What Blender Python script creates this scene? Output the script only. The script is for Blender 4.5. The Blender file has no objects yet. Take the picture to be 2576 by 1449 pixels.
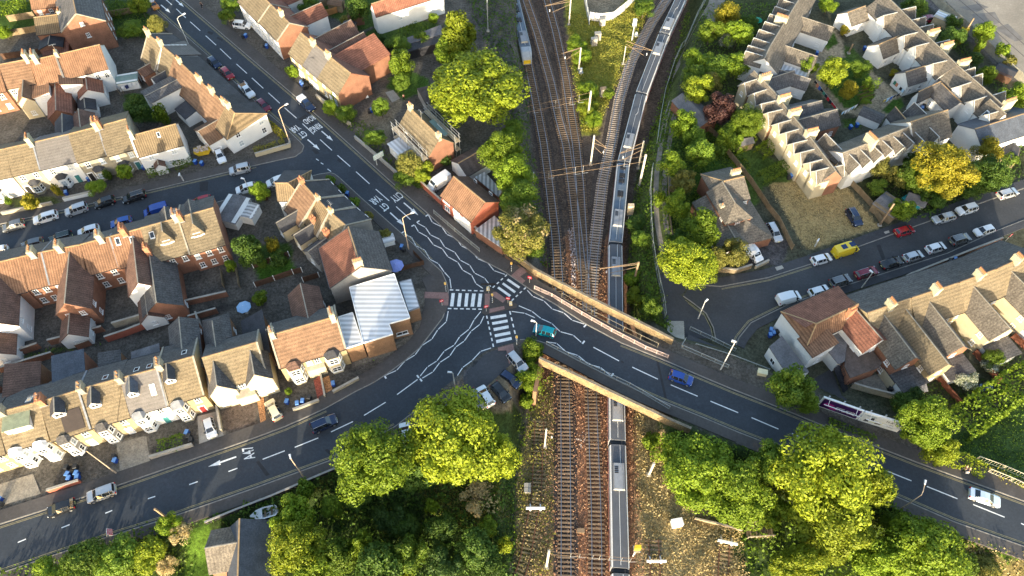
import bpy, bmesh, math, random
import numpy as np
from mathutils import Vector, Matrix, geometry
rnd = random.Random(7)
sc = bpy.context.scene
COL = sc.collection
# ---------------------------------------------------------------- camera, sky, sun, exposure
CAM_H, PITCH, FPX = 110.0, 56.4, 1821.0          # metres above the road, degrees down, focal length in 2576-wide pixels
cam_d = bpy.data.cameras.new('camera'); cam = bpy.data.objects.new('camera', cam_d); COL.objects.link(cam)
cam_d.sensor_width = 36.0; cam_d.lens = 36.0*FPX/2576; cam_d.clip_end = 3000
cam.location = (0, 0, CAM_H); cam.rotation_euler = (math.radians(90-PITCH), 0, 0)
sc.camera = cam
SUN_EL, SUN_AZ = 9.5, 6.0                          # elevation; light travels towards +Y turned this many degrees to +X
w = bpy.data.worlds.new("World"); sc.world = w; w.use_nodes = True
nt = w.node_tree; bg = nt.nodes['Background']; sky = nt.nodes.new('ShaderNodeTexSky')
sky.sky_type = 'NISHITA'; sky.sun_disc = False
sky.sun_elevation = math.radians(SUN_EL); sky.sun_rotation = math.radians(180+SUN_AZ)
sky.air_density = 1.0; sky.dust_density = 2.0; sky.ozone_density = 1.0
nt.links.new(sky.outputs[0], bg.inputs[0]); bg.inputs[1].default_value = 0.15
sd = bpy.data.lights.new('sun', 'SUN'); sd.energy = 3.0; sd.angle = math.radians(0.6); sd.color = (1.0, 0.88, 0.66)
so = bpy.data.objects.new('sun', sd); COL.objects.link(so)
a = math.radians(SUN_AZ); e = math.radians(SUN_EL)
so.rotation_euler = Vector((math.sin(a)*math.cos(e), math.cos(a)*math.cos(e), -math.sin(e))).to_track_quat('-Z', 'Y').to_euler()
sc.view_settings.view_transform = 'Standard'; sc.view_settings.look = 'None'
sc.view_settings.exposure = 2.05; sc.view_settings.gamma = 1.0
sc.cycles.max_bounces = 5; sc.cycles.diffuse_bounces = 3; sc.cycles.glossy_bounces = 2
sc.cycles.transparent_max_bounces = 4; sc.cycles.use_denoising = True
# ---------------------------------------------------------------- pixel -> world
_s, _c = math.sin(math.radians(PITCH)), math.cos(math.radians(PITCH))
def P(p, z=0.0):
    dx = (p[0]-1288)/FPX; dy = (724.5-p[1])/FPX
    d = (dx, _c+dy*_s, -_s+dy*_c); t = (z-CAM_H)/d[2]
    return Vector((d[0]*t, d[1]*t, z))
def t(c, r, *uv):
    out = [(644*c+uv[i]/4, 362.25*r+uv[i+1]/4) for i in range(0, len(uv), 2)]
    return out[0] if len(out) == 1 else out
def k(*uv):
    out = [(1808.05+uv[i]*.29811, uv[i+1]*.29811) for i in range(0, len(uv), 2)]
    return out[0] if len(out) == 1 else out
def q(*xy):
    out = [(xy[i], xy[i+1]) for i in range(0, len(xy), 2)]
    return out[0] if len(out) == 1 else out
# ---------------------------------------------------------------- ground heights
ZR = -5.5; ZE = -2.0
RAIL_PX = q(1318,-60, 1322,150, 1335,300, 1345,420, 1362,560, 1376,690, 1366,880, 1322,1010, 1306,1150, 1296,1300, 1290,1470, 1285,2000, 1990,2000,
            1940,1470, 1800,1330, 1725,1200, 1640,1105, 1600,1000, 1590,900, 1592,790, 1572,690, 1577,600, 1592,500, 1610,400, 1648,300, 1700,170, 1745,0, 1765,-60)
EAST_PX = q(1765,-80, 1745,0, 1700,170, 1648,300, 1610,400, 1592,500, 1577,600, 1572,700, 1590,800, 1690,868, 1800,895, 1870,925, 1960,966, 2060,1010, 2150,1052, 2300,1115, 2640,1255, 2900,1255, 3000,-80)
SW_PX = q(-300,2000, 0,1540, 260,1420, 430,1352, 500,1330, 640,1275, 760,1215, 850,1175, 960,1120, 1040,1075, 1180,1040, 1322,1010, 1300,1200, 1290,2000)
SE_PX = q(1590,1000, 1650,1060, 1750,1110, 1900,1150, 2100,1225, 2260,1290, 2400,1345, 2640,1430, 3000,2000, 1900,2000)
def poly_w(pts, z): return np.array([P(p, z)[:2] for p in pts])
ZONES = [(poly_w(EAST_PX, ZE), ZE, 2.5), (poly_w(SW_PX, -1.0), -2.2, 5.0), (poly_w(SE_PX, -2.0), -4.6, 6.0)]
RAIL_W = poly_w(RAIL_PX, ZR)
def sdist(poly, X, Y):
    """signed distance, positive inside"""
    X = np.asarray(X, float); Y = np.asarray(Y, float)
    d2 = np.full(X.shape, 1e18); ins = np.zeros(X.shape, bool); n = len(poly)
    for i in range(n):
        ax, ay = poly[i]; bx, by = poly[(i+1) % n]
        ex, ey = bx-ax, by-ay; L = ex*ex+ey*ey+1e-9
        u = np.clip(((X-ax)*ex+(Y-ay)*ey)/L, 0, 1)
        d2 = np.minimum(d2, (X-ax-u*ex)**2+(Y-ay-u*ey)**2)
        if abs(ey) > 1e-12:
            ins ^= ((ay > Y) != (by > Y)) & (X < ex*(Y-ay)/ey+ax)
    d = np.sqrt(d2); return np.where(ins, d, -d)
def smooth(x): x = np.clip(x, 0, 1); return x*x*(3-2*x)
def hfun(X, Y):
    X = np.asarray(X, float); Y = np.asarray(Y, float); z = np.zeros(X.shape)
    for poly, zt, bl in ZONES:
        wgt = smooth(sdist(poly, X, Y)/bl); z = z*(1-wgt)+zt*wgt
    wr = smooth(1+sdist(RAIL_W, X, Y)/3.2); return z*(1-wr)+ZR*wr
DECK_PX = q(1290,690, 1326,706, 1346,720, 1420,758, 1500,804, 1600,856, 1712,913, 1742,1040, 1663,1024, 1560,974, 1450,918, 1378,884, 1345,864, 1296,862)
DECK_W = poly_w(DECK_PX, 0.0)
def G(p, off=0.0):
    z = 0.0; v = P(p, off)
    if float(sdist(DECK_W, v.x, v.y)) > 0: return v
    for _ in range(7):
        v = P(p, z+off); z = .5*z+.5*float(hfun(v.x, v.y))
    return P(p, z+off)
# ---------------------------------------------------------------- mesh helpers
class MB:
    def __init__(s): s.v = []; s.f = []; s.m = []
    def face(s, pts, m=0):
        b = len(s.v); s.v += [tuple(p) for p in pts]; s.f.append(tuple(range(b, b+len(pts)))); s.m.append(m)
    def prism(s, bot, top, m=0, mt=None):
        n = len(bot); b = len(s.v); s.v += [tuple(p) for p in bot]+[tuple(p) for p in top]
        s.f.append(tuple(b+i for i in reversed(range(n)))); s.m.append(m)
        s.f.append(tuple(b+n+i for i in range(n))); s.m.append(m if mt is None else mt)
        for i in range(n):
            j = (i+1) % n; s.f.append((b+i, b+j, b+n+j, b+n+i)); s.m.append(m)
    def box(s, x0, x1, y0, y1, z0, z1, m=0, tx=0, ty=0):
        s.prism([(x0,y0,z0),(x1,y0,z0),(x1,y1,z0),(x0,y1,z0)],
                [(x0+tx,y0+ty,z1),(x1-tx,y0+ty,z1),(x1-tx,y1-ty,z1),(x0+tx,y1-ty,z1)], m)
    def bar(s, a, b, wd=.1, h=None, m=0):
        a = Vector(a); b = Vector(b); d = (b-a)
        if d.length < 1e-6: return
        d.normalize(); h = wd if h is None else h
        up = Vector((0,0,1)) if abs(d.z) < .95 else Vector((1,0,0))
        r = d.cross(up).normalized()*wd/2; u = r.cross(d).normalized()*h/2
        s.prism([a-r-u, a+r-u, a+r+u, a-r+u], [b-r-u, b+r-u, b+r+u, b-r+u], m)
    def tube(s, pts, r, n=6, m=0, r2=None):
        pts = [Vector(p) for p in pts]; b0 = len(s.v); K = len(pts)
        for i, p in enumerate(pts):
            d = (pts[min(i+1, K-1)]-pts[max(i-1, 0)]).normalized()
            up = Vector((0,0,1)) if abs(d.z) < .9 else Vector((1,0,0))
            x = d.cross(up).normalized(); y = x.cross(d)
            rr = r if r2 is None else r+(r2-r)*i/(K-1)
            for j in range(n):
                an = 2*math.pi*j/n; s.v.append(tuple(p+x*rr*math.cos(an)+y*rr*math.sin(an)))
        for i in range(K-1):
            for j in range(n):
                A = b0+i*n+j; B = b0+i*n+(j+1) % n; s.f.append((A, B, B+n, A+n)); s.m.append(m)
        s.f.append(tuple(b0+j for j in reversed(range(n)))); s.m.append(m)
        s.f.append(tuple(b0+(K-1)*n+j for j in range(n))); s.m.append(m)
    def flat(s, pts, z=None, m=0, th=0.0):
        pts = [Vector(p) if len(p) == 3 else Vector((p[0], p[1], 0)) for p in pts]
        if z is not None: pts = [Vector((p.x, p.y, z)) for p in pts]
        tris = geometry.tessellate_polygon([pts]); b = len(s.v); n = len(pts)
        s.v += [tuple(p) for p in pts]
        for tr in tris:
            A, B, C = (pts[i] for i in tr)
            if (B-A).cross(C-A).z < 0: tr = tr[::-1]
            s.f.append(tuple(b+i for i in tr)); s.m.append(m)
        if th:
            s.v += [(p.x, p.y, p.z-th) for p in pts]
            for i in range(n):
                j = (i+1) % n; s.f.append((b+i, b+n+i, b+n+j, b+j)); s.m.append(m)
    def mesh(s, name, mats):
        me = bpy.data.meshes.new(name); me.from_pydata(s.v, [], s.f)
        for mm in (mats if isinstance(mats, (list, tuple)) else [mats]): me.materials.append(mm)
        if any(s.m): me.polygons.foreach_set('material_index', s.m)
        me.update(); return me
    def build(s, name, mats, parent=None, loc=None):
        return link(name, s.mesh(name, mats), parent, loc)
def link(name, me, parent=None, loc=None):
    o = bpy.data.objects.new(name, me); COL.objects.link(o)
    if parent is not None: o.parent = parent
    if loc is not None: o.location = loc
    return o
def tag(o, label=None, cat=None, group=None, kind=None):
    if label: o['label'] = label
    if cat: o['category'] = cat
    if group: o['group'] = group
    if kind: o['kind'] = kind
    return o
def thing(name, label, cat, loc=(0,0,0), rz=0.0, group=None):
    o = bpy.data.objects.new(name, None); COL.objects.link(o); o.location = loc; o.rotation_euler = (0,0,rz)
    o.empty_display_size = .3
    return tag(o, label, cat, group)
def copy_tree(o, parent=None):
    c = o.copy(); COL.objects.link(c)
    if parent is not None: c.parent = parent
    for ch in KIDS.get(o.name, []) or [x for x in COL.objects if x.parent is o]: copy_tree(ch, c)
    return c
KIDS = {}
def freeze(o):
    ch = [x for x in COL.objects if x.parent is o]; KIDS[o.name] = ch
    for x in ch: freeze(x)
# ---------------------------------------------------------------- materials
MATS = {}
def nodes(m):
    m.use_nodes = True; return m.node_tree.nodes, m.node_tree.links, m.node_tree.nodes['Principled BSDF']
def mat(name, col, rough=.85, var=.25, scale=1.5, var2=.15, scale2=14, metal=0, rand=0.0, bump=0.0, ribs=None, spec=.3, coat=0):
    """procedural surface: two noise scales, optional tint per object, optional ribs (period, axis, depth)"""
    if name in MATS: return MATS[name]
    m = bpy.data.materials.new(name); N, L, B = nodes(m)
    B.inputs['Roughness'].default_value = rough; B.inputs['Metallic'].default_value = metal
    B.inputs['Specular IOR Level'].default_value = spec
    if coat: B.inputs['Coat Weight'].default_value = coat; B.inputs['Coat Roughness'].default_value = .08
    tc = N.new('ShaderNodeTexCoord')
    def noise(sca, det):
        n = N.new('ShaderNodeTexNoise'); n.inputs['Scale'].default_value = sca; n.inputs['Detail'].default_value = det
        L.new(tc.outputs['Object'], n.inputs['Vector']); return n
    def ramp(src, v):
        mr = N.new('ShaderNodeMapRange'); mr.inputs[1].default_value = .3; mr.inputs[2].default_value = .7
        mr.inputs[3].default_value = 1-v; mr.inputs[4].default_value = 1+v; L.new(src, mr.inputs[0]); return mr.outputs[0]
    def mul(a, b):
        mm = N.new('ShaderNodeMath'); mm.operation = 'MULTIPLY'; L.new(a, mm.inputs[0]); L.new(b, mm.inputs[1]); return mm.outputs[0]
    f = mul(ramp(noise(scale, 4).outputs['Fac'], var), ramp(noise(scale2, 2).outputs['Fac'], var2))
    if ribs:
        per, ax, dep = ribs; wv = N.new('ShaderNodeTexWave'); wv.wave_type = 'BANDS'; wv.bands_direction = ax
        wv.inputs['Scale'].default_value = 0.31416/per*1.0; wv.inputs['Distortion'].default_value = .15; wv.inputs['Detail'].default_value = 1
        L.new(tc.outputs['Object'], wv.inputs['Vector']); r2 = N.new('ShaderNodeMapRange')
        r2.inputs[3].default_value = 1-dep; r2.inputs[4].default_value = 1+dep*.5; L.new(wv.outputs['Fac'], r2.inputs[0]); f = mul(f, r2.outputs[0])
    if rand:
        oi = N.new('ShaderNodeObjectInfo'); r3 = N.new('ShaderNodeMapRange'); r3.inputs[3].default_value = 1-rand; r3.inputs[4].default_value = 1+rand
        L.new(oi.outputs['Random'], r3.inputs[0]); f = mul(f, r3.outputs[0])
    mx = N.new('ShaderNodeVectorMath'); mx.operation = 'SCALE'; mx.inputs[0].default_value = col[:3]; L.new(f, mx.inputs['Scale'])
    L.new(mx.outputs[0], B.inputs['Base Color'])
    if bump:
        bp = N.new('ShaderNodeBump'); bp.inputs['Strength'].default_value = bump; bp.inputs['Distance'].default_value = .1
        L.new(f, bp.inputs['Height']); L.new(bp.outputs[0], B.inputs['Normal'])
    MATS[name] = m; return m
def leafmat(name, col, col2, trans=.22):
    m = bpy.data.materials.new(name); N, L, B = nodes(m)
    out = [n for n in N if n.type == 'OUTPUT_MATERIAL'][0]
    g = N.new('ShaderNodeNewGeometry'); mixc = N.new('ShaderNodeMix'); mixc.data_type = 'RGBA'
    mixc.inputs[6].default_value = (*col, 1); mixc.inputs[7].default_value = (*col2, 1)
    L.new(g.outputs['Random Per Island'], mixc.inputs[0])
    oi = N.new('ShaderNodeObjectInfo'); hs = N.new('ShaderNodeHueSaturation'); mr = N.new('ShaderNodeMapRange')
    mr.inputs[3].default_value = .75; mr.inputs[4].default_value = 1.25; L.new(oi.outputs['Random'], mr.inputs[0]); L.new(mr.outputs[0], hs.inputs['Value'])
    L.new(mixc.outputs[2], hs.inputs['Color'])
    B.inputs['Roughness'].default_value = .6; B.inputs['Specular IOR Level'].default_value = .25; L.new(hs.outputs[0], B.inputs['Base Color'])
    tr = N.new('ShaderNodeBsdfTranslucent'); L.new(hs.outputs[0], tr.inputs['Color'])
    ms = N.new('ShaderNodeMixShader'); ms.inputs[0].default_value = trans
    L.new(B.outputs[0], ms.inputs[1]); L.new(tr.outputs[0], ms.inputs[2]); L.new(ms.outputs[0], out.inputs['Surface']); MATS[name] = m; return m
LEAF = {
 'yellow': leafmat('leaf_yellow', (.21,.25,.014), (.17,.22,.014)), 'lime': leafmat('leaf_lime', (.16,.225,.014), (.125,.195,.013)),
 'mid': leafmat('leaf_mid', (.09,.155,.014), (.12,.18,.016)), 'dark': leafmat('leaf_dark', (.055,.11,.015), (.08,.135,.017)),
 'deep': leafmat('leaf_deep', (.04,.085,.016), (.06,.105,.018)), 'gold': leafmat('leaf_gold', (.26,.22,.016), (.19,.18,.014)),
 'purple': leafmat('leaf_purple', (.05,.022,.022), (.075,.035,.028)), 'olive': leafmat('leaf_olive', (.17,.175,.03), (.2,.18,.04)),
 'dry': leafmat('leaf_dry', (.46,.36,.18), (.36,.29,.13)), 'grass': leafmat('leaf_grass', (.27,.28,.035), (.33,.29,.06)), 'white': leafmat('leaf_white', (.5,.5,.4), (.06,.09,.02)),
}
BARK = mat('bark', (.12,.09,.06), .95, .3, 3)
ROOF = {
 'orange': mat('roof_orange', (.205,.112,.065), .8, .22, .8, .25, 6, rand=.12, ribs=(.42,'X',.32)),
 'orange2': mat('roof_orange_plain', (.175,.105,.064), .8, .22, .8, .3, 7, rand=.1, ribs=(.5,'Y',.2)),
 'red': mat('roof_red', (.2,.085,.055), .8, .25, .8, .35, 6, rand=.12, ribs=(.42,'X',.25)),
 'brown': mat('roof_brown', (.13,.075,.055), .85, .25, .8, .35, 6, rand=.12, ribs=(.45,'Y',.2)),
 'tan': mat('roof_tan', (.165,.13,.082), .85, .16, .7, .3, 5, rand=.12, ribs=(.5,'Y',.18)),
 'rib': mat('roof_tan_ribbed', (.165,.12,.07), .85, .16, .7, .25, 5, rand=.1, ribs=(.42,'X',.34)),
 'grey': mat('roof_grey', (.145,.133,.125), .8, .12, .7, .16, 5, rand=.08, ribs=(.5,'Y',.1)),
 'slate': mat('roof_slate', (.085,.08,.078), .7, .22, .9, .4, 4, rand=.15, ribs=(.5,'Y',.15)),
 'cot': mat('roof_cottage', (.13,.112,.09), .8, .2, .8, .4, 4, rand=.1, ribs=(.5,'Y',.14)),
 'dark': mat('roof_dark', (.05,.05,.055), .8, .2, .8, .25, 5, rand=.2),
 'blue': mat('roof_blue_slate', (.075,.085,.105), .6, .2, .8, .25, 5, rand=.1),
 'felt': mat('roof_felt', (.15,.145,.15), .9, .25, .5, .15, 4), 'feltb': mat('roof_felt_brown', (.1,.078,.068), .9, .3, .5, .15, 4, ribs=(1.4,'X',.12)),
 'zinc': mat('roof_sheet', (.62,.62,.63), .45, .06, .4, .03, 6, metal=.1, ribs=(.9,'Y',.3)),
 'corr': mat('roof_corrugated', (.45,.45,.45), .5, .2, .8, .1, 6, ribs=(.8,'X',.5)), 'green': mat('roof_green', (.3,.32,.2), .8, .15), 'teal': mat('roof_teal', (.17,.24,.22), .8, .15),
 'lead': mat('lead', (.2,.21,.23), .6, .2), 'clay': mat('ridge_clay', (.38,.25,.13), .8, .2), 'stone': mat('ridge_stone', (.3,.265,.21), .8, .2),
}
WALL = {
 'brick': mat('brick_red', (.24,.115,.072), .9, .2, .6, .25, 8, rand=.1), 'buff': mat('brick_buff', (.31,.25,.145), .9, .15, .7, .2, 8, rand=.08),
 'white': mat('render_white', (.72,.72,.7), .8, .06, .5, .05, 6), 'cream': mat('render_cream', (.5,.43,.29), .85, .08, .6, .06, 6),
 'grey': mat('render_grey', (.33,.31,.28), .9, .15, .6, .1, 6), 'stone': mat('wall_stone', (.34,.3,.22), .9, .2, .8, .2, 8), 'brown': mat('brick_brown', (.24,.14,.08), .9, .15, .7, .25, 7),
 'redpaint': mat('brick_bright_red', (.36,.11,.07), .85, .15, .7, .15, 8), 'black': mat('tarred_wall', (.025,.025,.03), .8, .2),
}
WHITE = mat('paint_white', (.8,.8,.78), .5, .05); GLASS = mat('window_glass', (.03,.036,.045), .06, .3, .8, spec=.8); LGLASS = mat('window_blind', (.45,.5,.52), .2, .2, .5, spec=.6)
POT = mat('chimney_pot', (.4,.19,.09), .85, .2); STACK = mat('chimney_brick', (.42,.385,.27), .9, .15, 1.2, .25, 6, rand=.1); REDST = mat('chimney_brick_red', (.36,.16,.09), .9, .15, 1.2, .25, 6)
BLACK = mat('black_plastic', (.02,.02,.022), .5, .1); STEEL = mat('galvanised_steel', (.42,.43,.43), .45, .12, 2, metal=.5); TIMBER = mat('fence_timber', (.22,.165,.1), .9, .25, 1.0, .3, 9, rand=.15)
TIMBERD = mat('fence_timber_dark', (.1,.055,.035), .9, .25); CONC = mat('concrete', (.36,.33,.28), .9, .2, .5, .15, 6); DOORS = [mat('door_'+n, c, .5, .05) for n, c in (('teal',(.05,.2,.2)), ('black',(.02,.02,.02)), ('red',(.3,.03,.03)), ('white',(.7,.7,.7)), ('blue',(.05,.12,.3)))]
# ---------------------------------------------------------------- houses
WCACHE = {}
def win_mesh(w, h, style):
    key = (round(w, 1), round(h, 1), style)
    if key in WCACHE: return WCACHE[key]
    w, h = key[0], key[1]; b = MB(); f = .09; d = .07
    b.box(-w/2, w/2, -.02, d, 0, f); b.box(-w/2, w/2, -.02, d, h-f, h); b.box(-w/2, -w/2+f, -.02, d, f, h-f); b.box(w/2-f, w/2, -.02, d, f, h-f)
    if style == 'sash': b.box(-w/2+f, w/2-f, -.02, d-.01, h/2-.04, h/2+.04); 
    if w > .7: b.box(-.035, .035, -.02, d-.015, f, h-f)
    b.box(-w/2-.12, w/2+.12, -.02, .16, -.1, -.002)
    g = MB(); g.face([(w/2-f/2, .02, f/2), (-w/2+f/2, .02, f/2), (-w/2+f/2, .02, h-f/2), (w/2-f/2, .02, h-f/2)])
    WCACHE[key] = (b.mesh('window', WHITE), g.mesh('pane', GLASS), g.mesh('pane_blind', LGLASS)); return WCACHE[key]
POTM = None; VERGE = mat('verge_paint', (.5,.48,.44), .6, .1)
class House:
    """gabled house: local x along the ridge, +y towards side A, z up from the ground at the base"""
    def __init__(s, name, label, r1, r2, zr, ea, ze, roof='tan', wall='white', gz=0.0, wb=None, zeb=None, hip=(0, 0), group=None, cat='house', ridge='clay', oh=.22, dig=0.0, rb=None):
        rb2 = rb
        a, b, c = P(r1, gz+zr), P(r2, gz+zr), P(ea, gz+ze)
        u = (b-a); u.z = 0; L = u.length; u.normalize(); v = Vector((-u.y, u.x, 0)); y = (c-a).dot(v); s.sw = y < 0
        if y < 0: a, b = b, a; u = -u; v = -v; y = -y; hip = (hip[1], hip[0])
        s.L, s.wf, s.wb, s.zr, s.ze = L, y, (wb or y), zr, ze; s.zeb = ze if zeb is None else zeb; s.hip = hip
        s.roofk, s.wallk = roof, wall; s.gz = gz
        s.root = thing(name, label, cat, (a.x, a.y, gz), math.atan2(u.y, u.x), group); s.a, s.u, s.v = a, u, v
        z0 = -.3-dig; bm = MB(); yb = -s.wb
        if hip[0] or hip[1]: 
            zt = min(ze, s.zeb); bm.prism([(0,yb,z0),(L,yb,z0),(L,y,z0),(0,y,z0)], [(0,yb,s.zeb),(L,yb,s.zeb),(L,y,ze),(0,y,ze)])
            if not hip[0]: bm.prism([(0,yb,zt-.05),(0,y,zt-.05),(0,0,zr-.08)], [(.25,yb,zt-.05),(.25,y,zt-.05),(.25,0,zr-.08)])
            if not hip[1]: bm.prism([(L-.25,yb,zt-.05),(L-.25,y,zt-.05),(L-.25,0,zr-.08)], [(L,yb,zt-.05),(L,y,zt-.05),(L,0,zr-.08)])
        else:
            pr = [(yb,z0),(y,z0),(y,ze-.03),(0,zr-.06),(yb,s.zeb-.03)]
            bm.prism([(0,p[0],p[1]) for p in pr], [(L,p[0],p[1]) for p in pr])
        s.wallo = bm.build('wall', WALL[wall], s.root)
        kf = (zr-ze)/y; kb = (zr-s.zeb)/s.wb; o = oh; x0, x1 = (-.12 if not hip[0] else -o), (L+.12 if not hip[1] else L+o)
        A0, A1 = (x0, y+o, ze-o*kf), (x1, y+o, ze-o*kf); B0, B1 = (x0, -s.wb-o, s.zeb-o*kb), (x1, -s.wb-o, s.zeb-o*kb)
        R0, R1 = ((hip[0] or x0), 0, zr), ((L-hip[1]) if hip[1] else x1, 0, zr)
        up = .09; th = .16; rb = MB()
        def slab(ps): rb.prism([(p[0], p[1], p[2]+up-th) for p in ps], [(p[0], p[1], p[2]+up) for p in ps])
        slab([A0, A1, R1, R0][::-1] if 0 else [R0, R1, A1, A0][::-1]); rbm = rb
        if rb2: rb = MB()
        slab([B0, B1, R1, R0])
        if rb2: rb.build('roof_slope', ROOF[rb2], s.root)  # darker B slope: dark tile on some rows, shade put into the colour elsewhere
        rb = rbm
        if hip[0]: slab([A0, R0, B0][::-1])
        if hip[1]: slab([A1, B1, R1][::-1])
        s.roofo = rb.build('roof', ROOF[roof], s.root)
        cb = MB(); up2 = up+.02
        cb.bar((R0[0], 0, zr+up2), (R1[0], 0, zr+up2), .22, .1)
        for hh, RR, As, Bs in ((hip[0], R0, A0, B0), (hip[1], R1, A1, B1)):
            if hh: cb.bar((RR[0],0,zr+up2), (As[0],As[1],As[2]+up2), .2, .08); cb.bar((RR[0],0,zr+up2), (Bs[0],Bs[1],Bs[2]+up2), .2, .08)
        cb.build('ridge_tiles', ROOF[ridge], s.root)
        for yy, zz in ((y+o+.05, ze-o*kf+.02), (-s.wb-o-.05, s.zeb-o*kb+.02)): gb = MB(); gb.bar((x0, yy, zz), (x1, yy, zz), .1, .1); gb.build('gutter', BLACK, s.root)
    def rz(s, y): return s.zr-(s.zr-s.ze)*y/s.wf if y >= 0 else s.zr+(s.zr-s.zeb)*y/s.wb
    def win(s, side, pos, z, w=.95, h=1.35, style='sash', parent=None):
        """window on side A, B (pos along x) or on gable 0, 1 (pos along y)"""
        f, g1, g2 = win_mesh(w, h, style); o = link('window', f, parent or s.root)
        L = s.L; o.location, rz = {'A': ((pos, s.wf, z), 0), 'B': ((pos, -s.wb, z), math.pi), '0': ((0, pos, z), math.pi/2), '1': ((L, pos, z), -math.pi/2)}[side]
        o.rotation_euler = (0, 0, rz); link('pane', g1 if rnd.random() < .7 else g2, o); return o
    def wins(s, side, n, floors=2, zs=None, w=.95, h=1.35, span=None):
        if side in 'AB': x0, x1 = span or (0, s.L)
        else: x0, x1 = span or (-s.wb*.7, s.wf*.7)
        for z in (zs or [.9, 3.5][:floors]):
            for i in range(n): s.win(side, x0+(x1-x0)*(i+.5)/n, z, w, h)
        return s
    def door(s, side, pos, c=0):
        b = MB(); b.box(-.55, .55, -.02, .06, 0, 2.25, 1); b.box(-.42, .42, .05, .09, .02, 2.0, 0)
        o = b.build('door', [DOORS[c], WHITE], s.root); L = s.L
        o.location, rz = {'A': ((pos, s.wf, 0), 0), 'B': ((pos, -s.wb, 0), math.pi), '0': ((0, pos, 0), math.pi/2), '1': ((L, pos, 0), -math.pi/2)}[side]
        o.rotation_euler = (0, 0, rz); return s
    def chim(s, x, y=0.0, lx=.75, ly=1.3, h=1.7, n=4, m=None, red=False):
        """stack with corbelled head; pots in a row along the longer side"""
        global POTM
        b = MB(); zb = s.rz(abs(y)+max(ly, .3)/2 if y >= 0 else y-ly/2)-.5; zt = s.rz(y)+h
        b.box(x-lx/2, x+lx/2, y-ly/2, y+ly/2, zb, zt-.35); b.box(x-lx/2-.07, x+lx/2+.07, y-ly/2-.07, y+ly/2+.07, zt-.35, zt-.12); b.box(x-lx/2-.02, x+lx/2+.02, y-ly/2-.02, y+ly/2+.02, zt-.12, zt)
        o = b.build('chimney', m or (REDST if red else STACK), s.root)
        fl = MB(); zz = s.rz(y)
        fl.box(x-lx/2-.15, x+lx/2+.15, y+ly/2, y+ly/2+.03, s.rz(y+ly/2+.2) if y >= 0 else zz-.2, s.rz(y+ly/2)+.25 if y >= 0 else zz+.2); fl.build('flashing', ROOF['lead'], o)
        if POTM is None:
            pb = MB(); pb.tube([(0,0,0),(0,0,.1),(0,0,.42)], .15, 8, r2=.11); pb.tube([(0,0,.40),(0,0,.48)], .14, 8); POTM = pb.mesh('chimney_pot', POT)
        for i in range(n):
            f = (i+.5)/n-.5; p = link('chimney_pot', POTM, o)
            p.location = (x+(f*lx*.95 if lx > ly else 0), y+(f*ly*.95 if ly >= lx else 0), zt)
        return s
    def aerial(s, x, y=0):
        b = MB(); z = s.rz(y)+.3; b.tube([(x,y,z),(x,y,z+2.6)], .03, 5); b.bar((x-.7,y,z+2.5),(x+.7,y,z+2.5), .03)
        for i in range(5): b.bar((x-.6+i*.3,y-.3,z+2.5),(x-.6+i*.3,y+.3,z+2.5), .02)
        b.build('aerial', STEEL, s.root); return s
    def party(s, *xs, m='stone', h=.22, w=.28):
        for x in xs:
            b = MB(); hp = .12
            for yy in (s.wf+.15, -s.wb-.15):
                z = s.rz(yy); d = Vector((0, yy, z-s.zr)); b.bar((x,0,s.zr+hp), (x,yy,z+hp), w, h)
            b.build('party_wall', ROOF[m] if m in ROOF else WALL[m], s.root)
        return s
    def wing(s, x, side, w, y1, ze, zr, roof=None, wall=None, nw=1, y0=0.0, z0=None, name='rear_wing', hip=False, gw=0, off=0.25, vt=None, zs=(.9, 3.5), lean=None):
        """cross wing or gable: ridge along y from y0 out to |y|=y1 on side A or B. lean: single slope falling towards +x or -x"""
        sg = 1 if side == 'A' else -1; roof = roof or s.roofk; wall = wall or s.wallk; z0 = -.3 if z0 is None else z0
        b = MB(); hw = w/2; Y0, Y1 = sg*y0, sg*y1
        if lean: pr = [(-hw,z0),(hw,z0),(hw,(ze if lean > 0 else zr)-.03),(-hw,(zr if lean > 0 else ze)-.03)]
        else: pr = [(-hw,z0),(hw,z0),(hw,ze-.03),(0,(ze if hip else zr)-.05),(-hw,ze-.03)]
        if sg > 0: b.prism([(x+p[0],Y1,p[1]) for p in pr], [(x+p[0],Y0,p[1]) for p in pr])
        else: b.prism([(x+p[0],Y0,p[1]) for p in pr], [(x+p[0],Y1,p[1]) for p in pr])
        o = b.build(name, WALL[wall], s.root); r = MB(); oh = .18; kk = (zr-ze)/hw; YE = Y1+sg*off; up = .1; th = .15
        YR = Y1-sg*hw if hip else YE
        def slab(ps):
            nn = (Vector(ps[1])-Vector(ps[0])).cross(Vector(ps[2])-Vector(ps[0]))
            if nn.z < 0: ps = ps[::-1]
            r.prism([(p[0],p[1],p[2]+up-th) for p in ps], [(p[0],p[1],p[2]+up) for p in ps])
        if lean:
            za, zb = (zr, ze) if lean > 0 else (ze, zr); slab([(x-hw-oh,Y0,za),(x+hw+oh,Y0,zb),(x+hw+oh,YE,zb),(x-hw-oh,YE,za)])
        else:
            for q_ in (-1, 1):
                e0, e1 = (x+q_*(hw+oh), Y0, ze-oh*kk), (x+q_*(hw+oh), YE, ze-oh*kk); slab([(x,Y0,zr), (x,YR,zr), e1, e0])
            if hip: slab([(x,YR,zr), (x-hw-oh,YE,ze-oh*kk), (x+hw+oh,YE,ze-oh*kk)])
        r.build('roof', ROOF[roof], o)
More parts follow.
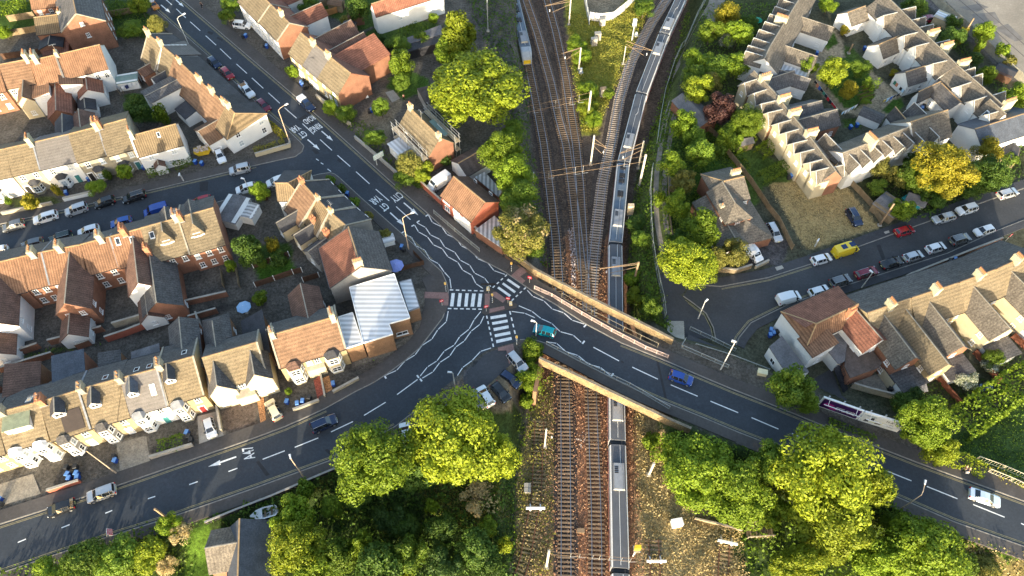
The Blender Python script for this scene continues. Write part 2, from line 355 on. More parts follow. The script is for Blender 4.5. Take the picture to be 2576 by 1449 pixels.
        if not lean:
            c = MB(); c.bar((x,Y0,zr+up+.02), (x,YR,zr+up+.02), .18, .08)
            if vt:
                for q_ in (-1, 1): c.bar((x,YE,zr+.06), (x+q_*(hw+oh),YE,ze-oh*kk+.06), .1, .2)
            c.build('ridge_tiles', VERGE if vt else ROOF['stone'], o)
        for i in range(nw):                               # windows in the gable end
            for z in zs:
                if z+1.2 > ze: continue
                f, g1, g2 = win_mesh(.9, 1.15, 'sash'); ww = link('window', f, o); ww.location = (x+(i+.5-nw/2)*w/nw*.8, Y1, z); ww.rotation_euler = (0,0,0 if sg > 0 else math.pi)
                pn = MB()
        if gw:
            f, g1, g2 = win_mesh(.8, 1.0, 'cas'); ww = link('window', f, o); ww.location = (x, Y1, gw); ww.rotation_euler = (0,0,0 if sg > 0 else math.pi)
        for q_ in (-1, 1):                                 # windows in the side walls
            if y1-y0 > s.wf+3 and not lean:
                for z in zs:
                    if z+1.2 > ze: continue
                    f, g1, g2 = win_mesh(.9, 1.15, 'sash'); ww = link('window', f, o); ww.location = (x+q_*hw, Y1-sg*1.6, z); ww.rotation_euler = (0,0,-q_*math.pi/2)
        return s
    def dormer(s, x, side='A', w=1.9, yf=None, hz=1.3, rh=.8, roof=None, wall='white', hip=False, flat=False):
        sg = 1 if side == 'A' else -1; wd = s.wf if sg > 0 else s.wb; yf = yf or wd*.62; zb = s.rz(sg*yf); ze = zb+hz
        if flat:
            b = MB(); y0 = .35; b.prism([(x-w/2,sg*y0,zb-.5),(x+w/2,sg*y0,zb-.5),(x+w/2,sg*yf,zb-.5),(x-w/2,sg*yf,zb-.5)][::sg], [(x-w/2,sg*y0,ze),(x+w/2,sg*y0,ze),(x+w/2,sg*yf,ze),(x-w/2,sg*yf,ze)][::sg])
            o = b.build('dormer', WALL[wall], s.root); r = MB(); yy = sorted((sg*y0, sg*(yf+.2))); r.box(x-w/2-.15, x+w/2+.15, yy[0], yy[1], ze+.01, ze+.14); r.build('roof', ROOF[roof or 'felt'], o)
            f, g1, g2 = win_mesh(min(1.8, w*.7), .9, 'cas'); ww = link('window', f, o); ww.location = (x, sg*yf, zb+.25); ww.rotation_euler = (0,0,0 if sg > 0 else math.pi); return s
        n0 = len(s.root.children)
        s.wing(x, side, w, yf, ze, ze+rh, roof=roof or 'dark', wall=wall, nw=0, y0=.1, z0=zb-.7, name='dormer', hip=hip)
        o = [c for c in s.root.children if c.name.startswith('dormer')][-1]
        f, g1, g2 = win_mesh(min(1.3, w*.7), .95, 'cas'); ww = link('window', f, o); ww.location = (x, sg*yf, zb+.2); ww.rotation_euler = (0,0,0 if sg > 0 else math.pi)
        g = link('pane', g1, o); g.location = ww.location; g.rotation_euler = ww.rotation_euler; return s
    def bay(s, x, side='A', w=2.3, d=.95, h=2.7, roof='dark', wall=None, floors=1, flat=False):
        sg = 1 if side == 'A' else -1; wd = (s.wf if sg > 0 else s.wb); b = MB()
        pl = [(-w/2, 0), (-w/2+.55, d), (w/2-.55, d), (w/2, 0)]
        pl3 = [(x+p[0]*sg, sg*(wd+p[1])) for p in pl][::-1]
        b.prism([(p[0],p[1],-.3) for p in pl3], [(p[0],p[1],h) for p in pl3]); o = b.build('bay_window', WALL[wall or s.wallk], s.root)
        r = MB(); po = [(x+p[0]*1.1*sg, sg*(wd+p[1]+(.15 if p[1] else 0))) for p in pl][::-1]; top = [(x+p[0]*.35*sg, sg*(wd+.02)) for p in pl][::-1]
        rh = .15 if flat else .75
        r.prism([(p[0],p[1],h) for p in po], [(q_[0],q_[1],h+rh) for q_ in (po if flat else top)]); r.build('roof', ROOF[roof], o)
        for fl in range(floors):
            z = .8+fl*2.6
            for (px, py, an, ww_) in ((0, d, 0, w-1.25), (-w/2+.27, d/2, math.atan2(d, .55), .7), (w/2-.27, d/2, -math.atan2(d, .55), .7)):
                f, g1, g2 = win_mesh(max(.6, ww_), 1.45, 'sash'); q_ = link('window', f, o)
                q_.location = (x+px*sg, sg*(wd+py), z); q_.rotation_euler = (0, 0, an+(0 if sg > 0 else math.pi))
                gg = MB(); W2 = max(.6, round(ww_, 1))/2-.04; c_, s_ = math.cos(q_.rotation_euler.z), math.sin(q_.rotation_euler.z)
                if fl < 3:
                    o2 = link('pane', g1 if rnd.random() < .7 else g2, o); o2.location = q_.location; o2.rotation_euler = q_.rotation_euler
        return s
    def porch(s, x, side='A', w=1.9, d=1.3):
        return s.wing(x, side, w, (s.wf if side == 'A' else s.wb)+d, 2.2, 3.0, roof='brown', nw=0, y0=(s.wf if side == 'A' else s.wb)-.1, name='porch')
    def sky(s, x, y, w=.8, h=1.1, m=None):
        k_ = (s.zr-s.ze)/s.wf if y >= 0 else -(s.zr-s.zeb)/s.wb; b = MB()
        pts = [(x-w/2,y-h/2),(x+w/2,y-h/2),(x+w/2,y+h/2),(x-w/2,y+h/2)]; b.prism([(p[0],p[1],s.rz(p[1])+.05) for p in pts], [(p[0],p[1],s.rz(p[1])+.19) for p in pts])
        o = b.build('skylight', m or WHITE, s.root)
        if m is None:
            g = MB(); pts = [(x-w*.38,y-h*.38),(x+w*.38,y-h*.38),(x+w*.38,y+h*.38),(x-w*.38,y+h*.38)]; g.face([(p[0],p[1],s.rz(p[1])+.21) for p in pts]); g.build('pane', GLASS, o)
        return s
    def lean(s, side, x0, x1, d, z0, z1, roof='dark', wall=None):
        sg = 1 if side == 'A' else -1; wd = s.wf if sg > 0 else s.wb; b = MB(); ya, yb = sg*wd, sg*(wd+d)
        lo = [(x0,ya),(x1,ya),(x1,yb),(x0,yb)]; zt = [z1, z1, z0, z0]
        if sg < 0: lo = lo[::-1]; zt = zt[::-1]
        b.prism([(p[0],p[1],-.3) for p in lo], [(p[0],p[1],z_) for p, z_ in zip(lo, zt)]); o = b.build('lean_to', WALL[wall or s.wallk], s.root)
        r = MB(); r.prism([(p[0],p[1]+(sg*.15 if abs(p[1]-yb) < .01 else 0),z_+.01) for p, z_ in zip(lo, zt)], [(p[0],p[1]+(sg*.15 if abs(p[1]-yb) < .01 else 0),z_+.13) for p, z_ in zip(lo, zt)]); r.build('roof', ROOF[roof], o); return s
def flatb(name, label, pts, zt, roof, wall, gz=0.0, cat='building', group=None, par=.0, trim=None, wins=()):
    """flat-roofed building whose roof corners are given in pixels at height zt"""
    W = [P(p, gz+zt) for p in pts]; c = sum(W, Vector())/len(W); root = thing(name, label, cat, (c.x, c.y, gz), 0, group)
    loc = [(v.x-c.x, v.y-c.y) for v in W]
    if sum(loc[i][0]*loc[(i+1)%len(loc)][1]-loc[(i+1)%len(loc)][0]*loc[i][1] for i in range(len(loc))) < 0: loc = loc[::-1]
    b = MB(); b.flat([(p[0]*.985, p[1]*.985, zt-.15) for p in loc], th=zt+.2); wo = b.build('wall', WALL[wall], root)
    r = MB(); r.flat([(p[0], p[1], zt) for p in loc], th=.22, m=0); r.build('roof', ROOF[roof], root)
    if trim:
        e = MB()
        for i in range(len(loc)): e.bar((*loc[i], zt-.1), (*loc[(i+1)%len(loc)], zt-.1), .12, .34)
        e.build('fascia', trim, root)
    for (i, f, z, w_, h_) in wins:
        A = Vector((*loc[i], 0))*.985; B_ = Vector((*loc[(i+1)%len(loc)], 0))*.985; p = A.lerp(B_, f); d = B_-A
        fm, g1, g2 = win_mesh(w_, h_, 'cas'); o = link('window', fm, root); o.location = (p.x, p.y, z); o.rotation_euler = (0,0,math.atan2(d.y, d.x)+math.pi); link('pane', g1, o)
    return root, loc
def shed(name, label, p, w, l, rz, roof='felt', wallm=None, gz=None, h=2.0, rh=.5, cat='shed'):
    v = G(p) if gz is None else P(p, gz); o = thing(name, label, cat, v, math.radians(rz)); b = MB()
    pr = [(-w/2,-.2),(w/2,-.2),(w/2,h),(0,h+rh-.04),(-w/2,h)]; b.prism([(-l/2,*p_) for p_ in pr], [(l/2,*p_) for p_ in pr]); b.build('wall', wallm or TIMBER, o)
    r = MB()
    for sg in (-1, 1):
        ps = [(-l/2-.15,0,h+rh),(l/2+.15,0,h+rh),(l/2+.15,sg*(w/2+.15),h-.1),(-l/2-.15,sg*(w/2+.15),h-.1)]
        if sg > 0: ps = ps[::-1]
        r.prism([(x,y,z-.05) for x,y,z in ps], [(x,y,z+.04) for x,y,z in ps])
    r.build('roof', ROOF[roof], o); d = MB(); d.box(l/2, l/2+.05, -.4, .4, 0, 1.8); d.build('door', TIMBERD, o); return o
# ---------------------------------------------------------------- vehicles
PAINT = {}
def paint(n, c, metal=0.0): PAINT[n] = mat('car_paint_'+n, c, .25, .02, 1, .02, 8, metal=metal, spec=.5, coat=.6)
for n, c, m_ in (('white',(.78,.79,.8),0), ('silver',(.5,.52,.54),.3), ('grey',(.16,.165,.17),.3), ('black',(.014,.015,.017),0), ('navy',(.012,.025,.07),.1), ('blue',(.02,.09,.35),.1), ('red',(.36,.012,.02),0), ('maroon',(.19,.012,.03),.1),
                 ('yellow',(.72,.52,.02),0), ('teal',(.0,.2,.27),.2), ('orange',(.55,.2,.03),.1), ('cream',(.68,.6,.42),0), ('vanblue',(.015,.06,.3),0), ('paleblue',(.55,.66,.78),.1), ('green',(.02,.035,.03),.1)): paint(n, c, m_)
CARGLASS = mat('car_glass', (.012,.016,.022), .04, .1, spec=.9); TYRE = mat('tyre', (.018,.018,.018), .9, .1); RIM = mat('wheel_rim', (.45,.46,.47), .35, .05, metal=.6)
LAMPW = mat('headlight_lens', (.75,.78,.8), .1, .03); LAMPR = mat('tail_light_lens', (.4,.01,.01), .2, .05); PLATE = mat('number_plate', (.75,.7,.3), .5, .05)
def st(x, wl, wb, z0, zb, wt, zt): return (x, wl, wb, z0, zb, wt, zt)
BODY = {  # stations rear to front, (glass-side from, to), (rear glass segment), (windscreen segment), wheelbase, wheel radius
 'hatch': ([st(-2.02,.66,.68,.34,.74,.55,.8), st(-1.93,.83,.84,.22,.93,.66,.99), st(-1.6,.87,.88,.2,.95,.6,1.4), st(-1.3,.88,.885,.2,.95,.58,1.47), st(-.35,.885,.89,.2,.94,.58,1.5), st(.35,.885,.89,.2,.92,.56,1.44), st(1.12,.87,.88,.2,.89,.7,.97), st(1.72,.84,.85,.22,.78,.64,.84), st(1.98,.72,.74,.3,.6,.55,.66)], (2,5), 1, 5, 1.26, .31),
 'suv': ([st(-2.12,.7,.72,.4,.85,.58,.92), st(-2.04,.86,.88,.28,1.05,.7,1.12), st(-1.85,.9,.92,.26,1.1,.64,1.58), st(-1.4,.92,.93,.26,1.1,.63,1.65), st(-.3,.93,.94,.26,1.08,.63,1.67), st(.42,.93,.94,.26,1.06,.6,1.6), st(1.12,.91,.92,.26,1.03,.74,1.12), st(1.85,.88,.89,.28,.93,.68,1.0), st(2.12,.76,.78,.36,.7,.58,.78)], (2,5), 1, 5, 1.34, .36),
 'estate': ([st(-2.3,.68,.7,.36,.76,.56,.82), st(-2.22,.85,.86,.24,.94,.67,1.0), st(-1.95,.88,.89,.22,.96,.61,1.38), st(-1.5,.89,.9,.22,.96,.59,1.47), st(-.3,.9,.905,.22,.95,.59,1.5), st(.4,.9,.905,.22,.93,.57,1.44), st(1.2,.88,.89,.22,.9,.71,.98), st(1.95,.85,.86,.24,.8,.65,.86), st(2.26,.73,.75,.32,.62,.56,.68)], (2,5), 1, 5, 1.38, .32),
 'saloon': ([st(-2.25,.7,.72,.36,.78,.58,.84), st(-2.15,.84,.85,.24,.93,.68,1.0), st(-1.6,.88,.88,.22,.95,.7,1.05), st(-.95,.89,.9,.22,.95,.58,1.4), st(-.3,.9,.905,.22,.94,.57,1.45), st(.35,.9,.905,.22,.92,.56,1.4), st(1.15,.88,.89,.22,.89,.71,.96), st(1.95,.85,.86,.24,.78,.65,.84), st(2.25,.73,.75,.32,.6,.56,.66)], (3,5), 2, 5, 1.36, .32),
 'mini': ([st(-1.75,.64,.66,.34,.76,.55,.82), st(-1.68,.79,.8,.22,.92,.64,1.0), st(-1.5,.82,.83,.2,.95,.58,1.4), st(-1.1,.83,.84,.2,.95,.57,1.48), st(-.35,.84,.845,.2,.94,.57,1.5), st(.3,.84,.845,.2,.92,.55,1.44), st(.9,.82,.83,.2,.9,.66,.98), st(1.5,.8,.81,.22,.8,.6,.87), st(1.72,.68,.7,.3,.6,.52,.68)], (2,5), 1, 5, 1.1, .29),
 'van': ([st(-2.62,.9,.92,.32,1.3,.82,2.15), st(-2.55,.96,.98,.26,1.3,.86,2.24), st(-1.4,.98,.99,.25,1.3,.87,2.28), st(.5,.98,.99,.25,1.3,.87,2.27), st(1.25,.97,.98,.25,1.25,.82,2.12), st(1.72,.96,.97,.25,1.2,.8,1.62), st(2.0,.95,.96,.25,1.12,.8,1.2), st(2.45,.9,.9,.28,.95,.7,1.02), st(2.62,.8,.82,.34,.7,.62,.78)], (4,5), None, 4, 1.55, .35),
 'minivan': ([st(-2.3,.86,.88,.32,1.1,.76,1.75), st(-2.22,.92,.94,.26,1.1,.8,1.84), st(-1.2,.94,.95,.25,1.1,.8,1.9), st(.2,.94,.95,.25,1.1,.8,1.88), st(.85,.93,.94,.25,1.06,.74,1.76), st(1.4,.92,.93,.25,1.02,.76,1.3), st(1.65,.91,.92,.25,1.0,.76,1.06), st(2.1,.87,.88,.28,.9,.68,.96), st(2.3,.78,.8,.34,.66,.6,.74)], (4,5), None, 4, 1.4, .33),
 'pickup': ([st(-2.5,.84,.86,.42,1.02,.8,1.03), st(-2.45,.88,.9,.34,1.05,.82,1.06), st(-.72,.9,.91,.32,1.06,.82,1.07), st(-.68,.9,.91,.32,1.06,.64,1.62), st(-.2,.9,.91,.32,1.05,.62,1.7), st(.5,.9,.91,.32,1.04,.6,1.62), st(1.2,.89,.9,.32,1.02,.74,1.1), st(2.1,.87,.88,.34,.94,.68,1.0), st(2.45,.78,.8,.4,.7,.6,.78)], (3,5), None, 5, 1.5, .37),
}
PROTO = {}
def car_proto(kind):
    S, (ga, gb), rg, ws, wbh, wr = BODY[kind]; b = MB(); g = MB()
    ring = lambda s_: [(s_[0],-s_[1],s_[3]),(s_[0],-s_[2],s_[4]),(s_[0],-s_[5],s_[6]),(s_[0],s_[5],s_[6]),(s_[0],s_[2],s_[4]),(s_[0],s_[1],s_[3])]
    R = [ring(s_) for s_ in S]
    for i in range(len(S)-1):
        for j in range(6):
            a_, c_ = R[i], R[i+1]; n_ = (j+1) % 6; fc = [a_[j], a_[n_], c_[n_], c_[j]][::-1]
            side = j in (1, 3) and (ga <= i <= gb); top = j == 2 and i in (rg, ws)
            if side or top:
                ctr = sum((Vector(p) for p in fc), Vector())/4; ins = [Vector(p).lerp(ctr, .1) for p in fc]; nn = (ins[1]-ins[0]).cross(ins[2]-ins[0]).normalized()
                b.face(fc); g.face([p+nn*.012 for p in ins])
            else: b.face(fc)
    b.face(R[0]); b.face(R[-1][::-1])
    root = thing('parked_car', 'proto', 'car', (0,0,-400)); b.build('body', PAINT['white'], root); g.build('window', CARGLASS, root)
    L0, L1 = S[0][0], S[-1][0]; w1 = S[-1][1]; zf = S[-1][6]; zr_ = S[0][6]
    hl = MB(); hl.box(-.12,.12,-.2,.2,-.07,.09)
    hm = hl.mesh('headlight', LAMPW); tm = MB(); tm.box(-.06,.06,-.1,.1,-.16,.16); tm = tm.mesh('tail_light', LAMPR)
    for sg in (-1, 1):
        o = link('headlight', hm, root); o.location = (L1-.22, sg*(w1-.1), zf-.02); o = link('tail_light', tm, root); o.location = (L0+.06, sg*(S[1][2]-.1), zr_-.02 if kind not in ('van','minivan') else 1.0)
    wm = MB(); wm.tube([(0,-.1,0),(0,.1,0)], wr, 14); wm = wm.mesh('wheel', TYRE); rm = MB(); rm.tube([(0,-.112,0),(0,.112,0)], wr*.62, 8); rm = rm.mesh('rim', RIM)
    for sx in (-1, 1):
        for sy in (-1, 1):
            o = link('wheel', wm, root); o.location = (sx*wbh, sy*(S[3][2]-.07), wr); link('rim', rm, o)
    pm = MB(); pm.box(-.02,.02,-.26,.26,-.06,.06); pm = pm.mesh('number_plate', PLATE)
    o = link('number_plate', pm, root); o.location = (L0-.005, 0, .62 if kind != 'van' else .7); o = link('number_plate', pm, root); o.location = (L1+.005, 0, .42)
    mm = MB(); mm.box(-.1,.08,-.09,.09,-.07,.07); mm = mm.mesh('wing_mirror', BLACK)
    for sg in (-1, 1): o = link('wing_mirror', mm, root); o.location = (S[ws+1][0]-.3, sg*(S[4][2]+.1), S[4][4]+.06)
    if kind in ('suv', 'estate'):
        rr = MB(); rr.bar((S[2][0],0,0),(S[5][0],0,0),.05); rr = rr.mesh('roof_rail', STEEL)
        for sg in (-1, 1): o = link('roof_rail', rr, root); o.location = (0, sg*(S[4][5]-.03), S[4][6]-.01)
    freeze(root); PROTO[kind] = root; return root
NCAR = 0
def car(rear, front, kind, col, label, name=None, cat='car', group='cars parked along the streets', gz=None, extra=None):
    """rear and front: pixels of the tail and the nose at bumper height"""
    first = kind not in PROTO; pr = car_proto(kind) if first else PROTO[kind]; hb = .55
    a = G(rear, hb) if gz is None else P(rear, gz+hb); b = G(front, hb) if gz is None else P(front, gz+hb); c = (a+b)/2; d = b-a
    o = copy_tree(pr); o.name = name or {'van':'parked_van','minivan':'parked_van','pickup':'pickup_truck'}.get(kind, 'parked_car'); o.location = (c.x, c.y, c.z-hb+.03); o.rotation_euler = (0,0,math.atan2(d.y, d.x))
    if group: o['group'] = group
    elif 'group' in o: del o['group']
    o['label'] = label; o['category'] = cat if kind not in ('van','minivan') else 'van'
    bd = [x for x in o.children if x.name.startswith('body')][0]; bd.material_slots[0].link = 'OBJECT'; bd.material_slots[0].material = PAINT[col]
    if extra: extra(o)
    return o
# ---------------------------------------------------------------- vegetation
def crown_mesh(seed, n, nl, lr, size, shape='round', fill=.25):
    r = np.random.RandomState(seed); cs = []
    while len(cs) < nl:
        p = r.uniform(-1, 1, 3)
        d = np.linalg.norm(p)
        if d > 1 or d < .25: continue
        if shape == 'cone' and np.hypot(p[0], p[1]) > .95*(1-p[2])/2+.1: continue
        if shape == 'round' and p[2] < -.7: continue
        cs.append(p*(1-lr*.6))
    cs = np.array(cs); rad = lr*r.uniform(.5, 1.3, nl); li = r.randint(0, nl, n)
    d = r.normal(size=(n, 3)); d[:, 2] = d[:, 2]*.9+.25; d /= np.linalg.norm(d, axis=1)[:, None]
    rr = np.where(r.uniform(size=n) < fill, r.uniform(.3, 1, n), r.uniform(.85, 1.12, n)); c = cs[li]+d*(rad[li]*rr)[:, None]
    nrm = d+r.normal(size=(n, 3))*.42; nrm /= np.linalg.norm(nrm, axis=1)[:, None]
    tt = np.cross(nrm, r.normal(size=(n, 3))); tt /= np.linalg.norm(tt, axis=1)[:, None]; bb = np.cross(nrm, tt); s = size*r.uniform(.6, 1.35, n)[:, None]
    v = np.stack([c-tt*s, c-bb*s*.6, c+tt*s, c+bb*s*.6], 1).reshape(-1, 3); return quads('crown', v)
def quads(name, v):
    me = bpy.data.meshes.new(name); n = len(v)//4; me.vertices.add(n*4); me.vertices.foreach_set('co', v.astype(np.float32).ravel())
    me.loops.add(n*4); me.loops.foreach_set('vertex_index', np.arange(n*4, dtype=np.int32)); me.polygons.add(n)
    me.polygons.foreach_set('loop_start', np.arange(n, dtype=np.int32)*4); me.update(calc_edges=True); me.materials.append(LEAF['mid']); return me
CROWN = {'big': [crown_mesh(i, 25000, 64+8*i, .26, .036) for i in range(4)], 'med': [crown_mesh(10+i, 10000, 34+5*i, .32, .055) for i in range(4)], 'small': [crown_mesh(20+i, 2200, 14+3*i, .42, .12) for i in range(3)],
         'cone': [crown_mesh(30, 9000, 60, .24, .06, 'cone'), crown_mesh(31, 5000, 44, .26, .075, 'cone')], 'sparse': [crown_mesh(40, 3200, 36, .28, .05), crown_mesh(41, 2000, 24, .3, .06)]}
def trunk_mesh(seed, limbs=6):
    r = random.Random(seed); b = MB(); b.tube([(0,0,0),(.02,.01,.45),(.03,-.02,.9)], .05, 7, r2=.02)
    for i in range(limbs):
        an = i*2*math.pi/limbs+r.random(); z = r.uniform(.3, .55); l = r.uniform(.3, .5); b.tube([(.01,0,z),(math.cos(an)*l*.5,math.sin(an)*l*.5,z+.16),(math.cos(an)*l,math.sin(an)*l,z+r.uniform(.24,.4))], .02, 5, r2=.006)
    return b.mesh('trunk', BARK)
TREEW = set('tree maple palm fir conifer cypress sapling'.split())
TRUNK = [trunk_mesh(i) for i in range(3)]; TWIGS = trunk_mesh(9, 26); NT = 0
def tree(x, y, rx, label, col='mid', ry=None, hz=None, kind=None, name=None, group=None, cat='tree', hc=None, twig=False):
    """crown centre pixel, horizontal radius in pixels; ry: apparent vertical radius in pixels"""
    global NT; NT += 1; g = G((x, y)); scale = FPX/((g.y)*_c+(CAM_H-g.z)*_s); R = rx/scale; ry = ry or rx
    Rz = hz or max(.35*R, min(1.6*R, ((ry/scale)**2/1.0-(R*.83)**2)**.5/.55 if ry/scale > R*.9 else R*.75)); Rz = max(Rz, .55*R)
    h = hc if hc is not None else (Rz*1.02+(min(2.6, R*.45) if R > 1.7 else 0)); Ry = R if ry >= rx*.75 else max(.5*R, ry/scale)
    v = G((x, y), h); kind = kind or ('big' if R > 3.6 else 'med' if R > 1.7 else 'small'); me = CROWN[kind][NT % len(CROWN[kind])]
    o = thing(name or ('tree' if TREEW & set(label.split()) else 'bush'), label, 'tree' if TREEW & set(label.split()) else 'bush', (v.x, v.y, v.z-h-.1), 0, group)
    c = link('crown', me, o, (0, 0, h)); c.scale = (R*1.03, Ry*1.03, Rz); c.rotation_euler = (0, 0, rnd.uniform(0, 6.28) if Ry == R else 0)
    c.material_slots[0].link = 'OBJECT'; c.material_slots[0].material = LEAF[col]
    tr = link('trunk', TWIGS if twig else TRUNK[NT % 3], o); ht = h+Rz*.75; tr.scale = (max(.3, R*.85),)*2+(ht,); return o
def fol(name, pts, col, label=None, cat=None, kind=None, group=None):
    me = quads(name, pts); me.materials.clear(); me.materials.append(LEAF[col]); o = link(name, me); return tag(o, label, cat, group, kind)
def scatter_quads(c, nrm_up, size, r):
    n = len(c); d = r.normal(size=(n, 3)); d[:, 2] = np.abs(d[:, 2])+nrm_up; d /= np.linalg.norm(d, axis=1)[:, None]
    tt = np.cross(d, r.normal(size=(n, 3))); tt /= np.linalg.norm(tt, axis=1)[:, None]; bb = np.cross(d, tt); s = size*r.uniform(.6, 1.4, n)[:, None]
    return np.stack([c-tt*s, c-bb*s*.7, c+tt*s, c+bb*s*.7], 1).reshape(-1, 3)
def scrub(name, px, col, dens=7, h=.9, size=.22, seed=1, z=0.0, lump=1.6, kind='stuff'):
    """loose ground cover over a polygon given in pixels"""
    r = np.random.RandomState(seed); poly = poly_w(px, z); lo, hi = poly.min(0), poly.max(0); n = int((hi-lo).prod()*dens); n = min(n, 90000)
    X = r.uniform(lo[0], hi[0], n); Y = r.uniform(lo[1], hi[1], n); ok = sdist(poly, X, Y)+r.normal(size=n)*.35 > 0; X, Y = X[ok], Y[ok]
    ph = r.uniform(0, 6, 6); f = .5+.5*(np.sin(X/lump*1.3+ph[0]+1.5*np.sin(Y/lump*.7+ph[1]))*np.sin(Y/lump*1.1+ph[2]+1.3*np.sin(X/lump*.6+ph[3])))
    Z = hfun(X, Y)+h*f**1.3*r.uniform(.45, 1.05, len(X))+.04
    return fol(name, scatter_quads(np.stack([X, Y, Z], 1), .12, size, r), col, kind=kind)
def hedge(pl, wd, h, col, label, name='hedge', seed=3, cat='hedge', gz=None, group=None, dens=26, size=.16):
    """clipped or loose hedge along a pixel polyline: one mesh, solid foliage"""
    r = np.random.RandomState(seed+len(label)); W = [(G(p) if gz is None else P(p, gz)) for p in pl]; c = []
    for A, B in zip(W[:-1], W[1:]):
        d = (B-A); L = d.length; n = int(L*(wd+2*h)*dens); s = r.uniform(-.02, 1.02, n); k_ = r.uniform(0, wd+2*h, n); nx, ny = -d.y/L, d.x/L
        off = np.where(k_ < h, -wd/2, np.where(k_ < h+wd, k_-h-wd/2, wd/2)); zz = np.where(k_ < h, k_, np.where(k_ < h+wd, h, k_-h-wd))
        bul = 1+.14*np.sin(s*L*1.7)*np.cos(s*L*.9+1); off = off*bul+r.normal(size=n)*.07; zz = zz*(.92+.12*np.sin(s*L*1.1+2))+r.normal(size=n)*.06
        X = A.x+d.x*s+nx*off; Y = A.y+d.y*s+ny*off; c.append(np.stack([X, Y, A.z+(B.z-A.z)*s+np.maximum(zz, .03)], 1))
    return fol(name, scatter_quads(np.concatenate(c), .1, size, r), col, label, cat, None, group)
# ---------------------------------------------------------------- linear things
def W3(pl, gz=None): return [G(p) if gz is None else P(p, gz) for p in pl]
def wall_line(pl, h, th, m, label, name='garden_wall', gz=None, cap=None, cat='wall', group=None):
    W = W3(pl, gz); o = thing(name, label, cat, W[0], 0, group); b = MB(); c = MB(); O = W[0]
    for A, B in zip(W[:-1], W[1:]):
        A, B = A-O, B-O; u = Vector((0, 0, 1)); b.bar(A+u*(h/2-.2), B+u*(h/2-.2), th, h+.4); c.bar(A+u*(h+.055), B+u*(h+.055), th+.1, .1)
    b.build('wall', m, o); c.build('coping', cap or CONC, o); return o
def fence(pl, h, m, label, name='timber_fence', gz=None, post=2.4, pm=None, cat='fence', th=.05, group=None, capm=None):
    W = W3(pl, gz); O = W[0]; o = thing(name, label, cat, O, 0, group); b = MB(); pb = MB(); pb.box(-.06,.06,-.06,.06,-.2,h+.12); pmesh = pb.mesh('post', pm or m); np_ = 0
    for A, B in zip(W[:-1], W[1:]):
        A, B = A-O, B-O; u = Vector((0,0,1)); L = (B-A).length; n = max(1, int(L/post))
        for i in range(n):
            p, q_ = A.lerp(B, i/n), A.lerp(B, (i+1)/n); b.bar(p+u*(h/2+.03), q_+u*(h/2+.03), th, h); b.bar(p+u*(h*.8)+Vector((.03,0,0)), q_+u*(h*.8)+Vector((.03,0,0)), th+.08, .08)
            if np_ < 90: link('post', pmesh, o, p); np_ += 1
    b.build('panel', m, o); link('post', pmesh, o, W[-1]-O); return o
def railing(pl, h, m, label, name='railing', gz=None, bars=.22, post=2.0, cat='railing', mid=False, group=None):
    W = W3(pl, gz); O = W[0]; o = thing(name, label, cat, O, 0, group); b = MB(); c = MB(); pb = MB(); pb.box(-.045,.045,-.045,.045,-.1,h+.06); pmesh = pb.mesh('post', m); u = Vector((0,0,1)); k_ = 0
    for A, B in zip(W[:-1], W[1:]):
        A, B = A-O, B-O; L = (B-A).length; b.bar(A+u*h, B+u*h, .07); b.bar(A+u*.15, B+u*.15, .06)
        if mid: b.bar(A+u*h*.55, B+u*h*.55, .06)
        if bars:
            for i in range(int(L/bars)): p = A.lerp(B, (i+.5)/int(L/bars)); c.bar(p+u*.15, p+u*h, .035)
        n = max(1, int(L/post))
        for i in range(n):
            if k_ < 90: link('post', pmesh, o, A.lerp(B, i/n)); k_ += 1
    b.build('rail', m, o); link('post', pmesh, o, W[-1]-O)
    if bars: tag(c.build('bars', m, o), kind='stuff')
    return o
def strip(name, pl, a, b_, z, m, kind='structure', gz=None, world=False, thick=0.0, build=True, mb=None):
    """ribbon between signed offsets a and b_ from a polyline (left positive)"""
    W = pl if world else [P(p, z if gz is None else gz+z) for p in pl]; n = len(W); b = mb or MB(); rows = []
    for i in range(n):
        d0 = (W[i]-W[i-1]).normalized() if i else (W[1]-W[0]).normalized(); d1 = (W[i+1]-W[i]).normalized() if i < n-1 else d0
        nn = Vector((-(d0.y+d1.y), d0.x+d1.x, 0)); nn.normalize(); c_ = max(.6, nn.dot(Vector((-d0.y, d0.x, 0)))); rows.append((W[i]+nn*(a/c_), W[i]+nn*(b_/c_)))
    for (p, q_), (r_, s_) in zip(rows[:-1], rows[1:]):
        f = [p, q_, s_, r_] if a > b_ else [q_, p, r_, s_]
        f = [f[0], f[3], f[2], f[1]] if (f[1]-f[0]).cross(f[2]-f[0]).z < 0 else f
        if thick: b.prism([(v.x,v.y,v.z-thick) for v in f], f)
        else: b.face(f)
    return tag(b.build(name, m), kind=kind) if build and mb is None else None
def patch(name, px, z, m, gz=0.0, kind='structure', th=0.0):
    b = MB(); b.flat([P(p, gz+z) for p in px], th=th); return tag(b.build(name, m), kind=kind)
# ================================================================ SETTING
def j(*uv):
    out = [(1047.8+uv[i]*.19397, 638.9+uv[i+1]*.19397) for i in range(0, len(uv), 2)]; return out[0] if len(out) == 1 else out
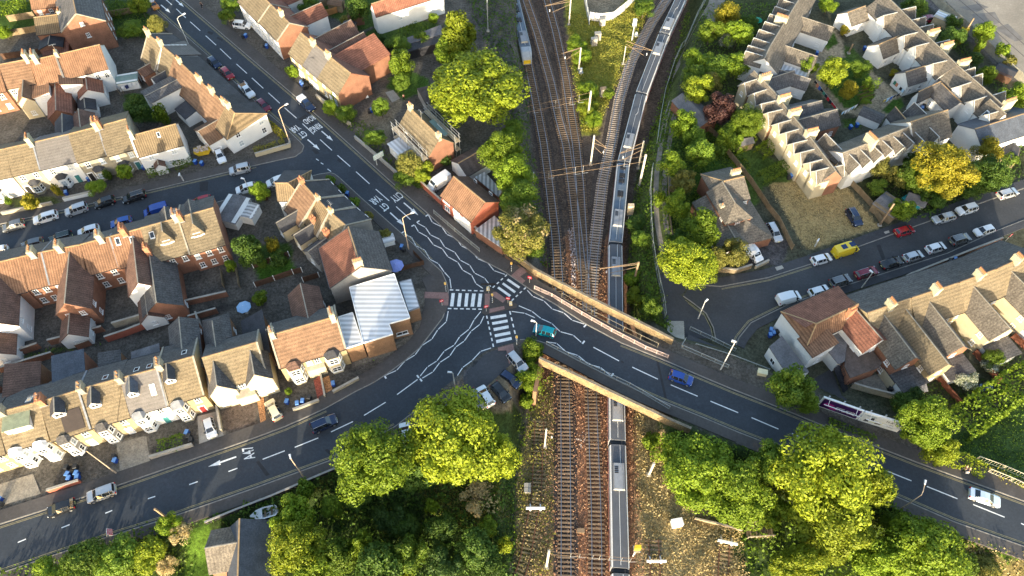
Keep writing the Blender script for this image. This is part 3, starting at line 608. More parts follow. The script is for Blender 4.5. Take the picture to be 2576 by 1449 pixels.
# ---- ground sheet with colours by zone
GREEN, LAWN, DKGREEN = (.055,.09,.02), (.055,.105,.018), (.035,.055,.016)
CZ = [
 (q(1290,-60, 1765,-60, 1700,170, 1600,420, 1580,600, 1592,900, 1940,1470, 1290,1470, 1340,950, 1376,690, 1345,420), ZR, (.085,.065,.052), 1.0),
 (q(1385,590, 1560,600, 1575,700, 1592,900, 1640,1105, 1620,1800, 1330,1800, 1350,1000, 1378,700), ZR, (.24,.12,.068), 3.0),
 (q(1420,-20, 1423,62, 1438,120, 1440,175, 1450,225, 1458,275, 1463,340, 1504,340, 1523,275, 1560,200, 1595,112, 1623,50, 1655,-20), ZR, (.22,.22,.04), .8),
 (q(1460,-40, 1478,42, 1540,48, 1595,-40), ZR, (.26,.2,.13), .4),
 (t(2,0,1440,0, 1330,240, 1230,500, 1100,800, 960,1100, 880,1449, 980,1449, 1060,1100, 1180,800, 1330,440, 1530,0), ZR, (.2,.15,.1), .6),
 (q(1290,1470, 1300,1180, 1345,1000, 1395,930, 1402,1100, 1400,1470), ZR, (.2,.155,.075), 1.2),
 (q(1596,980, 1650,1080, 1740,1210, 1940,1300, 1960,1470, 1600,1470), ZR, (.34,.26,.13), 1.5),
 (q(1592,560, 1586,790, 1690,862, 1652,700, 1642,560, 1668,400, 1722,150, 1765,-20, 1740,-20, 1692,170, 1642,320, 1608,430), -3.5, (.07,.085,.025), 1.0),
 (q(1655,300, 1720,240, 1850,350, 2000,430, 1990,470, 1925,470, 1880,560, 1800,690, 1690,690, 1662,560), ZE, GREEN, 1.0),
 (t(2,1,1760,320, 1880,150, 2000,110, 2180,290, 2100,340, 1960,420), ZE, LAWN, .5),
 (q(1745,-40, 1970,-40, 1900,230, 1760,260, 1725,150), ZE, (.06,.07,.028), 1.0),
 (t(3,1,0,400, 330,370, 430,500, 790,430, 1120,840, 900,905, 440,1062, 370,1040, 260,850, 100,560), ZE, (.3,.225,.105), .25),
 (q(1898,562, 1990,610, 1965,668, 1860,668, 1840,600), ZE, (.075,.07,.07), .3),
 (k(870,300, 990,250, 1040,330, 1090,520, 1270,580, 1440,740, 1560,840, 1500,980, 1240,1010, 1000,920, 740,680, 820,520), ZE, (.3,.245,.165), .5),
 (k(900,500, 1150,480, 1270,620, 1330,800, 1150,920, 1060,912, 850,660), ZE, LAWN, .3), (k(885,390, 975,270, 1010,360, 920,430), ZE, LAWN, .3), (k(1380,930, 1470,840, 1550,830, 1560,900, 1460,980), ZE, LAWN, .3),
 (k(1040,1010, 1240,990, 1200,1080, 1060,1080), ZE, GREEN, .3), (k(1060,380, 1120,400, 1300,560, 1250,600, 1060,470), ZE, GREEN, .5),
 (k(1830,-60, 2640,-60, 2640,660, 2300,350), ZE, (.3,.26,.21), .3), (k(1640,-60, 1800,-60, 2300,380, 2576,700, 2480,690, 2200,420), ZE, (.13,.125,.125), .4), (k(2000,100, 2200,30, 2400,200, 2250,290, 2120,200), ZE, (.26,.23,.21), .2), (k(2300,80, 2640,200, 2640,330, 2450,260), ZE, (.4,.35,.28), .4),
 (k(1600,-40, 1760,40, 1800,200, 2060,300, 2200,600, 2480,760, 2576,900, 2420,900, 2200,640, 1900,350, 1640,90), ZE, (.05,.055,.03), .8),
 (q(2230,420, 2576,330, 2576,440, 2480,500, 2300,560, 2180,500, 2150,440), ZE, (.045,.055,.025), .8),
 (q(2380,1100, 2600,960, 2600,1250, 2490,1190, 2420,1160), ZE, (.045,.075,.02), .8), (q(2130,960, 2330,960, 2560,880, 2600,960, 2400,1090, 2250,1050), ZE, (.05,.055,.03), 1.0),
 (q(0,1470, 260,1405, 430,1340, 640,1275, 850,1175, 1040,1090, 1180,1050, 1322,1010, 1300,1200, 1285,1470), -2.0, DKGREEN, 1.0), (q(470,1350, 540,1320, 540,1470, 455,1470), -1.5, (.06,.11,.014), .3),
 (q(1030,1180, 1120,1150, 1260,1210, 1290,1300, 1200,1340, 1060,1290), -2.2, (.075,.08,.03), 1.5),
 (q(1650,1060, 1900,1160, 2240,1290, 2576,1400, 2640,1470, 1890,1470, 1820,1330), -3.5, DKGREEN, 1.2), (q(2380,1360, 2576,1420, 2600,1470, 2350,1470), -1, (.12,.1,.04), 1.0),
 (t(1,0,1000,1290, 1090,1120, 1280,900, 1420,900, 1480,1050, 1390,1200, 1330,1449, 1080,1449), 0, (.2,.165,.115), .5), (t(1,0,1320,900, 1340,780, 1560,720, 1740,800, 1740,900, 1480,1010, 1400,930), 0, LAWN, .5),
 (t(1,0,1000,380, 1240,260, 1800,200, 1880,330, 1640,420, 1480,420, 1200,480), 0, GREEN, .4), (t(1,0,520,60, 900,-40, 1250,-60, 1240,250, 1000,330, 820,200), 0, GREEN, .5),
 (t(1,1,-20,1240, 350,1150, 420,1290, 60,1410), 0, (.055,.11,.014), .2), (t(1,1,-20,1020, 340,1000, 380,1120, 0,1200), 0, GREEN, .3), (t(1,1,1060,250, 1450,230, 1760,410, 1600,460), 0, GREEN, .4),
 (t(0,0,1060,0, 1560,0, 1700,250, 1480,380, 1180,380), 0, (.05,.08,.02), .3), (t(0,0,-40,0, 340,20, 380,290, 100,360, -40,360), 0, (.05,.09,.018), .3), (t(0,0,1240,950, 1620,940, 1740,1100, 1640,1230, 1300,1230), 0, GREEN, .4),
 (t(0,1,80,560, 540,520, 620,600, 200,680), 0, (.07,.085,.03), .3), (t(0,2,-20,720, 1700,300, 2570,80, 2570,160, 1700,400, 0,840), 0, (.06,.052,.045), .3),
 (t(0,2,-20,740, 500,620, 900,540, 900,570, 400,690, -20,800), 0, (.055,.07,.03), .2), (t(1,2,1600,0, 1720,0, 1660,420, 1560,520, 1440,600, 1330,680, 1000,790, 1000,740, 1590,450), 0, (.17,.15,.12), .2),
 (t(0,3,0,520, 330,440, 400,640, 0,740), 0, (.25,.22,.17), .15), (t(0,3,1180,90, 1470,40, 1500,300, 1200,390), 0, (.25,.22,.17), .15), (t(0,2,2210,1200, 2576,1080, 2576,1449, 2260,1449), 0, (.11,.085,.07), .15), (t(0,2,1990,1290, 2200,1240, 2280,1560, 2010,1600), 0, (.22,.19,.15), .15),
 (t(1,2,2060,860, 2350,640, 2450,760, 2300,960, 2180,1030), 0, (.085,.085,.09), .2), (t(1,2,2180,1000, 2300,960, 2450,780, 2576,720, 2576,1200, 2400,1250), 0, (.2,.155,.1), .4),
]
STEP = .55; X0, X1, Y0, Y1 = -150, 150, 6, 196
nx, ny = int((X1-X0)/STEP)+1, int((Y1-Y0)/STEP)+1
gx, gy = np.meshgrid(np.linspace(X0, X1, nx), np.linspace(Y0, Y1, ny)); gzv = hfun(gx, gy)
rs = np.random.RandomState(5); edge = (np.sin(gx*1.9+2*np.sin(gy*.7))*np.sin(gy*2.3+np.sin(gx*1.1)))*.5
colr = np.empty(gx.shape+(3,)); colr[:] = (.095,.085,.072)
colr[sdist(ZONES[0][0], gx, gy) > 0] = (.075,.075,.05)
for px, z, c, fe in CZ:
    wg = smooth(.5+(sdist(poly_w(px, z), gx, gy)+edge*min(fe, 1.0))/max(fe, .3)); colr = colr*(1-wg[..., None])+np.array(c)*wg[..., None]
gzv = gzv+np.where(np.abs(gzv-ZR) < .05, 0, .03*edge)
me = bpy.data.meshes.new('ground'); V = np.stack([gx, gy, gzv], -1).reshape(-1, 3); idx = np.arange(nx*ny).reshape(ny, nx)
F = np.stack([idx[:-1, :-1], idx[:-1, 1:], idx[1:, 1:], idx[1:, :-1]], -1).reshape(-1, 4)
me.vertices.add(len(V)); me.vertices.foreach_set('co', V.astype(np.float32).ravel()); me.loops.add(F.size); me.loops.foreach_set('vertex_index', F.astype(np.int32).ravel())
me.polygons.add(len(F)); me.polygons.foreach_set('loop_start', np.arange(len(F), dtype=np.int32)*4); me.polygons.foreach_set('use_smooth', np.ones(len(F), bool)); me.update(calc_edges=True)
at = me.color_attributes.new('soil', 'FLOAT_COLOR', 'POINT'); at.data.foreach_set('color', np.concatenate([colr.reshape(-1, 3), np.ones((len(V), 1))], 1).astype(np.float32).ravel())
gm = bpy.data.materials.new('ground_soil'); N, L, B = nodes(gm); B.inputs['Roughness'].default_value = .95; B.inputs['Specular IOR Level'].default_value = .1
ca = N.new('ShaderNodeVertexColor'); ca.layer_name = 'soil'; tc = N.new('ShaderNodeTexCoord'); prev = ca.outputs[0]
for sca, lo, hi, det in ((.35, .72, 1.3, 3), (2.2, .6, 1.4, 4), (9, .55, 1.5, 2)):
    n = N.new('ShaderNodeTexNoise'); n.inputs['Scale'].default_value = sca; n.inputs['Detail'].default_value = det; L.new(tc.outputs['Object'], n.inputs['Vector'])
    mr = N.new('ShaderNodeMapRange'); mr.inputs[1].default_value = .3; mr.inputs[2].default_value = .7; mr.inputs[3].default_value = lo; mr.inputs[4].default_value = hi; L.new(n.outputs['Fac'], mr.inputs[0])
    vm = N.new('ShaderNodeVectorMath'); vm.operation = 'SCALE'; L.new(prev, vm.inputs[0]); L.new(mr.outputs[0], vm.inputs['Scale']); prev = vm.outputs[0]
L.new(prev, B.inputs['Base Color']); bp = N.new('ShaderNodeBump'); bp.inputs['Strength'].default_value = .6; bp.inputs['Distance'].default_value = .15; L.new(n.outputs['Fac'], bp.inputs['Height']); L.new(bp.outputs[0], B.inputs['Normal'])
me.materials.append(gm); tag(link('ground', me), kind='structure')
b = MB(); gfar = mat('far_ground', (.07,.075,.04), .95, .35, .05, .3, .6)
for x0, x1, y0, y1 in ((-2500, 2500, -2500, Y0), (-2500, 2500, Y1, 2500), (-2500, X0, Y0, Y1), (X1, 2500, Y0, Y1)): b.face([(x0,y0,-6),(x1,y0,-6),(x1,y1,-6),(x0,y1,-6)])
tag(b.build('terrain', gfar), kind='structure')
# ---- roads
def roadmat(name, c, v=.16):
    m = mat(name, c, .85, v, .12, .1, 2.5, spec=.25); N, L, B = m.node_tree.nodes, m.node_tree.links, m.node_tree.nodes['Principled BSDF']
    src = B.inputs['Base Color'].links[0].from_socket; tc = N.new('ShaderNodeTexCoord'); vo = N.new('ShaderNodeTexNoise'); vo.inputs['Scale'].default_value = .5; vo.inputs['Detail'].default_value = 6; vo.inputs['Roughness'].default_value = .7
    L.new(tc.outputs['Object'], vo.inputs['Vector']); mr = N.new('ShaderNodeMapRange'); mr.inputs[1].default_value = .56; mr.inputs[2].default_value = .66; mr.inputs[3].default_value = 1; mr.inputs[4].default_value = 1.2; L.new(vo.outputs['Fac'], mr.inputs[0])
    fn = N.new('ShaderNodeTexNoise'); fn.inputs['Scale'].default_value = 25; L.new(tc.outputs['Object'], fn.inputs['Vector']); m2 = N.new('ShaderNodeMapRange'); m2.inputs[1].default_value = .3; m2.inputs[2].default_value = .7; m2.inputs[3].default_value = .82; m2.inputs[4].default_value = 1.18; L.new(fn.outputs['Fac'], m2.inputs[0])
    mm = N.new('ShaderNodeMath'); mm.operation = 'MULTIPLY'; L.new(mr.outputs[0], mm.inputs[0]); L.new(m2.outputs[0], mm.inputs[1])
    vm = N.new('ShaderNodeVectorMath'); vm.operation = 'SCALE'; L.new(src, vm.inputs[0]); L.new(mm.outputs[0], vm.inputs['Scale']); L.new(vm.outputs[0], B.inputs['Base Color']); return m
ASPH = roadmat('asphalt', (.047,.054,.064)); ASPH2 = roadmat('asphalt_old', (.062,.063,.066), .2); PAVE = roadmat('pavement_asphalt', (.085,.076,.07), .2); PAVE2 = roadmat('pavement_dark', (.06,.06,.064), .18)
PATCHM = mat('asphalt_repair', (.034,.035,.037), .9, .15); TACT = mat('tactile_paving', (.27,.165,.145), .9, .12, 1, .15, 5); KERB = mat('kerb_stone', (.25,.23,.2), .9, .2, 1.5, .2, 8); LINE = mat('road_paint', (.74,.75,.74), .7, .12, 2, .1, 12); YLINE = mat('yellow_line_paint', (.32,.27,.15), .8, .25, 2); FLAGS = mat('paving_slabs', (.26,.23,.185), .9, .2, 1, .2, 4)
KR = q(410,-40, 457,0, 644,160, 744,245, 801,295, 876,362, 979,455, 1074,537, 1140,598, 1206,652, 1271,686, 1322,722, 1341,735, 1400,769, 1475,817, 1563,864, 1663,904, 1738,937, 1838,979, 1932,1016, 2107,1087, 2307,1165, 2576,1262, 2660,1293)
KS = q(1308,854, 1340,853, 1373,863, 1440,898, 1538,950, 1600,980, 1663,1007, 1760,1046, 1858,1087, 2040,1157, 2232,1239, 2400,1312, 2576,1374, 2660,1405)       # bridge road, south side
KB = q(-60,1462, 0,1442, 250,1357, 425,1302, 644,1226, 846,1152, 994,1072, 1060,1020, 1141,955, 1172,920, 1212,889, 1238,876, 1296,860, 1308,854)                   # road B, lower side
KU = q(-60,1340, 0,1320, 187,1260, 337,1209, 644,1102, 719,1074, 819,1029, 894,987, 944,962, 981,937, 1019,909, 1056,877, 1096,825, 1115,800, 1125,771, 1129,732, 1125,712, 1112,683, 1082,656, 1044,617, 1011,587, 911,499, 856,448, 843,438, 831,434, 804,438)
KSL = q(804,438, 730,456, 644,480, 560,505, 300,578, 0,655, -60,672); KSU = q(-60,580, 0,565, 150,532, 370,482, 575,434, 644,417, 720,400, 744,395, 761,382, 766,368, 754,355)
KL = q(754,355, 719,322, 676,285, 600,215, 525,140, 400,30, 330,-40)
road_px = KR+KS[::-1][:-1]+KB[::-1]+KU[:-1]+KSL+KSU+KL[1:]
patch('road', road_px, .02, ASPH)
DEAD = q(1718,746, 1738,716, 1813,722, 1932,700, 2039,666, 2247,590, 2507,498, 2576,475, 2660,446, 2660,520, 2576,553, 2502,582, 2382,637, 2107,724, 1990,762, 1932,790, 1888,812, 1858,849, 1850,868, 1800,859, 1793,824, 1775,789, 1745,765)
patch('side_road', DEAD, .03, ASPH2, ZE)
nk = 0
def kerb(pl, gz=0.0, side=1):
    W = [P(p, gz) for p in pl]; b = MB(); strip('kerb', [Vector((v.x, v.y, gz+.125)) for v in W], 0, .17*side, 0, KERB, world=True, thick=.3, build=False, mb=b); tag(b.build('kerb', KERB), kind='structure')
def pavement(pl, wd, side, gz=0.0, m=None, name='pavement'):
    global nk; nk += 1; b = MB(); W = [P(p, gz) for p in pl]
    strip(name, [Vector((v.x, v.y, gz+.105+.0015*nk)) for v in W], .17*side, wd*side, 0, None, world=True, thick=.4, build=False, mb=b); tag(b.build(name, m or PAVE), kind='structure')
for pl, wd, sd_ in ((KR[:11], 2.7, 1), (KR[10:14], 2.6, 1), (KR[13:22], 2.2, 1), (KR[21:], 3.4, 1), (KS[:9], 1.9, -1), (KS[8:], 2.1, -1), (KB[:6], 2.0, -1), (KB[5:8], 1.8, -1), (KU[:7], 2.3, 1), (KU[6:14], 2.5, 1), (KU[13:18], 4.0, 1), (KU[17:22], 2.0, 1), (KU[21:], 1.7, 1), (KSL, 1.4, 1), (KSU[:9], 2.2, 1), (KSU[8:]+KL[1:], 2.4, 1)):
    kerb(pl, 0, sd_); pavement(pl, wd, sd_)
NK = q(1738,716, 1813,722, 1932,700, 2039,666, 2247,590, 2507,498, 2576,475, 2640,453); SK = q(1850,868, 1858,849, 1888,812, 1932,790, 1990,762, 2107,724, 2382,637, 2502,582, 2576,553, 2640,528); WK = q(1800,859, 1793,824, 1775,789, 1745,765, 1718,746)
kerb(NK, ZE, 1); pavement(NK, 2.0, 1, ZE, PAVE2); kerb(SK, ZE, -1); pavement(SK, 1.6, -1, ZE, PAVE2); kerb(WK, ZE, -1)
patch('pavement', q(1735,768, 1772,795, 1787,826, 1794,852, 1725,850, 1680,830, 1665,790, 1660,735, 1712,741), .09, PAVE2, ZE); patch('pavement', q(1660,735, 1650,690, 1700,690, 1735,716, 1716,741), .02, PAVE2, ZE)
# forecourt, parking, island
patch('pavement', j(100,490, 400,500, 405,660, 385,740, 250,900, 0,1050, 60,880, 110,640), .135, PAVE)
patch('parking_area', q(1165,955, 1215,895, 1240,882, 1290,868, 1300,905, 1270,930, 1210,985, 1180,985), .05, PAVE2)
ISL = j(880,455, 945,425, 1030,480, 1195,595, 1310,655, 1295,695, 1150,725, 945,772, 885,792, 848,760, 868,640)
b = MB(); b.flat([P(p, .14) for p in ISL], th=.3); tag(b.build('traffic_island', PAVE), kind='structure')
for px in (j(888,515, 955,515, 945,685, 885,680), j(990,490, 1035,492, 1165,585, 1120,632, 985,545), j(945,710, 1135,675, 1145,715, 945,765)): patch('tactile_paving', px, .155, TACT)
for px in (j(108,490, 410,500, 418,560, 412,668, 330,665, 330,580, 100,572), j(1350,165, 1400,190, 1430,235, 1345,292, 1412,345, 1375,385, 1225,280), j(1055,1215, 1250,1165, 1285,1300, 1200,1430, 1165,1250, 1060,1255)): patch('tactile_paving', px, .15, TACT)
for px in (t(1,0,420,1200, 500,1150, 590,1230, 560,1262), t(0,1,2010,385, 2095,375, 2090,470, 2010,480), t(1,1,560,55, 600,50, 640,90, 600,105), t(3,1,1090,1020, 1130,1010, 1180,1150, 1150,1170), t(1,2,2180,740, 2250,740, 2320,830, 2270,870), t(1,1,830,140, 870,165, 850,190, 815,165), t(0,0,2100,310, 2150,330, 2130,350, 2085,330), t(0,0,2190,370, 2250,400, 2230,410, 2180,385), t(2,2,1100,730, 1130,745, 1122,760, 1092,744), t(0,3,1305,750, 1330,745, 1330,770, 1308,772), t(1,2,960,1000, 1000,990, 995,1030, 965,1020), t(2,2,1450,720, 1475,735, 1560,1120, 1535,1110), t(1,3,0,300, 30,290, 140,430, 100,445), t(1,3,690,180, 720,170, 800,240, 770,260), t(3,3,10,60, 60,80, 60,130, 10,110), t(1,2,1200,810, 1240,790, 1260,830, 1215,860)): patch('road_repair', px, .028 if px[0][0] < 1700 else .036, PATCHM, 0 if px[0][0] < 1700 else ZE)
for px in (t(3,1,70,1240, 140,1220, 160,1250, 90,1275), t(3,1,1165,885, 1215,868, 1225,890, 1180,905)): patch('manhole_cover', px, .15, CONC, ZE)
# ---- road markings
MK = .034
def line(pl, wd=.12, gap=.12, z=MK, m=None, gz=0.0, name='road_marking', n=0):
    b = MB(); W = [P(p, gz) for p in pl]
    for A, B_ in zip(W[:-1], W[1:]):
        d = B_-A; Ln = d.length; u = d/Ln; nn = Vector((-u.y, u.x, 0))*wd/2
        segs = [(gap/2, Ln-gap/2)] if not n else [((i+.5-n[1]/2)/n[0]*Ln, (i+.5+n[1]/2)/n[0]*Ln) for i in range(n[0])]
        for s0, s1 in segs:
            p, r_ = A+u*s0, A+u*s1; b.face([Vector((v.x,v.y,gz+z)) for v in (p-nn, r_-nn, r_+nn, p+nn)])
    return tag(b.build(name, m or LINE), kind='structure')
c11 = t(1,1,1490,905, 1565,940, 1610,1025, 1700,1070, 1750,1160, 1835,1205, 1895,1290, 1950,1350)+[j(450,452)]
ZZ = [c11, t(1,1,1595,815, 1635,885, 1725,935, 1785,1015, 1875,1055, 1930,1135, 2030,1190, 2080,1270, 2170,1320)+j(770,385, 865,450),
 t(1,1,1620,795, 1705,840, 1755,915, 1850,960, 1900,1040, 2000,1090, 2055,1170, 2150,1220, 2200,1300, 2300,1350)+j(940,390, 965,430),
 t(1,1,1735,715, 1775,790, 1870,835, 1920,910, 2020,955, 2065,1025, 2175,1080, 2230,1155, 2335,1200, 2395,1275, 2510,1315),
 t(2,2,150,20, 210,85, 320,130, 405,212, 520,250, 605,325, 730,365), t(2,2,65,178, 200,235, 292,308, 400,357, 485,440, 615,475, 700,550), j(1230,745, 1405,770, 1540,830),
 t(2,2,340,540, 450,558, 540,640, 665,680, 765,765, 890,800, 995,885), t(1,2,1935,230, 1915,340, 1830,420, 1770,515, 1670,580, 1600,675, 1500,735, 1415,830, 1300,880),
 t(1,2,2265,235, 2195,320, 2145,415, 2050,490, 1995,575, 1895,635, 1820,735, 1725,795, 1650,890), t(1,2,2295,280, 2255,365, 2165,435, 2095,535, 2010,595, 1950,685, 1850,750, 1780,845, 1670,910), t(1,2,2370,603, 2260,638, 2175,730, 2080,800, 2025,885)]
for z_ in ZZ: line(z_, .15, .16)
for p in (t(1,1,1465,898, 1490,882), t(1,1,1565,830, 1592,815), t(1,1,1618,792, 1645,772), t(1,1,1707,728, 1735,710), t(2,2,722,395, 745,370), t(2,2,708,562, 730,532), t(2,2,1000,890, 1020,860), t(1,2,1290,880, 1310,912), t(1,2,1620,878, 1640,905), t(1,2,1650,912, 1670,940)): line(p, .28, 0)
for s_ in (t(0,0,1915,220, 2015,310), t(0,0,2070,360, 2175,455), t(0,0,2215,490, 2325,595), t(0,0,2380,645, 2485,740), t(0,0,2535,785, 2650,890), t(0,0,1775,90, 1870,180), t(0,0,1640,-30, 1730,50), t(1,0,125,935, 240,1040), t(1,0,288,1085, 408,1190), t(1,0,468,1245, 582,1352), t(1,0,645,1405, 765,1514),
 t(1,1,820,115, 948,227), t(1,1,1007,280, 1143,402), t(1,1,1205,455, 1340,573), t(1,1,1410,630, 1555,762), t(2,2,820,597, 1077,735), t(2,2,1210,797, 1467,918), t(2,2,1597,975, 1868,1090), t(2,2,1997,1140, 2275,1255), t(2,2,2410,1305, 2680,1420), t(3,3,240,15, 550,140), t(3,3,680,190, 985,313), t(3,3,1130,368, 1443,492), t(3,3,1597,548, 1905,672), t(3,3,2063,730, 2380,858), t(3,3,2545,920, 2700,990),
 t(1,2,1420,1073, 1625,922), t(1,2,1087,1283, 1305,1150), t(1,2,755,1449, 975,1345), t(1,3,390,155, 627,60), t(1,3,68,275, 290,190), t(0,3,2300,398, 2390,365), t(0,3,1905,530, 1990,500), t(0,3,1490,672, 1563,648), t(0,3,1060,818, 1130,790), t(0,3,620,965, 700,933), t(0,3,180,1112, 262,1078), t(1,1,605,150, 632,168), t(1,1,652,190, 678,205), t(1,1,720,252, 755,278)): line(s_, .17, 0)
def quads_mark(Q_, name='zebra_stripe'):
    for q_ in Q_: patch(name, q_, MK, LINE)
quads_mark([j(455,507, 498,507, 478,680, 434,678), j(546,507, 588,510, 570,681, 524,679), j(635,510, 677,510, 660,682, 617,680), j(722,512, 768,514, 746,684, 700,682), j(808,514, 853,515, 833,686, 787,685),
 j(1190,318, 1345,425, 1325,448, 1168,342), j(1128,370, 1290,485, 1268,508, 1108,392), j(1068,422, 1228,535, 1205,558, 1047,445),
 j(958,810, 1160,778, 1166,812, 962,848), j(978,885, 1178,850, 1184,885, 984,920), j(996,962, 1192,925, 1197,962, 1004,1000), j(1012,1043, 1214,1003, 1220,1040, 1018,1080), j(1030,1117, 1230,1075, 1238,1112, 1036,1158)])
for p, n_ in ((j(415,466, 885,482), (6,.58)), (j(390,708, 865,718), (6,.6)), (j(975,450, 1185,258), (4,.5)), (j(1222,618, 1430,425), (4,.5)), (j(905,785, 1002,1222), (6,.55)), (j(1205,725, 1305,1140), (5,.55))): line(p, .24, 0, n=n_)
def arrow(tail, tip):
    A, B_ = P(tail), P(tip); u = (B_-A).normalized(); nn = Vector((-u.y, u.x, 0)); Ln = (B_-A).length; h = Ln*.42; b = MB(); S = .13; Hd = .42
    pts = [A-nn*S, A+u*(Ln-h)-nn*S, A+u*(Ln-h*1.04)-nn*Hd, B_, A+u*(Ln-h*1.04)+nn*Hd, A+u*(Ln-h)+nn*S, A+nn*S]; b.flat([(p.x, p.y, MK) for p in pts]); tag(b.build('road_arrow', LINE), kind='structure')
for a_, b_ in ((t(0,0,1620,50), t(0,0,1715,130)), (t(0,0,1760,-10), t(0,0,1850,70)), (t(1,0,660,1320), t(1,0,775,1418)), (t(1,0,520,1405), t(1,1,642,60)), (t(1,1,1487,592), t(1,1,1633,717)), (t(1,1,1350,692), t(1,1,1497,828)), (t(0,3,2378,250), t(0,3,2095,350))): arrow(a_, b_)
def text_mesh(s, m, ext=0.0, bold=0.0):
    cu = bpy.data.curves.new('txt', 'FONT'); cu.body = s; cu.align_x = 'CENTER'; cu.align_y = 'CENTER'; cu.extrude = ext; cu.offset = bold; cu.size = 1.0
    o = bpy.data.objects.new('txt', cu); COL.objects.link(o); bpy.context.view_layer.update()
    me = bpy.data.meshes.new_from_object(o.evaluated_get(bpy.context.evaluated_depsgraph_get())); bpy.data.objects.remove(o); bpy.data.curves.remove(cu)
    me.materials.clear(); me.materials.append(m); co = np.empty(len(me.vertices)*3); me.vertices.foreach_get('co', co); co = co.reshape(-1, 3); return me, co.min(0), co.max(0)
def road_word(s, ctr, ahead, wd, ht):
    """letters across the lane with their tops towards the pixel ahead"""
    c = P(ctr); u = (P(ahead)-c).normalized(); me, lo, hi = text_mesh(s, LINE, bold=.012); o = link('road_word', me); tag(o, kind='structure')
    o.location = (c.x, c.y, MK+.004); o.rotation_euler = (0, 0, math.atan2(u.y, u.x)-math.pi/2); o.scale = (wd/(hi[0]-lo[0]), ht/(hi[1]-lo[1]), 1)
road_word('ROAD', t(1,0,533,1203), t(1,0,660,1315), 2.5, 1.75); road_word('RING', t(1,0,600,1285), t(1,0,727,1397), 2.4, 1.9); road_word('YAR', t(1,0,392,1296), t(1,0,519,1408), 2.0, 1.9); road_word('GT', t(1,0,468,1352), t(1,0,595,1464), 1.5, 1.9)
road_word('CITY', t(1,1,1415,533), t(1,1,1545,645), 2.3, 1.9); road_word('YAR', t(1,1,1202,563), t(1,1,1332,675), 2.1, 1.9); road_word('GT', t(1,1,1288,632), t(1,1,1418,744), 1.5, 1.9); road_word('A47', t(0,3,2508,212), t(0,3,2250,303), 2.3, 1.75)
for pl, sd_ in ((KR[1:8], -1), (KR[15:], -1), (KS[5:], 1), (KB[:7], 1), (KU[:7], -1), (KL, -1), (KSU[1:6], -1), (KU[-8:-5], -1)):
    for off in (.3, .5): strip('yellow_line', [P(p, MK) for p in pl], off*sd_, (off+.09)*sd_, 0, YLINE, world=True)
for pl, sd_ in ((NK[1:4], -1), (SK[:6], 1), (WK, 1)):
    for off in (.3, .5): strip('yellow_line', [P(p, ZE+.045) for p in pl], off*sd_, (off+.09)*sd_, 0, YLINE, world=True)
YARD = roadmat('yard_concrete', (.3,.255,.2), .22)
b = MB(); b.flat([P(p, ZE+.07) for p in k(1850,-60, 2700,-60, 2700,720, 2600,680, 2380,440, 2120,210)]); tag(b.build('yard_surface', YARD), kind='structure')
for px in (k(2030,60, 2200,30, 2280,60, 2180,100, 2090,80), k(2130,120, 2330,100, 2380,190, 2250,230, 2170,180), k(2330,240, 2440,200, 2576,330, 2500,350)): patch('yard_patch', px, .08, mat('yard_patch', (.2,.18,.16), .9, .2, .6), ZE)
for pl in (k(1980,-40, 2250,190, 2576,480), k(2100,-40, 2400,220, 2600,400)): line(pl, .25, 0, z=.09, m=mat('yard_joint', (.13,.11,.1), .9, .2), gz=ZE, name='yard_joint')
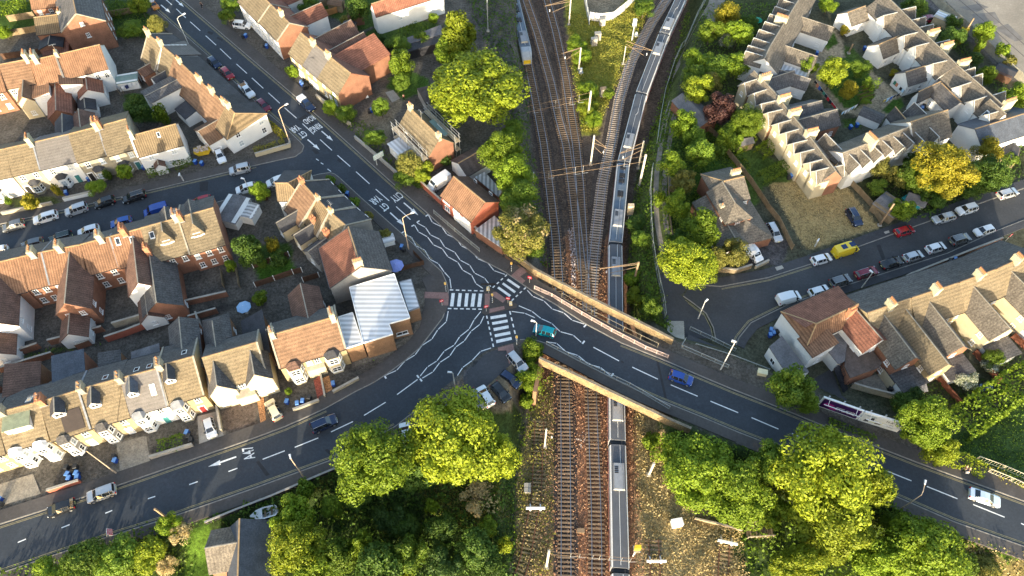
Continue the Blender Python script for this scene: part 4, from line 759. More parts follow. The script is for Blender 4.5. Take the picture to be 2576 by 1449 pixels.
# ---- railway
SLEEP = mat('sleeper_timber', (.19,.135,.09), .95, .3, 2, rand=.2); SLEEPC = mat('sleeper_concrete', (.38,.31,.25), .95, .15, 2, rand=.15); RAILM = mat('rail_steel', (.3,.3,.32), .3, .1, metal=.7); BALD = mat('ballast_dark', (.06,.047,.04), .95, .35, 1.2, .5, 7); BAL = mat('ballast', (.13,.092,.068), .95, .4, 1.2, .7, 7); BALR = mat('ballast_rusty', (.31,.175,.105), .95, .4, 1.2, .7, 7); RUST = mat('rail_rusty', (.13,.06,.035), .8, .2)
def track(pl, label, conc=False, rusty=False, n=100, sm=None):
    W = [P(p, ZR) for p in pl]; o = thing('railway_track', label, 'railway track', W[0], 0, 'railway tracks'); O = W[0]
    D = [0.0]
    for A, B_ in zip(W[:-1], W[1:]): D.append(D[-1]+(B_-A).length)
    def atd(s):
        for i in range(len(D)-1):
            if s <= D[i+1] or i == len(D)-2: f = (s-D[i])/(D[i+1]-D[i]); return W[i].lerp(W[i+1], f), (W[i+1]-W[i]).normalized()
    S = np.arange(0, D[-1], 1.0); pts = [atd(s)[0]-O for s in S]+[W[-1]-O]
    pts = [pts[0]]+[(pts[i-1]+pts[i]*2+pts[i+1])/4 for i in range(1, len(pts)-1)]+[pts[-1]]
    for sg in (-1, 1):
        b = MB(); strip('rail', [p+Vector((0,0,.42)) for p in pts], sg*.69, sg*.81, 0, None, world=True, thick=.17, build=False, mb=b); b.build('rail', RUST if rusty else RAILM, o)
    sb = MB(); sb.box(-.13,.13,-1.28,1.28,.06,.27); sme = sb.mesh('sleeper', sm or (SLEEPC if conc else SLEEP)); tot = np.arange(.3, D[-1], .66); keep = set(np.linspace(0, len(tot)-1, min(n, len(tot))).astype(int)); rest = MB()
    near = sorted(range(len(tot)), key=lambda i: atd(tot[i])[0].y)[:n]; keep = set(near)
    for i, s in enumerate(tot):
        p, u = atd(s); p = p-O; an = math.atan2(u.y, u.x)
        if i in keep: l = link('sleeper', sme, o, p); l.rotation_euler = (0,0,an)
        else:
            nn = Vector((-u.y, u.x, 0)); c_ = [p+u*x*.13+nn*y*1.28 for x, y in ((-1,-1),(1,-1),(1,1),(-1,1))]; rest.prism([v+Vector((0,0,.06)) for v in c_], [v+Vector((0,0,.27)) for v in c_])
    if rest.v: tag(rest.build('sleeper', sm or (SLEEPC if conc else SLEEP), o), kind='stuff')
    return o
T1 = t(2,0,0,-60, 60,150, 150,590, 235,1010, 318,1449)+t(2,1,378,450, 438,940, 470,1390)+t(2,2,500,400, 528,900, 536,1449)+t(2,3,540,500, 542,900, 542,1500)
T2 = t(2,0,115,-60, 135,0, 250,330, 390,830, 470,1200, 540,1449)+t(2,1,600,400, 650,800, 705,1280)
T3 = t(2,0,335,-60, 350,0, 440,330, 540,800, 600,1200, 640,1449)+t(2,1,682,400, 715,1000, 735,1380)+t(2,2,775,500, 803,1060, 815,1449)+t(2,3,826,300, 842,700, 850,1100, 852,1500)
T4 = t(2,0,1585,-60, 1560,0, 1400,240, 1200,620, 1080,1000, 1000,1449)+t(2,1,910,400, 860,800, 825,1100, 800,1400)+t(2,2,785,200, 800,700)
T5 = t(2,0,1775,-60, 1690,60, 1510,350, 1300,940, 1180,1449)+t(2,1,1122,200, 1075,600, 1042,1000, 1036,1400)+t(2,2,1040,250, 1058,1150)+t(2,3,1066,110, 1085,650, 1098,1500)
track(T1, 'dark railway track under the stopped train at top, running straight to the bottom edge'); track(T2, 'second railway track from the left, converging towards the bridge'); track(T3, 'third railway track from the left, running under the bridge beside the long train')
track(T4, 'railway track on pale concrete sleepers beside the long grey train', conc=True); track(T5, 'railway track beneath the long grey train')
track(t(2,3,60,1500, 130,1300, 200,900, 245,700)+[t(2,2,275,1350)], 'weedy disused siding left of the running tracks at the bottom', rusty=True, n=60, sm=mat('sleeper_weedy', (.14,.115,.065), .95, .3, 2)); track(t(2,3,1420,1080, 1432,1300, 1440,1500), 'short rusty siding ending at a buffer stop beside the train', rusty=True, n=60); track(t(2,3,2135,1130, 2125,1300, 2115,1500), 'rusty siding ending at the right hand buffer stop', rusty=True, n=30, sm=mat('sleeper_sandy', (.25,.18,.1), .95, .3, 2))
strip('ballast_bed', T4[:10], -2.2, 1.9, .03, BALD, gz=ZR); strip('ballast_bed', T1, -1.9, 1.9, .034, BALD, gz=ZR); strip('ballast_bed', T2[:9], -1.7, 1.7, .038, BALD, gz=ZR); strip('ballast_bed', T3[:8], -1.6, 1.6, .042, BALD, gz=ZR)
# stones and dumped white spoil between the tracks
def stones(name, px, dens, size, m, seed, kind='stuff', hz=.25):
    r = np.random.RandomState(seed); poly = poly_w(px, ZR); lo, hi = poly.min(0), poly.max(0); n = int((hi-lo).prod()*dens); X = r.uniform(lo[0], hi[0], n); Y = r.uniform(lo[1], hi[1], n); ok = sdist(poly, X, Y) > 0
    c = np.stack([X[ok], Y[ok], hfun(X[ok], Y[ok])+r.uniform(.02, hz, ok.sum())], 1); me = quads(name, scatter_quads(c, .4, size, r)); me.materials.clear(); me.materials.append(m); tag(link(name, me), kind=kind)
stones('gravel', q(1395,615, 1440,575, 1530,610, 1545,800, 1590,900, 1600,1100, 1625,1449, 1330,1449, 1360,1000, 1385,800), 16, .13, BALR, 3); stones('gravel', q(1320,0, 1410,0, 1480,400, 1500,600, 1400,600, 1370,500), 6, .12, BAL, 4)
stones('rubble', t(2,1,560,850, 620,850, 640,1100, 640,1449, 600,1449, 590,1150), 26, .16, mat('white_spoil', (.5,.42,.4), .9, .3, 2), 5, hz=.4); stones('rubble', t(2,3,640,0, 760,0, 740,160, 650,200), 8, .14, mat('pale_ballast', (.42,.36,.32), .9, .3, 2), 6)
# ================================================================ BRIDGE
def bridge():
    DK = q(1268,668, 1326,708, 1346,722, 1420,760, 1500,806, 1600,858, 1712,915, 1730,955, 1742,1040, 1715,1045, 1663,1024, 1560,974, 1450,918, 1378,884, 1340,868, 1280,866, 1270,740)
    o = thing('road_bridge', 'brick parapet road bridge carrying the main road over the railway', 'bridge', P((1480,850)))
    O = o.location.copy(); b = MB(); b.flat([P(p, -.02)-O for p in DK], th=.7); b.build('deck', mat('deck_concrete', (.2,.18,.15), .9, .2), o)
    PN = q(1246,622, 1300,655, 1345,690, 1405,722, 1480,760, 1560,800, 1640,840, 1690,866); PS = q(1357,900, 1440,937, 1520,976, 1600,1015, 1680,1052, 1740,1078)
    for pl, nm, zz in ((PN, 'parapet', 0), (PS, 'parapet', -.05)):
        b = MB(); c = MB(); W = [P(p, 0)-O for p in pl]
        if nm and pl is PS: W = [P(p, 2.0)-O-Vector((0,0,2.0)) for p in q(1357,898, 1440,936, 1520,974, 1600,1012, 1680,1050, 1740,1076)]
        strip('x', [w_+Vector((0,0,1.7)) for w_ in W], -.17, .17, 0, None, world=True, thick=2.1, build=False, mb=b); b.build(nm, mat('parapet_brick', (.23,.165,.09), .95, .3, .7, .4, 5), o)
        strip('x', [w_+Vector((0,0,1.85)) for w_ in W], -.22, .22, 0, None, world=True, thick=.16, build=False, mb=c); c.build('coping', mat('coping_dark', (.2,.165,.12), .95, .3, 1.0, .3, 6), o)
    for pl in (q(1362,905, 1345,985), q(1262,640, 1300,668, 1352,700), q(1590,815, 1600,850)):
        b = MB(); W = [P(p, 0)-O for p in pl]; strip('x', [w_+Vector((0,0,.0)) for w_ in W], -.3, .3, 0, None, world=True, thick=6.2, build=False, mb=b); b.build('abutment', WALL['brown'], o)
bridge()
# ================================================================ BUILDINGS (west side)
BROW = 'terraced houses facing the lower left main road'
# --- front row along road B, right to left
h = House('terraced_house', 'double fronted buff house with plain orange brown roof beside the white sheet roofed building', t(1,2,140,480), t(1,2,805,288), 8.6, t(1,2,560,705), 5.4, 'orange2', 'buff', group=BROW, rb='slate')
h.chim(.5, 0, .8, 1.6, 2.0, 5).chim(h.L-.5, 0, .7, 1.3, 1.7, 3).aerial(h.L-.6, .4).bay(h.L*.22, 'A', 2.7, 1.1, 5.3, 'dark', 'cream', 2).bay(h.L*.8, 'A', 2.7, 1.1, 5.3, 'brown', 'cream', 2).wins('A', 2, 1, [3.5], span=(h.L*.4, h.L*.64)).door('A', h.L*.46, 1).door('A', h.L*.58, 1).wins('B', 3).wing(h.L*.42, 'B', 5.2, 9.6, 4.6, 6.8, 'brown', 'brown').lean('A', h.L*.38, h.L*.66, .5, 2.6, 2.9, 'stone', 'cream').party(0, h.L)
h = House('terraced_house', 'cream double house with two slate sided gables facing the lower left road', t(0,2,2040,705), t(0,2,2585,548), 8.6, t(0,2,2300,985), 5.4, 'tan', 'cream', group=BROW, rb='slate')
h.wing(h.L*.16, 'A', 4.0, h.wf+.7, 5.3, 8.0, 'slate', 'cream', 2, zs=(1.0,3.6), name='front_gable').wing(h.L*.84, 'A', 4.0, h.wf+.7, 5.3, 8.0, 'slate', 'cream', 2, zs=(1.0,3.6), name='front_gable').wins('A', 3, 1, [3.5], span=(h.L*.34, h.L*.68)).door('A', h.L*.4, 2).door('A', h.L*.62, 2).lean('A', h.L*.32, h.L*.68, 1.2, 2.7, 3.1, 'stone', 'cream').wins('B', 3).wing(h.L*.8, 'B', 4.2, 10, 4.4, 6.6, 'slate', 'brown', hip=True).wing(h.L*.12, 'B', 3.8, 8.6, 3, 4.6, 'dark', 'brown', lean=1).party(0)
h = House('terraced_house', 'tan tiled bay fronted house with one white dormer and yellow plants on its chimney', t(0,2,1585,790), t(0,2,1945,690), 8.6, t(0,2,1870,1122), 5.4, 'tan', 'buff', group=BROW, rb='slate')
h.chim(h.L-.45, 0, .9, 1.7, 1.5, 3, m=WALL['stone']).dormer(h.L*.74, 'A', 1.5, h.wf*.5, 1.2, .7, 'dark', 'white').bay(h.L*.76, 'A', 2.4, 1.0, 5.2, 'lead', 'cream', 2).wins('A', 1, 1, [3.5], span=(0, h.L*.5)).door('A', h.L*.3, 2).wins('B', 2).sky(h.L*.3, -2).wing(h.L*.4, 'B', 4.6, 9.5, 4.8, 6.6, 'slate', 'brick').party(h.L, 0)
h = House('terraced_house', 'smooth grey roofed bay house with long skylight and single dormer', t(0,2,1205,912), t(0,2,1580,812), 8.6, t(0,2,1490,1232), 5.4, 'grey', 'white', group=BROW, rb='slate')
h.chim(h.L-.1, 0, .8, 1.5, 1.3, 2, m=WALL['stone']).dormer(h.L*.74, 'A', 1.5, h.wf*.55, 1.2, .7, 'blue', 'white').sky(h.L*.24, h.wf*.52, .8, 1.5, WHITE).bay(h.L*.78, 'A', 2.4, 1.0, 5.2, 'lead', 'white', 2).wins('A', 1, 1, [3.5], span=(0, h.L*.5)).door('A', h.L*.3, 0).wins('B', 2).wing(h.L*.65, 'B', 4.4, 8, 3.0, 3.4, 'felt', 'brick', lean=1).sky(h.L*.25, -1.4).sky(h.L*.6, -1.4).party(0, m='lead')
h = House('terraced_house', 'mottled tan roofed house with one white dormer between the grey and the panelled roofs', t(0,2,800,1022), t(0,2,1195,914), 8.6, t(0,2,1060,1362), 5.4, 'tan', 'buff', group=BROW, rb='slate')
h.chim(h.L-.4, 0, .8, 1.5, 1.3, 2, m=WALL['stone']).dormer(h.L*.7, 'A', 1.6, h.wf*.55, 1.2, .7, 'dark', 'white').bay(h.L*.72, 'A', 2.4, 1.0, 5.2, 'slate', 'grey', 2).wins('A', 1, 1, [3.5], span=(0, h.L*.45)).door('A', h.L*.28, 3).wins('B', 2).wing(h.L*.56, 'B', 3.0, 8.6, 3.6, 4.3, 'slate', 'brown', lean=-1).sky(h.L*.4, -1.5)
h = House('terraced_house', 'tan roofed house with dark solar panels below its ornate white dormer', t(0,2,400,1150), t(0,2,790,1030), 8.6, t(0,2,660,1490), 5.4, 'tan', 'buff', group=BROW, rb='slate')
h.chim(h.L-.4, 0, .9, 1.5, 1.6, 3, red=True).dormer(h.L*.6, 'A', 1.8, h.wf*.5, 1.2, .8, 'dark', 'white').bay(h.L*.72, 'A', 2.4, 1.0, 5.2, 'slate', 'grey', 2).wins('A', 1, 1, [3.5], span=(0, h.L*.45)).door('A', h.L*.3, 3).wins('B', 2).wing(h.L*.5, 'B', 4.4, 9.8, 5.0, 5.6, 'blue', 'brick', lean=-1).aerial(h.L-.3, .3)
b = MB(); kk_ = [(h.L*.1, h.wf*.42), (h.L*.62, h.wf*.42), (h.L*.62, h.wf*.95), (h.L*.1, h.wf*.95)]; b.prism([(x,y,h.rz(y)+.08) for x,y in kk_], [(x,y,h.rz(y)+.2) for x,y in kk_]); b.build('solar_panel', mat('solar_dark', (.045,.035,.03), .4, .1), h.root); h.party(0, m='lead')
h = House('terraced_house', 'leftmost bay house of the lower row with a wide flat green roofed dormer', t(0,2,-40,1262), t(0,2,385,1150), 8.6, t(0,3,240,145), 5.4, 'tan', 'buff', group=BROW, rb='slate')
h.chim(h.L-.9, 0, .8, 1.4, 1.3, 4, m=WALL['stone']).dormer(h.L*.55, 'A', 3.6, h.wf*.62, 1.5, roof='green', wall='white', flat=True).bay(h.L*.22, 'A', 2.4, 1.0, 5.2, 'zinc', 'white', 2).bay(h.L*.8, 'A', 2.4, 1.0, 5.2, 'zinc', 'white', 2).wins('A', 2, 1, [3.5], span=(h.L*.36, h.L*.66)).door('A', h.L*.5, 1).wins('B', 3).wing(h.L*.72, 'B', 4.4, 10, 4.6, 6.2, 'brown', 'brown', lean=-1).sky(h.L*.3, -1.4)
h = House('terraced_house', 'bay house cut by the left edge beside the leftmost driveway of slabs', t(0,2,-520,1392), t(0,2,-60,1266), 8.6, t(0,3,-250,300), 5.4, 'tan', 'buff', group=BROW, rb='slate')
h.bay(h.L*.78, 'A', 2.4, 1.0, 5.2, 'zinc', 'white', 2).wins('A', 3).wins('B', 3).wing(h.L*.8, 'B', 4.2, 9, 4.6, 6.0, 'blue', 'brick', lean=1)
# --- orange row between the side street and the alley
MROW = 'terraced houses with rear wings behind the side street'
h = House('terraced_house', 'tan roofed house with a rendered gable at the right end of the middle row', t(0,1,1790,745), t(0,1,2140,645), 8.6, t(0,1,2080,1060), 5.3, 'tan', 'brick', group=MROW, rb='slate')
h.chim(h.L-.5, .2, .7, 1.5, 1.8, 3, red=True).dormer(h.L*.62, 'A', 2.4, h.wf*.62, .9, 1.3, 'tan', 'white', hip=True).dormer(h.L*.62, 'B', 1.9, h.wb*.6, 1.0, .8, 'slate', 'white').wins('A', 3).wins('B', 2).bay(h.L*.5, 'B', 2.4, 1, 2.7).aerial(h.L-.5, .5).party(h.L, m='stone')
h = House('terraced_house', 'tan roofed house with white dormer, rooflight and a slate roofed brick rear wing', t(0,1,1420,848), t(0,1,1788,746), 8.6, t(0,1,1700,1150), 5.3, 'tan', 'brick', group=MROW, rb='slate')
h.chim(.2, 0, .9, 1.5, 1.9, 5, m=WALL['grey']).chim(h.L*.98, h.wf*.75, .8, 1.2, 2.6, 3, red=True).dormer(h.L*.45, 'A', 2.4, h.wf*.62, .9, 1.3, 'tan', 'white', hip=True).dormer(h.L*.3, 'B', 2.2, h.wb*.6, 1.1, .9, 'slate', 'white').sky(h.L*.78, h.wf*.28, .8, 1.1).wins('A', 3, 1, [3.4]).wins('B', 2).wing(h.L*.98, 'A', 6.6, h.wf+9.5, 3.6, 6.4, 'slate', 'brick', 1)
h = House('terraced_house', 'orange pantiled house with skylights and a dark brown rear wing ending in a white gable', t(0,1,1105,935), t(0,1,1418,850), 8.3, t(0,1,1330,1210), 5.3, 'orange', 'brick', group=MROW, rb='slate')
h.chim(h.L*.52, 0, .9, 1.5, 1.9, 4, red=True).sky(h.L*.36, h.wf*.3).sky(h.L*.8, h.wf*.22, .8, 1.2).wing(h.L*.32, 'A', 5.4, h.wf+6.5, 5.0, 7.8, 'brown', 'white', 1).wins('B', 2).bay(h.L*.5, 'B', 2.2, .9, 2.7).wing(h.L*.36, 'A', 3.8, h.wf+11, 2.6, 4.4, 'brown', 'white', 1)
h = House('terraced_house', 'orange pantiled house with a tall lit chimney between two lead gutters', t(0,1,805,1015), t(0,1,1103,936), 8.3, t(0,1,1000,1285), 5.3, 'orange', 'brick', group=MROW, rb='slate')
h.chim(h.L*.28, 0, .9, 1.5, 1.9, 3).wins('A', 2).wins('B', 2).bay(h.L*.5, 'B', 2.2, .9, 2.7).party(0, m='lead', h=.1)
h = House('terraced_house', 'orange pantiled house with a huge brown roofed rear wing and lit brick gable', t(0,1,420,1090), t(0,1,803,1016), 8.3, t(0,1,720,1372), 5.3, 'orange', 'brick', group=MROW, rb='slate')
h.chim(h.L*.5, 0, .9, 1.5, 1.7, 3).wing(h.L*.3, 'A', 5.6, h.wf+6.5, 5.0, 7.8, 'brown', 'brick', 2).wins('A', 1, 2, span=(h.L*.6, h.L)).wins('B', 2).wing(h.L*.42, 'A', 4.4, h.wf+10.5, 2.7, 4.6, 'brown', 'white', 1)
h = House('terraced_house', 'orange pantiled house with plain lit chimney, second from the left edge, middle row', t(0,1,190,1142), t(0,1,418,1091), 8.3, t(0,1,350,1448), 5.3, 'orange', 'brick', group=MROW, rb='slate')
h.chim(h.L*.35, 0, .9, 1.5, 1.6, 3).wins('A', 2).wins('B', 2).party(0, m='lead', h=.1).bay(h.L*.5, 'B', 2.2, .9, 2.7)
h = House('terraced_house', 'orange house at the left edge of the middle row with a white rear wing', t(0,1,-260,1250), t(0,1,188,1143), 8.3, t(0,1,60,1530), 5.3, 'orange', 'brick', group=MROW, rb='slate')
h.chim(h.L*.6, 0, .9, 1.5, 1.6, 3).wing(h.L*.6, 'A', 5.6, h.wf+6.5, 5.0, 7.6, 'brown', 'white', 1).wing(h.L*.72, 'A', 4.4, h.wf+10.5, 2.7, 4.6, 'brown', 'white', 1).wins('B', 3)
# --- corner group on road A
NROW = 'low houses with chimneys at the corner of the side street'
h = House('terraced_house', 'hipped pantiled corner house with dark front roof beside the side street', t(1,1,200,395), t(1,1,470,395), 7.6, t(1,1,250,560), 5.0, 'rib', 'white', hip=(0,2.8), group=NROW, wb=5.5, rb='dark')
h.wins('A', 2).wins('B', 2)
h = House('terraced_house', 'orange tiled house between the bright coping lines with a white rear gable wing', t(1,1,455,380), t(1,1,612,552), 7.8, t(1,1,330,700), 3.6, 'orange2', 'cream', group=NROW, wb=5.2, zeb=4.6, rb='dark')
h.chim(h.L-.3 if h.a.y > 0 else .3, 0, 1.0, .8, 1.3, 2, red=True).wins('B', 2).wing(h.L*.45, 'A', 2.6, h.wf+3, 3.4, 4.8, 'dark', 'cream').party(0, h.L)
h = House('terraced_house', 'ribbed tan roofed house in the shadow of its neighbour chimney, by the black front slope', t(1,1,612,552), t(1,1,742,684), 7.6, t(1,1,500,800), 3.8, 'rib', 'white', group=NROW, wb=5.2, zeb=4.6, rb='dark')
h.chim(h.L-.3, -.1, .9, .7, 1.2, 2).chim(h.L*.55, h.wf*.72, .8, .8, 1.5, 2, red=True).wins('B', 2).wing(h.L*.5, 'A', 2.8, h.wf+3.2, 3.4, 4.8, 'dark', 'cream').party(0, h.L)
h = House('terraced_house', 'tan roofed narrow house with a red brick rear chimney, next to the grey gabled house', t(1,1,742,684), t(1,1,905,822), 7.6, t(1,1,640,950), 3.8, 'tan', 'grey', group=NROW, wb=5.2, zeb=4.6, rb='dark')
h.chim(h.L-.3, -.1, .9, .7, 1.2, 3).chim(h.L*.6, h.wf*.72, .9, .9, 1.7, 2, red=True).wins('B', 2).wing(h.L*.55, 'A', 4.4, h.wf+3.4, 2.8, 4.6, 'slate', 'grey').party(0, h.L).aerial(h.L-.3, -.4)
h = House('corner_house', 'big grey and dark red roofed house with five pot chimney on a rendered gable', t(1,1,930,840), t(1,1,1055,1235), 8.6, t(1,1,1270,1010), 5.2, 'slate', 'grey', group=NROW, wb=6.0)
h.chim(h.L-.5 if h.u.y < 0 else .5, -.3, .8, 1.6, 1.7, 5).wins('A', 3).wins('B', 2)
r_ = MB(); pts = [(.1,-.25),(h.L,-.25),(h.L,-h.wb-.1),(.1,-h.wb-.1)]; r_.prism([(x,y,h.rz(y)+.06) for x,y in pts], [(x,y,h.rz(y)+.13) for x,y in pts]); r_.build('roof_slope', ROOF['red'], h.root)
# --- white sheet roofed commercial building
def mkroof():
    root, loc = flatb('commercial_building', 'brown brick corner building under white ribbed sheet roofing beside the junction', [t(1,1,940,1442), t(1,1,1390,1305), t(1,2,1548,298), t(1,2,1336,358), t(1,2,1376,462), t(1,2,1080,550)], 5.6, 'zinc', 'brown', trim=WHITE, wins=((4, .35, 3.3, 2.6, 1.0), (4, .4, .9, 2.2, 1.1), (2, .5, .9, 2.0, 1.0)))
    flatb('commercial_annexe', 'narrow pale blue sheet roofed annexe on the pavement side of the brown brick building', [t(1,1,1440,1388), t(1,1,1560,1358), t(1,2,1645,192), t(1,2,1535,232)], 4.2, 'zinc', 'brown', trim=ROOF['lead'])
    flatb('commercial_annexe', 'lower sheet roofed annexe joined to the orange brown tiled house', [t(1,2,828,292), t(1,2,972,246), t(1,2,1072,552), t(1,2,908,604)], 5.1, 'zinc', 'brown', trim=WHITE, wins=((2, .6, 3.1, 2.4, .9), (2, .55, .6, 2.0, 1.1)))
mkroof()
# --- white and stone row on the side street
LROW = 'terraced houses facing the side street'
h = House('end_terrace_house', 'white end terrace with ribbed tan roof and small gabled porch on the side street', t(0,0,1310,1372), t(0,0,1765,1250), 7.6, t(0,1,1610,68), 5.0, 'rib', 'white', group=LROW)
h.chim(h.L-.4, 0, .6, 1.4, 1.9, 3).porch(h.L*.66).sky(h.L*.42, h.wf*.3, .6, .8).wins('A', 2, 1, [3.3], w=1.0, h=1.1, span=(0,h.L)).wins('A', 2, 1, [.9], w=1.1, h=1.1, span=(h.L*.2, h.L*1.0)).wins('B', 2).door('A', h.L*.66, 1).party(h.L, m='white')
h = House('terraced_house', 'cream stone house with slate roofed bay beside the white end terrace', t(0,0,985,1275), t(0,0,1262,1200), 8.2, t(0,1,1190,92), 5.4, 'tan', 'stone', group=LROW)
h.chim(h.L-.4, 0, .7, 1.6, 2.0, 2, red=True).bay(h.L*.66).wins('A', 2, 1, [3.5]).door('A', h.L*.22, 0).wins('B', 2)
h = House('terraced_house', 'stone fronted house with a slate bay, left of the cream stone house', t(0,0,690,1352), t(0,0,983,1276), 8.2, t(0,1,900,155), 5.4, 'tan', 'stone', group=LROW)
h.chim(.2, 0, .8, 1.8, 1.9, 4).bay(h.L*.52).wins('A', 2, 1, [3.5]).door('A', h.L*.88, 1).wins('B', 2).party(0, m='lead', h=.15).wing(h.L*.7, 'B', 4.4, 9, 4.6, 6.4, 'brown', 'brick')
h = House('terraced_house', 'white bay fronted house with grey slate front roof and teal door', t(0,0,330,1436), t(0,0,686,1354), 8.2, t(0,1,560,222), 5.4, 'grey', 'white', group=LROW)
h.bay(h.L*.62).wins('A', 2, 1, [3.5]).door('A', h.L*.24, 0).wins('B', 2).wing(h.L*.3, 'B', 4.2, 9, 4.6, 6.2, 'dark', 'brown')
h = House('terraced_house', 'grey stone house with heavy tan roof and slate bay beside the white bay fronted one', t(0,1,50,50), t(0,0,328,1437), 8.2, t(0,1,250,290), 5.4, 'tan', 'stone', group=LROW)
h.chim(.2, 0, .8, 1.6, 1.9, 4).bay(h.L*.5).wins('A', 2, 1, [3.5]).door('A', h.L*.86, 1).wins('B', 2).party(0, m='lead', h=.15)
h = House('terraced_house', 'white bay fronted house at the left edge of the side street row', t(0,1,-300,120), t(0,1,48,51), 8.2, t(0,1,-30,355), 5.4, 'tan', 'white', group=LROW)
h.bay(h.L*.7).wins('A', 2, 1, [3.5]).door('A', h.L*.3, 3).wins('B', 2)
# --- orange pantile row behind
OROW = 'pantiled terraced houses in the upper left block'
h = House('terraced_house', 'orange pantiled house with tall grey rendered end wall and white rear wing', t(0,0,560,556), t(0,0,1000,452), 8.8, t(0,0,860,742), 5.8, 'orange', 'white', group=OROW)
h.chim(h.L-.3, 0, .6, 1.2, 1.0, 1).wing(h.L*.86, 'A', 4.0, h.wf+2.0, 5.0, 6.3, 'orange', 'white', 1, lean=-1).wing(h.L*.55, 'A', 5.0, h.wf+4.2, 3.4, 5.0, 'red', 'white', 1).wins('A', 2, 1, [3.6], span=(0, h.L*.4)).wins('B', 3).aerial(h.L-.6, .2).party(h.L, m='grey', h=.3, w=.4).wing(h.L*.72, 'A', 3.4, h.wf+7.5, 2.2, 3.2, 'dark', 'white', 1)
h = House('terraced_house', 'orange pantiled house with tall cream chimney and long brick rear wing', t(0,0,300,612), t(0,0,558,556), 8.8, t(0,0,480,835), 5.6, 'orange', 'brick', group=OROW)
h.chim(h.L*.75, 0, .9, 1.8, 1.9, 4).wing(h.L*.4, 'A', 4.6, h.wf+8.5, 3.4, 5.0, 'red', 'brick', 1).wing(h.L*.95, 'A', 3.4, h.wf+3.0, 5.0, 5.6, 'orange', 'white', 1, lean=1).wins('B', 2).party(0, m='stone')
h = House('terraced_house', 'plain orange roofed house with cream walls, left of the tall cream chimney', t(0,0,-20,655), t(0,0,285,597), 8.4, t(0,0,190,868), 5.4, 'orange2', 'cream', group=OROW)
h.chim(.1, 0, .8, 1.6, 1.9, 3).wing(h.L*.35, 'A', 3.2, h.wf+4.4, 4.6, 6.0, 'orange2', 'cream', 1).wins('A', 1, 2, span=(h.L*.6, h.L)).wins('B', 2)
h = House('terraced_house', 'pantiled house cut by the left edge above the cream flat roof', t(0,0,-420,740), t(0,0,-22,656), 8.4, t(0,0,-160,960), 5.4, 'orange', 'brick', group=OROW)
h.wins('A', 3).wins('B', 2)
h = House('brick_house', 'tall red brick house with three windows up its gable and dark roof at top left', t(0,0,705,-160), t(0,0,768,142), 10.2, t(0,0,1060,222), 7.0, 'slate', 'brick', group=OROW, wb=4.6, zeb=7.0)
h.win('1' if h.u.y < 0 else '0', 0, 7.2, .8, .9); h.win('1' if h.u.y < 0 else '0', 0, 4.2, .8, 1.1); h.win('1' if h.u.y < 0 else '0', 0, .9, 1.0, 1.1); h.wins('A', 3); h.chim(1.2, 0, .8, 1.4, 1.6, 3); h.wins('B', 3); h.party(h.L if h.u.y < 0 else 0)
h = House('brick_house', 'lower red brick rear building with ribbed roof and blue flat rooflight', t(0,0,345,178), t(0,0,640,140), 6.6, t(0,0,520,330), 4.6, 'rib', 'brick', group=OROW)
h.chim(.6, 0, .9, 1.3, 1.2, 3).wing(h.L*.6, 'A', 5.0, h.wf+3.2, 3.0, 4.0, 'dark', 'brick', 1).lean('A', .2, h.L*.9, 4.5, 2.2, 2.8, 'red', 'brick').wins('B', 2)
h = House('terraced_house', 'orange roofed house at the very top left with shaded wall', t(0,0,280,-140), t(0,0,620,-180), 8.4, t(0,0,470,72), 5.4, 'orange', 'brick', group=OROW)
h.wins('A', 3).wins('B', 3)
# --- orange row on road A with the white hipped end
AROW = 'terraced houses backing on the shaded gardens along the ring road'
def arow(p0, p1, ea, lab, roof='orange2', wall='white', **kw):
    h = House('terraced_house', lab, p0, p1, 7.8, ea, 3.4, roof, wall, group=AROW, wb=4.8, zeb=5.2, rb='dark', **kw); h.wins('B', 2); return h
h = arow(t(0,0,1490,345), t(0,0,1632,462), t(0,0,1330,510), 'tan tiled house with a five pot chimney, topmost of the ring road row', 'tan', 'grey'); h.chim(.3, 0, 1.0, .8, 1.6, 4).chim(h.L-.2, 0, 1.2, .8, 1.5, 5).party(0, h.L).wing(h.L*.4, 'A', 3.0, h.wf+2.5, 2.8, 3.8, 'brown', 'brick')
h = arow(t(0,0,1632,462), t(0,0,1752,562), t(0,0,1500,622), 'tan tiled house with smooth grey front slope and bright coping', 'tan', 'white'); h.party(h.L, m='zinc', w=.4).wing(h.L*.4, 'A', 3.4, h.wf+2.6, 3.0, 4.2, 'dark', 'white', 1)
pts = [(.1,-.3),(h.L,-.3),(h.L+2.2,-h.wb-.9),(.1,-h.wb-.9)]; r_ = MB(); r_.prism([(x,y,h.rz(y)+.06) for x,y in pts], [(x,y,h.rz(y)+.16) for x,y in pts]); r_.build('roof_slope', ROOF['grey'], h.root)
h = arow(t(0,0,1755,575), t(0,0,1905,716), t(0,0,1640,775), 'orange tiled house with white rear block below the bright coping'); h.chim(h.L*.62, 0, 1.0, .7, 1.3, 3).wing(h.L*.5, 'A', 4.6, h.wf+6.0, 4.6, 4.9, 'slate', 'white', 1)
h = arow(t(0,0,1905,716), t(0,0,2062,860), t(0,0,1790,915), 'orange tiled house with a wide five pot chimney and glazed lean to'); h.chim(h.L*.32, 0, 1.3, .8, 1.5, 5).lean('A', .5, h.L*.8, 3.0, 2.2, 2.8, 'dark', 'white')
h = arow(t(0,0,2062,860), t(0,0,2172,962), t(0,0,1920,1040), 'orange tiled house between two chimneys, third from the white corner house'); h.chim(h.L*.3, 0, 1.2, .8, 1.5, 4)
